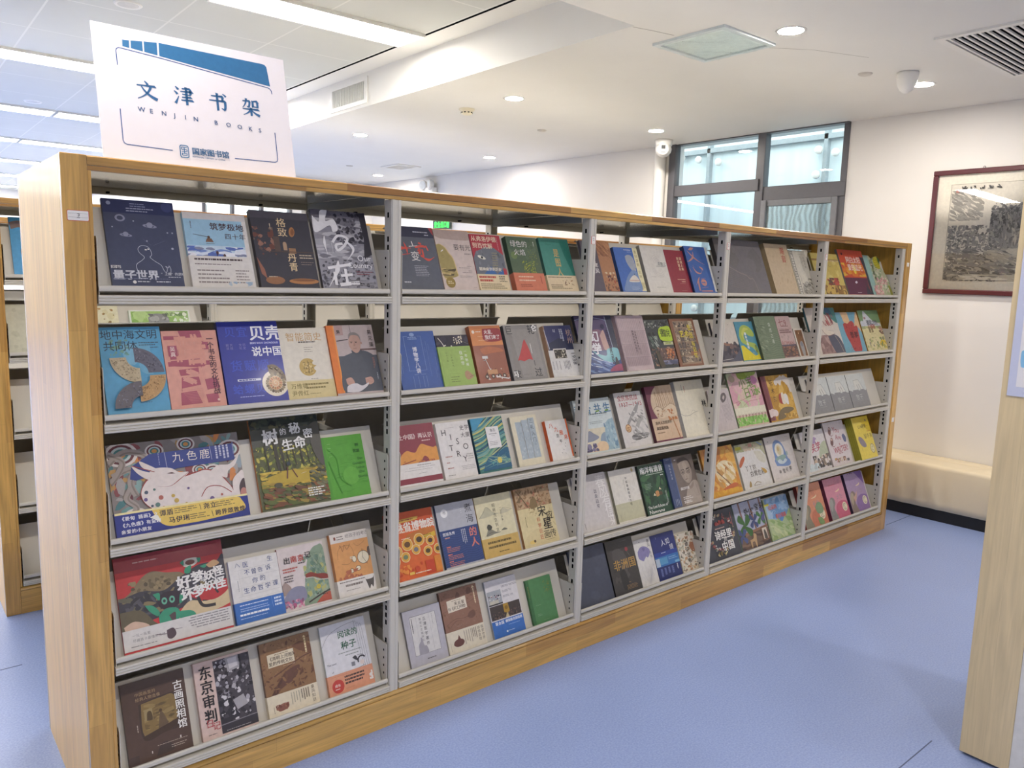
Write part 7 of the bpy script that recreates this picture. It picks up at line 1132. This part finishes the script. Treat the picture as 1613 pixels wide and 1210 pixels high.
# number: (cover colour, spine colour, print, label, paper band)
INFO = {
1: ('434962', '2E3350', a1, 'dark navy book with white line figure and ringed planets', None),
2: ('DAD5D2', '9FC6DC', a2, 'sky blue book with helicopter over snowy ice and cream band', (.095, 'E0DAD2', b2)),
3: ('3B3942', '35323A', a3, 'dark still-life book with gold vertical title, top shelf near the first upright', None),
4: ('9C9AA2', '3A3842', a4, 'grey black and white landscape book with big white brush characters', None),
5: ('5AA4CA', '2E7E9C', a5, 'turquoise book with four mosaic arc pieces, second shelf beside the near end panel', None),
6: ('E2A493', 'C88478', a6, 'salmon pink book with rose block characters', None),
7: ('2D379A', '1E2670', a7, 'royal blue book with a spiral ammonite shell', None),
8: ('E4DCCB', 'D8CEBA', a8, 'cream book with a gold walnut ball, left of the orange edged portrait book', (.055, 'DCCB96', b8)),
9: ('C2B2AE', 'D06E30', a9, 'book with photo of grey haired man reading and orange spine strip', None),
10: ('8C8480', '6A6460', a10, 'wide picture book with a white spotted deer and blue title strip', (.062, '2E3A8C', b10)),
11: ('5A5E3C', 'B87038', a11, 'large woodland path picture book with white brushed title', None),
12: ('5CA83A', '4A9030', a12, 'small bright green book with leafy line drawing', None),
13: ('C83E40', '8E2E34', a13, 'large red picture book with green masked monkey monsters and hills', None),
14: ('E6E3DF', 'C8CCE0', a14, 'white lined-note book with blue handwriting and blue lower band', (.062, '3F72BC', b14)),
15: ('DFD3D0', '7E2E38', a15, 'pinkish white book with painted green hill and red wall', None),
16: ('DD9F62', 'C88448', a16, 'orange book with cream top stripe and sketched hens', (.052, 'E4DED6', b16)),
17: ('5B463D', '3E302A', a17, 'dark brown book with white vertical title and faded parchment, bottom shelf near end', None),
18: ('DCC2B8', 'C8ACA2', a18, 'pale pink book with crowded black and white photo', None),
19: ('94704F', '6A4838', a19, 'brown scroll-painting book with cream label box, bottom shelf left of the first upright', (.066, 'E4D8BE', b19)),
20: ('E2E1E4', 'C8CCC8', a20, 'white book with dark green title and orange lower band', (.066, 'DD9C7C', b20)),
21: ('60646E', '4A4C5A', a21, 'slate grey book with red and white brush strokes', None),
22: ('D6C5BC', 'B8A49A', a22, 'beige book with ochre blot on its left and a gold round seal', None),
23: ('72767E', '9A3440', a23, 'grey and red book with a single eye and a ladder', (.062, 'E2CFA8', b23)),
24: ('56694F', '36503E', a24, 'dark green book with lime flame plant and orange band', (.068, 'D07A5C', b24)),
25: ('478E7E', '1F5E54', a25, 'teal green book with gold vertical characters and cream band', (.066, 'DCC8A4', b25)),
26: ('3A5CA2', '22386A', a26, 'blue book with pale outlined frame and short white title', None),
27: ('3A3642', '30303A', a27, 'short book, dark plum blossom top over light green lower cover', (.148, 'A2BE68', b27)),
28: ('9A5A44', 'A86444', a28, 'orange and rust book with a planetary rover', None),
29: ('8C8884', '4C4E54', a29, 'grey book with a red triangle in the middle', None),
30: ('D8D6D2', 'AE8C72', a30, 'half indigo half white book with tan rounded spine and year', None),
31: ('8E3A48', '6A2834', a31, 'maroon book with orange village silhouette and white band', (.074, 'E4E0DC', b31)),
32: ('E6E2DE', 'E0DCD8', a32, 'white book with scattered black Latin capital letters', None),
33: ('3E7A78', '2A5060', a33, 'teal marbled swirl book with white label rectangle', None),
34: ('E0D8BE', '9A9C96', a34, 'cream book with three pale blue-grey vertical panels', None),
35: ('E6E2DC', 'D8602C', a35, 'small thick white book with orange spine and diagonal orange characters', None),
36: ('DC6A36', 'B84A2A', a36, 'orange book dotted with round yellow museum medallions', None),
37: ('B8BAC2', '2A3A5C', a37, 'book half pale grey half blue with pink characters', None),
38: ('E0D8B4', 'B89A60', a38, 'pale yellow ink-mountain book with mustard lower band', (.072, 'CFAE66', b38)),
39: ('DECFA0', 'A87A50', a39, 'yellowed painting book with bold black stacked title and red spine top', None),
40: ('BDBBC4', '8E8C90', a40, 'lavender grey book with thin black frame on its cover', None),
41: ('95705F', '6E4E42', a41, 'brown drawing book with cream label box, bottom shelf of the second bay', (.082, 'E2D9C4', b41)),
42: ('3F73C0', 'A8ACB0', a42, 'white and blue book with assembly hall photo', None),
43: ('558A5A', '3E6E46', a43, 'plain green cloth book, bottom shelf of the second bay', None),
44: ('5E5660', '54505A', a44, 'grey book with brown painted right half, left end of third bay top shelf', None),
45: ('4A70B8', '2E4A80', a45, 'blue book with grey head silhouette and cream strip', None),
46: ('DDD9D0', '9A968C', a46, 'plain off-white book with faint circles', None),
47: ('94303E', '7A2430', a47, 'dark red book with small gold vertical title', None),
48: ('3E64A8', '28406C', a48, 'blue book with big pink brush characters', None),
49: ('3A4C80', '232A44', a49, 'blue and purple surging wave book with white title', None),
50: ('C6B2B4', 'B49EA2', a50, 'dusty pink book with rows of vertical stripes', None),
51: ('44484A', '2C3030', a51, 'dark street photo book with lime yellow circle', None),
52: ('8A5C44', '6A4030', a52, 'brown book with collage of small pictures and yellow characters', None),
53: ('D4DCD8', 'C4CCCC', a53, 'pale blue misty mountain landscape book with blue-green title', None),
54: ('D6D2CE', '8A8682', a54, 'thick white book with red title and grey mountain ink drawing', None),
55: ('6E2E48', '4E1E34', a55, 'maroon book with round drawing of arches over tan lower half', None),
56: ('E4DEC9', 'C8C6C0', a56, 'thick cream book with a thin plum twig', None),
57: ('D2CDCB', 'C0BCBA', a57, 'pale grey book with white embossed brush strokes', None),
58: ('E2DED4', '8C8A78', a58, 'white over sage green book with vertical black title', None),
59: ('2E5440', '1A2C24', a59, 'dark green book with white Latin and Chinese titles', None),
60: ('7E726A', '39476A', a60, 'brown-grey book with portrait of a man in glasses and blue spine', None),
61: ('4E5362', '3A4050', a61, 'plain dark slate book, bottom shelf of the third bay', None),
62: ('45423F', '1A1A1C', a62, 'black book with gold title and dark map shapes', None),
63: ('E2DFDA', 'D0CECA', a63, 'narrow white book with a violet fan', None),
64: ('2E3878', '1E2858', a64, 'deep blue book with paler blue blocks and white handwriting', None),
65: ('E2DACA', 'D0C8B4', a65, 'small cream book crowded with tiny painted figures', None),
66: ('757175', '5E5A58', a66, 'large plain grey book with a faint hill outline', None),
67: ('C9B596', 'A08E6C', a67, 'tall beige book with red vertical title', None),
68: ('DAD5C6', 'C8C4B4', a68, 'cream book with black lattice strip and rock drawing', None),
69: ('D2CABF', '3E3C46', a69, 'beige book with dark roof photo in its lower half', None),
70: ('4E92A8', '3E7888', a70, 'teal book with a big lime S shape and yellow corner', None),
71: ('76866C', '4E5A4C', a71, 'thick sage green book with leafy line pattern', None),
72: ('C2A8A4', 'A88C88', a72, 'dusty pink book with Latin capitals and dark lower photo', None),
73: ('E0D8CC', 'C8C0B4', a73, 'small brown book with cream border and pale statue', None),
74: ('C6BCBC', 'B0A8A8', a74, 'pinkish grey book with small text columns, left end of the fourth bay', None),
75: ('DCC0B4', '7E9070', a75, 'pink and green spring meadow picture book', None),
76: ('C89A3C', '5E2A36', a76, 'golden picture book with clouds, rider in red cloak and maroon spine', None),
77: ('D89A3C', 'B87A34', a77, 'orange swirling horse picture book', None),
78: ('DCDAD6', 'B0AEA0', a78, 'white bird picture book with red beak', None),
79: ('DAD3CE', '8A8682', a79, 'white picture book with blue arch shape and penguin', None),
80: ('444650', '30323A', a80, 'charcoal book with ring of small objects around white title', None),
81: ('A8A8B8', '7E8E88', a81, 'picture book with green and blue pinwheels and wooden horse', None),
82: ('94B0C8', '8E9A70', a82, 'blue sky and pale green hill picture book with red title', None),
83: ('D0BC68', 'A89448', a83, 'yellow picture book with red flowers, far bay top shelf', None),
84: ('CC5034', '8A8684', a84, 'red sunset picture book with purple lower half', None),
85: ('B4B894', '88A8A0', a85, 'die-cut picture book of pale blossoms with yellow flower', None),
86: ('D8CEC2', '4A7A80', a86, 'picture book of a girl with teal corner, left end of far bay second shelf', None),
87: ('78AABC', '5A8A9C', a87, 'light blue book with big red strawberry heart and hands', None),
88: ('DED2A0', 'A87E34', a88, 'picture book of white mountain above yellow fields', None),
89: ('8F8F90', '6A6A6C', a89, 'grey and pale mint book, leftmost of the three alike', None),
90: ('8F8F90', '6A6A6C', a89, 'grey and pale mint book, middle of the three alike', None),
91: ('8F8F90', '6A6A6C', a89, 'grey and pale mint book, rightmost of the three alike', None),
92: ('DAD5D4', 'C0BCBC', a92, 'white book with pink characters and patchwork animals', None),
93: ('DCD2D2', 'B4AAAC', a93, 'pale pink book with red hand-lettered Latin title', None),
94: ('E2CC52', '9C9630', a94, 'yellow book with a mauve oval, front of its stack', None),
95: ('D89070', '7E2E28', a95, 'orange book with a cream oval, leftmost of the bottom trio', None),
96: ('D490A0', '5E1C3A', a96, 'pink book with a cream oval, middle of the bottom trio', None),
97: ('A890B0', '2E1C40', a97, 'purple book with a cream oval, rightmost of the bottom trio', None)}
for n in sorted(BK):
    r, x, w, h, t = BK[n]; base, sp, art, lab, band = INFO[n]
    kw = {}
    if n == 94: kw['z0'] = .0381
    if n == 85: kw['shape'] = SH85
    if n in (90, 91): continue
    q = book(r, x, w, h, t, lab, base, art, sp, band=band, gloss=n % 3 != 0, hard=n in (3, 7, 9, 11, 12, 13, 28, 30, 43, 54, 55, 56, 60, 67, 71, 75, 76, 78, 79, 81, 82, 84, 88, 95, 96, 97) or None, **kw)
    if n == 89:
        for m in (90, 91):
            c = copy_tree(q); M = q.matrix_world.copy(); M[0][3] = BK[m][1]; c.matrix_world = M; c['label'] = INFO[m][3]; c['group'] = 'three alike grey books'
        q['group'] = 'three alike grey books'
    if n == 94:
        for k, o_ in enumerate(('just behind the front one', 'third from the front', 'rearmost')):
            c = copy_tree(q); c.matrix_world = q.matrix_world @ Matrix.Translation((0, 0, -.0126*(k+1))); c['label'] = f'yellow book in the stack, {o_}, olive spine showing'; c['group'] = 'stack of yellow books'
        q['group'] = 'stack of yellow books'
# the few books seen on the second bookcase
def bA(a): a.S([(.0, .16), (.22, .12), (.40, .24), (.38, .44), (.26, .60), (.36, .78), (.8, .84)], .17, '7E6A64'); a.E(.46, .13, .02, .02, 'F0F0F0', 8); a.B(.1, .1, .6, 1, .02, '2E5A88', 3)
def bB(a): a.X(.06, .06, 1, 1, 20, ['C8C6AE', 'C0BEA6'], .05, .12, 4)
def bC(a): a.R(.03, .03, .97, .97, '9CC46A'); a.X(.03, .03, .97, .97, 40, ['B4D488', '86B454', 'A8CC78'], .06, .14, 4); a.PS([(.3, .2), (.4, .1), (.56, .12), (.64, .24), (.6, .5), (.34, .5)], '8A8C8A'); a.X(.3, .1, .66, .5, 20, ['6A6C6A', 'A8AAA8'], .03, .06, 5); a.T('亲近大自然', .58, .07, .07, '3A5A3A', bold=.02); a.X(.7, .06, .96, .4, 16, ['E4F0D8'], .02, .05, 6)
def bD(a): a.X(0, 0, 1, 1, 24, ['E0DCB4', 'DCD4A8'], .06, .12, 4); a.X(.5, .05, .95, .5, 8, ['B8905A', '98804E'], .02, .06, 5)
G2 = 'books on the second bookcase'
book(1, .121, .20, .297, .012, 'bright blue book with brown curving shape on the second bookcase at the far left', '4A9ACC', bA, '3A78A4', yoff=1.854, group=G2)
book(2, .084, .22, .245, .012, 'pale beige book on the second bookcase at the far left', 'CBC9B2', bB, 'A8A690', yoff=1.854, group=G2)
book(2, .612, .298, .213, .012, 'green book glimpsed through the gap under the front bookcase top shelf', 'E2E8DC', bC, 'B8C8A8', yoff=1.854, group=G2)
book(2, .37, .192, .237, .012, 'pale cream book glimpsed through the gap left of the green one', 'E4DFBE', bD, 'C8C4A4', yoff=1.854, group=G2)
# small type left over in the bay gaps: the blue-violet book glimpsed at the bay joint
# ------------------------------------------------------------------ sign board on top of the bookcase
def sign_art(a):
    # board is .55 x .385; coordinates measured from its lower left corner
    w, h = a.w, a.h; Q = lambda x, y: ((x-.115)/w, 1-y/h); b1, b2 = '2F6E9E', '3C5A96'
    for p in ([(.192, .348), (.210, .3495), (.209, .327), (.191, .3285)], [(.214, .350), (.245, .354), (.244, .3245), (.213, .3275)], [(.249, .355), (.284, .3585), (.283, .321), (.248, .324)]): a.P([Q(*q) for q in p], b1)
    a.P([Q(*q) for q in ((.289, .3595), (.594, .3575), (.601, .356), (.6065, .350), (.612, .289), (.288, .320))], b1)
    lw = .0045
    a.L([Q(*q) for q in ((.1735, .272), (.173, .312), (.1745, .318), (.180, .3225), (.187, .3225), (.29, .3145), (.604, .2835), (.610, .281), (.6145, .275), (.6155, .265))], lw, b2)
    a.L([Q(*q) for q in ((.169, .147), (.1685, .058), (.171, .051), (.178, .0475), (.298, .0455))], lw, b2)
    a.L([Q(*q) for q in ((.611, .141), (.611, .056), (.608, .049), (.601, .046), (.476, .0435))], lw, b2)
    # the four large characters in a brush-cut serif, stroke by stroke on a 100 x 100 square
    Z = a._up(); ink = lin('2E6494')
    def poly(pts):
        bm = bmesh.new(); vs = [bm.verts.new((x, y, 0)) for x, y in pts]; f = bm.faces.new(vs); bmesh.ops.triangulate(bm, faces=[f]); bm.verts.index_update()
        a.raw([(u, v) for u, v in pts], [[q.index for q in t.verts] for t in bm.faces], ink, Z); bm.free()
    def glyphs(strokes, x0, y0, s):
        K = lambda x, y: Q(x0+x*s/100, y0-y*s/100)
        for st in strokes:
            if st[0] == 'H': _, xa, xb, y = st; poly([K(xa, y-2.9), K(xb-16, y-2.9), K(xb-8, y-9), K(xb, y+.5), K(xb, y+2.9), K(xa, y+2.9)])
            elif st[0] == 'h': _, xa, xb, y = st; poly([K(xa, y-2.9), K(xb, y-2.9), K(xb, y+2.9), K(xa, y+2.9)])
            elif st[0] == 'V': _, x, ya, yb = st; poly([K(x-8, ya), K(x+5, ya+2), K(x+9, ya+5), K(x+6.3, ya+8), K(x+6.3, yb-3), K(x-6.3, yb), K(x-6.3, ya+7)])
            else:
                _, p0, p1, p2, wa, wb = st; L_, R_ = [], []
                for i in range(13):
                    t = i/12; x = (1-t)**2*p0[0]+2*t*(1-t)*p1[0]+t*t*p2[0]; y = (1-t)**2*p0[1]+2*t*(1-t)*p1[1]+t*t*p2[1]
                    dx = 2*(1-t)*(p1[0]-p0[0])+2*t*(p2[0]-p1[0]); dy = 2*(1-t)*(p1[1]-p0[1])+2*t*(p2[1]-p1[1]); l = math.hypot(dx, dy) or 1; wd = (wa+(wb-wa)*t)/2*1.2+.6
                    L_.append(K(x-dy/l*wd, y+dx/l*wd)); R_.append(K(x+dy/l*wd, y-dx/l*wd))
                poly(L_+R_[::-1])
    C = 'C'; s = .056
    glyphs([(C, (42, 3), (50, 8), (57, 21), 3, 10), ('H', 4, 97, 28), (C, (69, 30), (58, 72), (4, 97), 10, 2), (C, (26, 31), (44, 72), (98, 92), 4, 13)], .216, .2395, s)
    glyphs([(C, (10, 6), (18, 10), (24, 21), 3, 10), (C, (2, 30), (11, 34), (18, 45), 3, 10), (C, (5, 95), (13, 82), (24, 54), 11, 2), ('H', 42, 90, 13), ('V', 84, 13, 42), ('H', 34, 100, 28), ('h', 42, 86, 42), ('H', 40, 92, 58), ('H', 34, 99, 74), ('V', 63, 1, 99)], .317, .2410, s)
    glyphs([('H', 14, 82, 21), ('V', 74, 20, 46), ('H', 3, 94, 46), (C, (86, 46), (88, 74), (82, 90), 11, 9), (C, (84, 92), (74, 88), (66, 82), 9, 2), ('V', 46, 1, 99), (C, (76, 3), (86, 8), (93, 17), 3, 9)], .4155, .2395, s)
    glyphs([('H', 6, 52, 18), (C, (45, 18), (44, 38), (38, 50), 9, 7), (C, (38, 50), (32, 48), (28, 44), 7, 2), (C, (27, 2), (26, 34), (4, 55), 9, 2), ('V', 62, 10, 50), ('H', 62, 94, 14), ('V', 88, 14, 50), ('h', 62, 90, 44), ('H', 3, 98, 62), ('V', 50, 50, 99), (C, (47, 64), (34, 84), (5, 96), 8, 2), (C, (53, 64), (66, 82), (97, 92), 3, 12)], .5145, .2385, s)
    x = .216
    for ch, x in zip('WENJINBOOKS', (.2150, .2455, .277, .311, .3405, .365, .4250, .4595, .4935, .5275, .559)):
        u, v = Q(x, .159-(x-.216)*.036); a.T(ch, u, v-.01, .0335, '3C5A88', bold=.012)
    # seal mark and the small line under it
    m = '2F6E9E'; X0, X1, Ya, Yb = .317, .3425, .065, .027
    for r0, r1 in ((1.0, .84),):
        o = rounded(X0, X1, Yb, Ya, .006); i_ = rounded(X0+.0025, X1-.0025, Yb+.0028, Ya-.0028, .004); n = len(o)
        a.raw([Q(*q) for q in o]+[Q(*q) for q in i_], [[k, (k+1) % n, n+(k+1) % n, n+k] for k in range(n)], lin(m), a._up())
    for (p, q) in (((.3225, .058), (.337, .058)), ((.3225, .0515), (.337, .0515)), ((.3298, .058), (.3298, .040)), ((.3225, .0455), (.337, .0455)), ((.3235, .0405), (.336, .0405)), ((.3235, .0345), (.336, .0345)), ((.3235, .0405), (.3235, .0345)), ((.336, .0405), (.336, .0345)), ((.3225, .058), (.3225, .0515)), ((.337, .0515), (.337, .0455))): a.L([Q(*p), Q(*q)], .0038, m)
    u, v = Q(.351, .0605); a.T('国家图书馆', u, v, .040, '36648E', bold=.028, sp=.98); u, v = Q(.3515, .0365); a.T('NATIONAL LIBRARY OF CHINA', u, v, .0122, '4A6E96', bold=.01)
root = empty('sign_board', (.115, .05, BH+.0005), 'white printed sign board with blue characters leaning on top of the front bookcase', 'sign')
lean = math.atan2(.08, .34); sl, cl = math.sin(lean), math.cos(lean)
root.matrix_world = Matrix(((1, 0, 0, .115), (0, sl, -cl, .0553), (0, cl, sl, BH+.0012), (0, 0, 0, 1)))
b = MB(); b.box(0, .55, 0, .385, -.005, 0, mat('white_foam_board', 'E9E4E8', .45, var=.01)); b.build('board', root)
A = Art(.55, .385, .0); sign_art(A); A.mesh('sign_print', INKM, root)
b = MB(); b.box(.2, .35, 0, .02, -.02, -.005, PLASTIC); b.add([(.27, 0, -.005), (.28, 0, -.005), (.28, .03, -.12), (.27, .03, -.12), (.27, .2, -.005), (.28, .2, -.005)], [[0, 1, 2, 3], [0, 4, 5, 1], [0, 3, 4], [1, 5, 2], [2, 5, 4, 3]], PLASTIC); b.build('back_strut', root)

# ------------------------------------------------------------------ exit sign
root = empty('exit_sign', (wx(6.38)-.03, 6.38, 2.325), 'small green lit exit sign on the far wall, seen above the books', 'exit sign')
b = MB(); b.box(-.012, .02, -.19, .19, -.075, .075, mat('sign_case', '4A5A50', .4)); b.build('sign_case', root)
GRN = mat('lit_green', '20D030', .5, var=0, emit='30F048', es=2.2)
b = MB()
for i, ch in enumerate('安全出口'):
    g = glyph(ch, 2, .02); b.add([(-.0135, .165-.075*i-x*.07, -.045+y*.085) for x, y in g[0]], g[1], GRN)
b.add([(-.0134, -.14, .055), (-.0134, -.18, .055), (-.0134, -.18, -.055), (-.0134, -.14, -.055)], [[0, 1, 2, 3]], GRN); b.build('lit_lettering', root)

# ------------------------------------------------------------------ framed ink landscape on the right wall
PYa, PZ0, PZ1, PW = .245, 1.622, 2.517, 1.30
yaw = math.atan(.03)
root = empty('framed_picture', (wx(PYa), PYa, PZ0), 'dark red framed ink landscape behind glass on the right wall', 'picture')
# local x runs along the wall to the right, y up, z out of the wall
ax = Vector((.03, -1, 0)).normalized(); az = Vector((-1, -.03, 0)).normalized()
root.matrix_world = Matrix(((ax.x, 0, az.x, wx(PYa)), (ax.y, 0, az.y, PYa), (0, 1, 0, PZ0), (0, 0, 0, 1)))
PH = PZ1-PZ0; RED = mat('dark_red_lacquer', '5A2A30', .25, var=.1, scale=3, stretch=(1, 1, 1), coat=.3)
b = MB(); fw = .036
for (x0, x1, y0, y1) in ((0, PW, 0, fw), (0, PW, PH-fw, PH), (0, fw, fw, PH-fw), (PW-fw, PW, fw, PH-fw)): b.box(x0, x1, y0, y1, .002, .030, RED, .006)
b.build('picture_frame', root)
def ink(a):
    a.R(0, 0, 1, 1, 'F0EBDD'); a.R(.075, .085, .925, .915, 'A8A08E'); a.R(.078, .0885, .922, .9115, 'E8E3D6')
    g = ['7E7C78', '8C8A86', '9A9792', '6C6A68', 'A8A49C', '94918A']  # inks lightened to carry the veil of reflections on the glass
    a.PS([(.30, .36), (.36, .30), (.5, .28), (.62, .2), (.74, .12), (.92, .10), (.92, .62), (.6, .66), (.34, .62)], 'A09C95')
    a.X(.08, .14, .26, .40, 160, ['9A968E', 'A8A49A', 'B8B4AA'], .005, .016, 1, 2.4, .5); a.X(.30, .26, .80, .62, 700, g, .004, .013, 2, 1.8); a.X(.58, .10, .92, .40, 600, g, .005, .014, 3, 1.4); a.X(.30, .30, .56, .60, 300, ['62605C', '4A4846', '6E6C68'], .004, .012, 9, 1.6)
    a.X(.32, .34, .9, .66, 500, g+['B0ACA0', 'C4BEAE'], .004, .014, 4, 2.4, 1.4); a.X(.08, .44, .36, .92, 800, g+['A8A498', '62605C'], .004, .013, 5, 1.5); a.X(.10, .64, .92, .90, 900, g+['A8A498', 'C4BEAE', '62605C'], .004, .016, 6, 2.4, .15); a.X(.42, .5, .70, .62, 70, ['D0CAB9', 'C0BAAA'], .004, .012, 7, 3, 1.5); a.X(.3, .64, .9, .76, 120, ['CFC9B8', 'BCB6A6'], .006, .02, 8, 3, .2); a.X(.10, .86, .92, .91, 90, ['E8E3D6', 'C8C2B2'], .006, .02, 11, 3, 0)
    for i in range(5): a.X(.135+.045*i, .105, .165+.045*i, .135, 5, ['4A4846'], .004, .012, 20+i, 2)
    a.R(.105, .135, .122, .16, 'C08A80')
A = Art(PW-2*fw+.008, PH-2*fw+.008, .008, 2e-5); ink(A); o = A.mesh('ink_painting', INKM, root); o.location = (fw-.004, fw-.004, 0)
b = MB(); b.box(fw-.004, PW-fw+.004, fw-.004, PH-fw+.004, .002, .0079, PAPER); b.build('backing', root)
b = MB(); b.add([(fw-.002, fw-.002, .0215), (PW-fw+.002, fw-.002, .0215), (PW-fw+.002, PH-fw+.002, .0215), (fw-.002, PH-fw+.002, .0215)], [[0, 1, 2, 3]], glass('picture_glass', 'FFFFFF', .02)); b.build('picture_glass', root)
b = MB(); b.lathe([(.006, -.002), (.009, 0), (.006, .002)], mat('hook_metal', '6A6664', .3, metal=.8), Matrix.Translation((.33, PH+.006, .012)), 12); b.build('hanging_hook', root)

# ------------------------------------------------------------------ upholstered bench along the right wall
def fx(y): return 5.402-.04*y
root = empty('bench', (fx(0)+.18, 0, 0), 'long cream leather bench with tufted top along the right wall', 'bench'); ox, oy = fx(0)+.18, 0
CREAM = mat('cream_leather', 'E2D3B4', .38, var=.03, scale=3, bump=.15, bscale=60)
b = MB(); YA, YB, NX, NY, ZT, ZB = 1.25, -1.9, 14, 120, .405, .088
rnd = random.Random(8)
def topz(s, y):
    z = .006*math.sin(PI*min(max(s, 0), 1))
    for c in (.5,): z -= .012*math.exp(-((s-c)/.035)**2)
    q = (y-.08) % .42; q = min(q, .42-q); z -= .010*math.exp(-(q/.014)**2)
    return z
folds = [(.16, -.06, .011), (.02, -.05, .007), (-.05, -.09, .012), (-.20, -.04, .006), (-.44, -.08, .008), (.5, .05, .008), (.8, -.05, .008), (-.9, .06, .009), (-1.3, -.05, .009)]
vs = []; fs = []
prof = []
for j in range(NY+1):
    y = YA+(YB-YA)*j/NY; x0, x1 = fx(y), wx(y)-.012
    row = []
    for i in range(7):
        t = i/6; z = ZB+(ZT-.03-ZB)*t; d = .006*math.sin(PI*t)
        for (fy, sl, am) in folds: d += 1.7*am*math.exp(-((y-fy-sl*(1-t))/.016)**2)*math.sin(PI*min(1, .15+t*.85))
        row.append((x0-d, y, z))
    for i in range(1, 5): a_ = PI/2*i/4; row.append((x0+.03*(1-math.cos(a_)), y, ZT-.03+.03*math.sin(a_)))
    for i in range(1, NX+1): s = i/NX; row.append((x0+.03+(x1-x0-.03)*s, y, ZT+topz(s, y)))
    row.append((x1, y, ZB)); vs += row; n = len(row)
for j in range(NY):
    for i in range(n): fs.append([j*n+i, j*n+(i+1) % n, (j+1)*n+(i+1) % n, (j+1)*n+i])
b.add([(x-ox, y-oy, z) for x, y, z in vs], fs, CREAM, True); b.add([(x-ox, y-oy, z) for x, y, z in vs[:n]], [list(range(n))], CREAM); b.add([(x-ox, y-oy, z) for x, y, z in vs[-n:]], [list(range(n))[::-1]], CREAM)
b.build('seat', root)
b = MB(); b.add([(fx(YA)+.015-ox, YA-.01, 0), (wx(YA)-.02-ox, YA-.01, 0), (wx(YB)-.02-ox, YB+.01, 0), (fx(YB)+.015-ox, YB+.01, 0), (fx(YA)+.015-ox, YA-.01, ZB+.004), (wx(YA)-.02-ox, YA-.01, ZB+.004), (wx(YB)-.02-ox, YB+.01, ZB+.004), (fx(YB)+.015-ox, YB+.01, ZB+.004)], [[0, 1, 2, 3], [4, 5, 6, 7], [0, 1, 5, 4], [1, 2, 6, 5], [2, 3, 7, 6], [3, 0, 4, 7]], BLACK); b.build('bench_base', root)

# ------------------------------------------------------------------ pale display stand cut off by the right edge of the picture
root = empty('display_stand', (2.534, -1.46, 0), 'pale beech display stand end at the right edge of the picture', 'display stand')
b = MB(); b.box(0, .62, -.080, .077, .012, 1.98, BEECH, .0015); b.build('wooden_end', root)
b = MB(); b.box(.004, .60, -.62, -.0805, .012, 1.98, mat('white_laminate', 'DCDBD8', .4)); b.build('white_front', root)
b = MB(); b.box(.03, .6, -.6, .06, 0, .012, BLACK); b.build('stand_shadow_gap', root)  # black filler paints the dark of the shadow gap under the stand
root = empty('poster', (2.5335, -1.402, 1.3165), 'pale lavender bordered poster with blue shape hung on the display stand', 'poster')
b = MB(); b.box(-.0035, -.0002, -.40, 0, 0, .62, mat('lavender_board', 'C3C8DE', .5, var=.01)); b.build('poster_board', root)
b = MB(); b.box(-.004, -.0033, -.362, -.024, .032, .585, mat('poster_white', 'E2E0E2', .5, var=.01))
b.add([(-.0044, y, z) for y, z in catmull([(-.036, .155), (-.030, .15), (-.029, .125), (-.031, .108), (-.036, .098), (-.07, .10), (-.075, .13), (-.06, .17), (-.036, .155)], 4)[:-1]], [list(range(32))], mat('poster_blue', '86BCE0', .5)); b.build('poster_print', root)
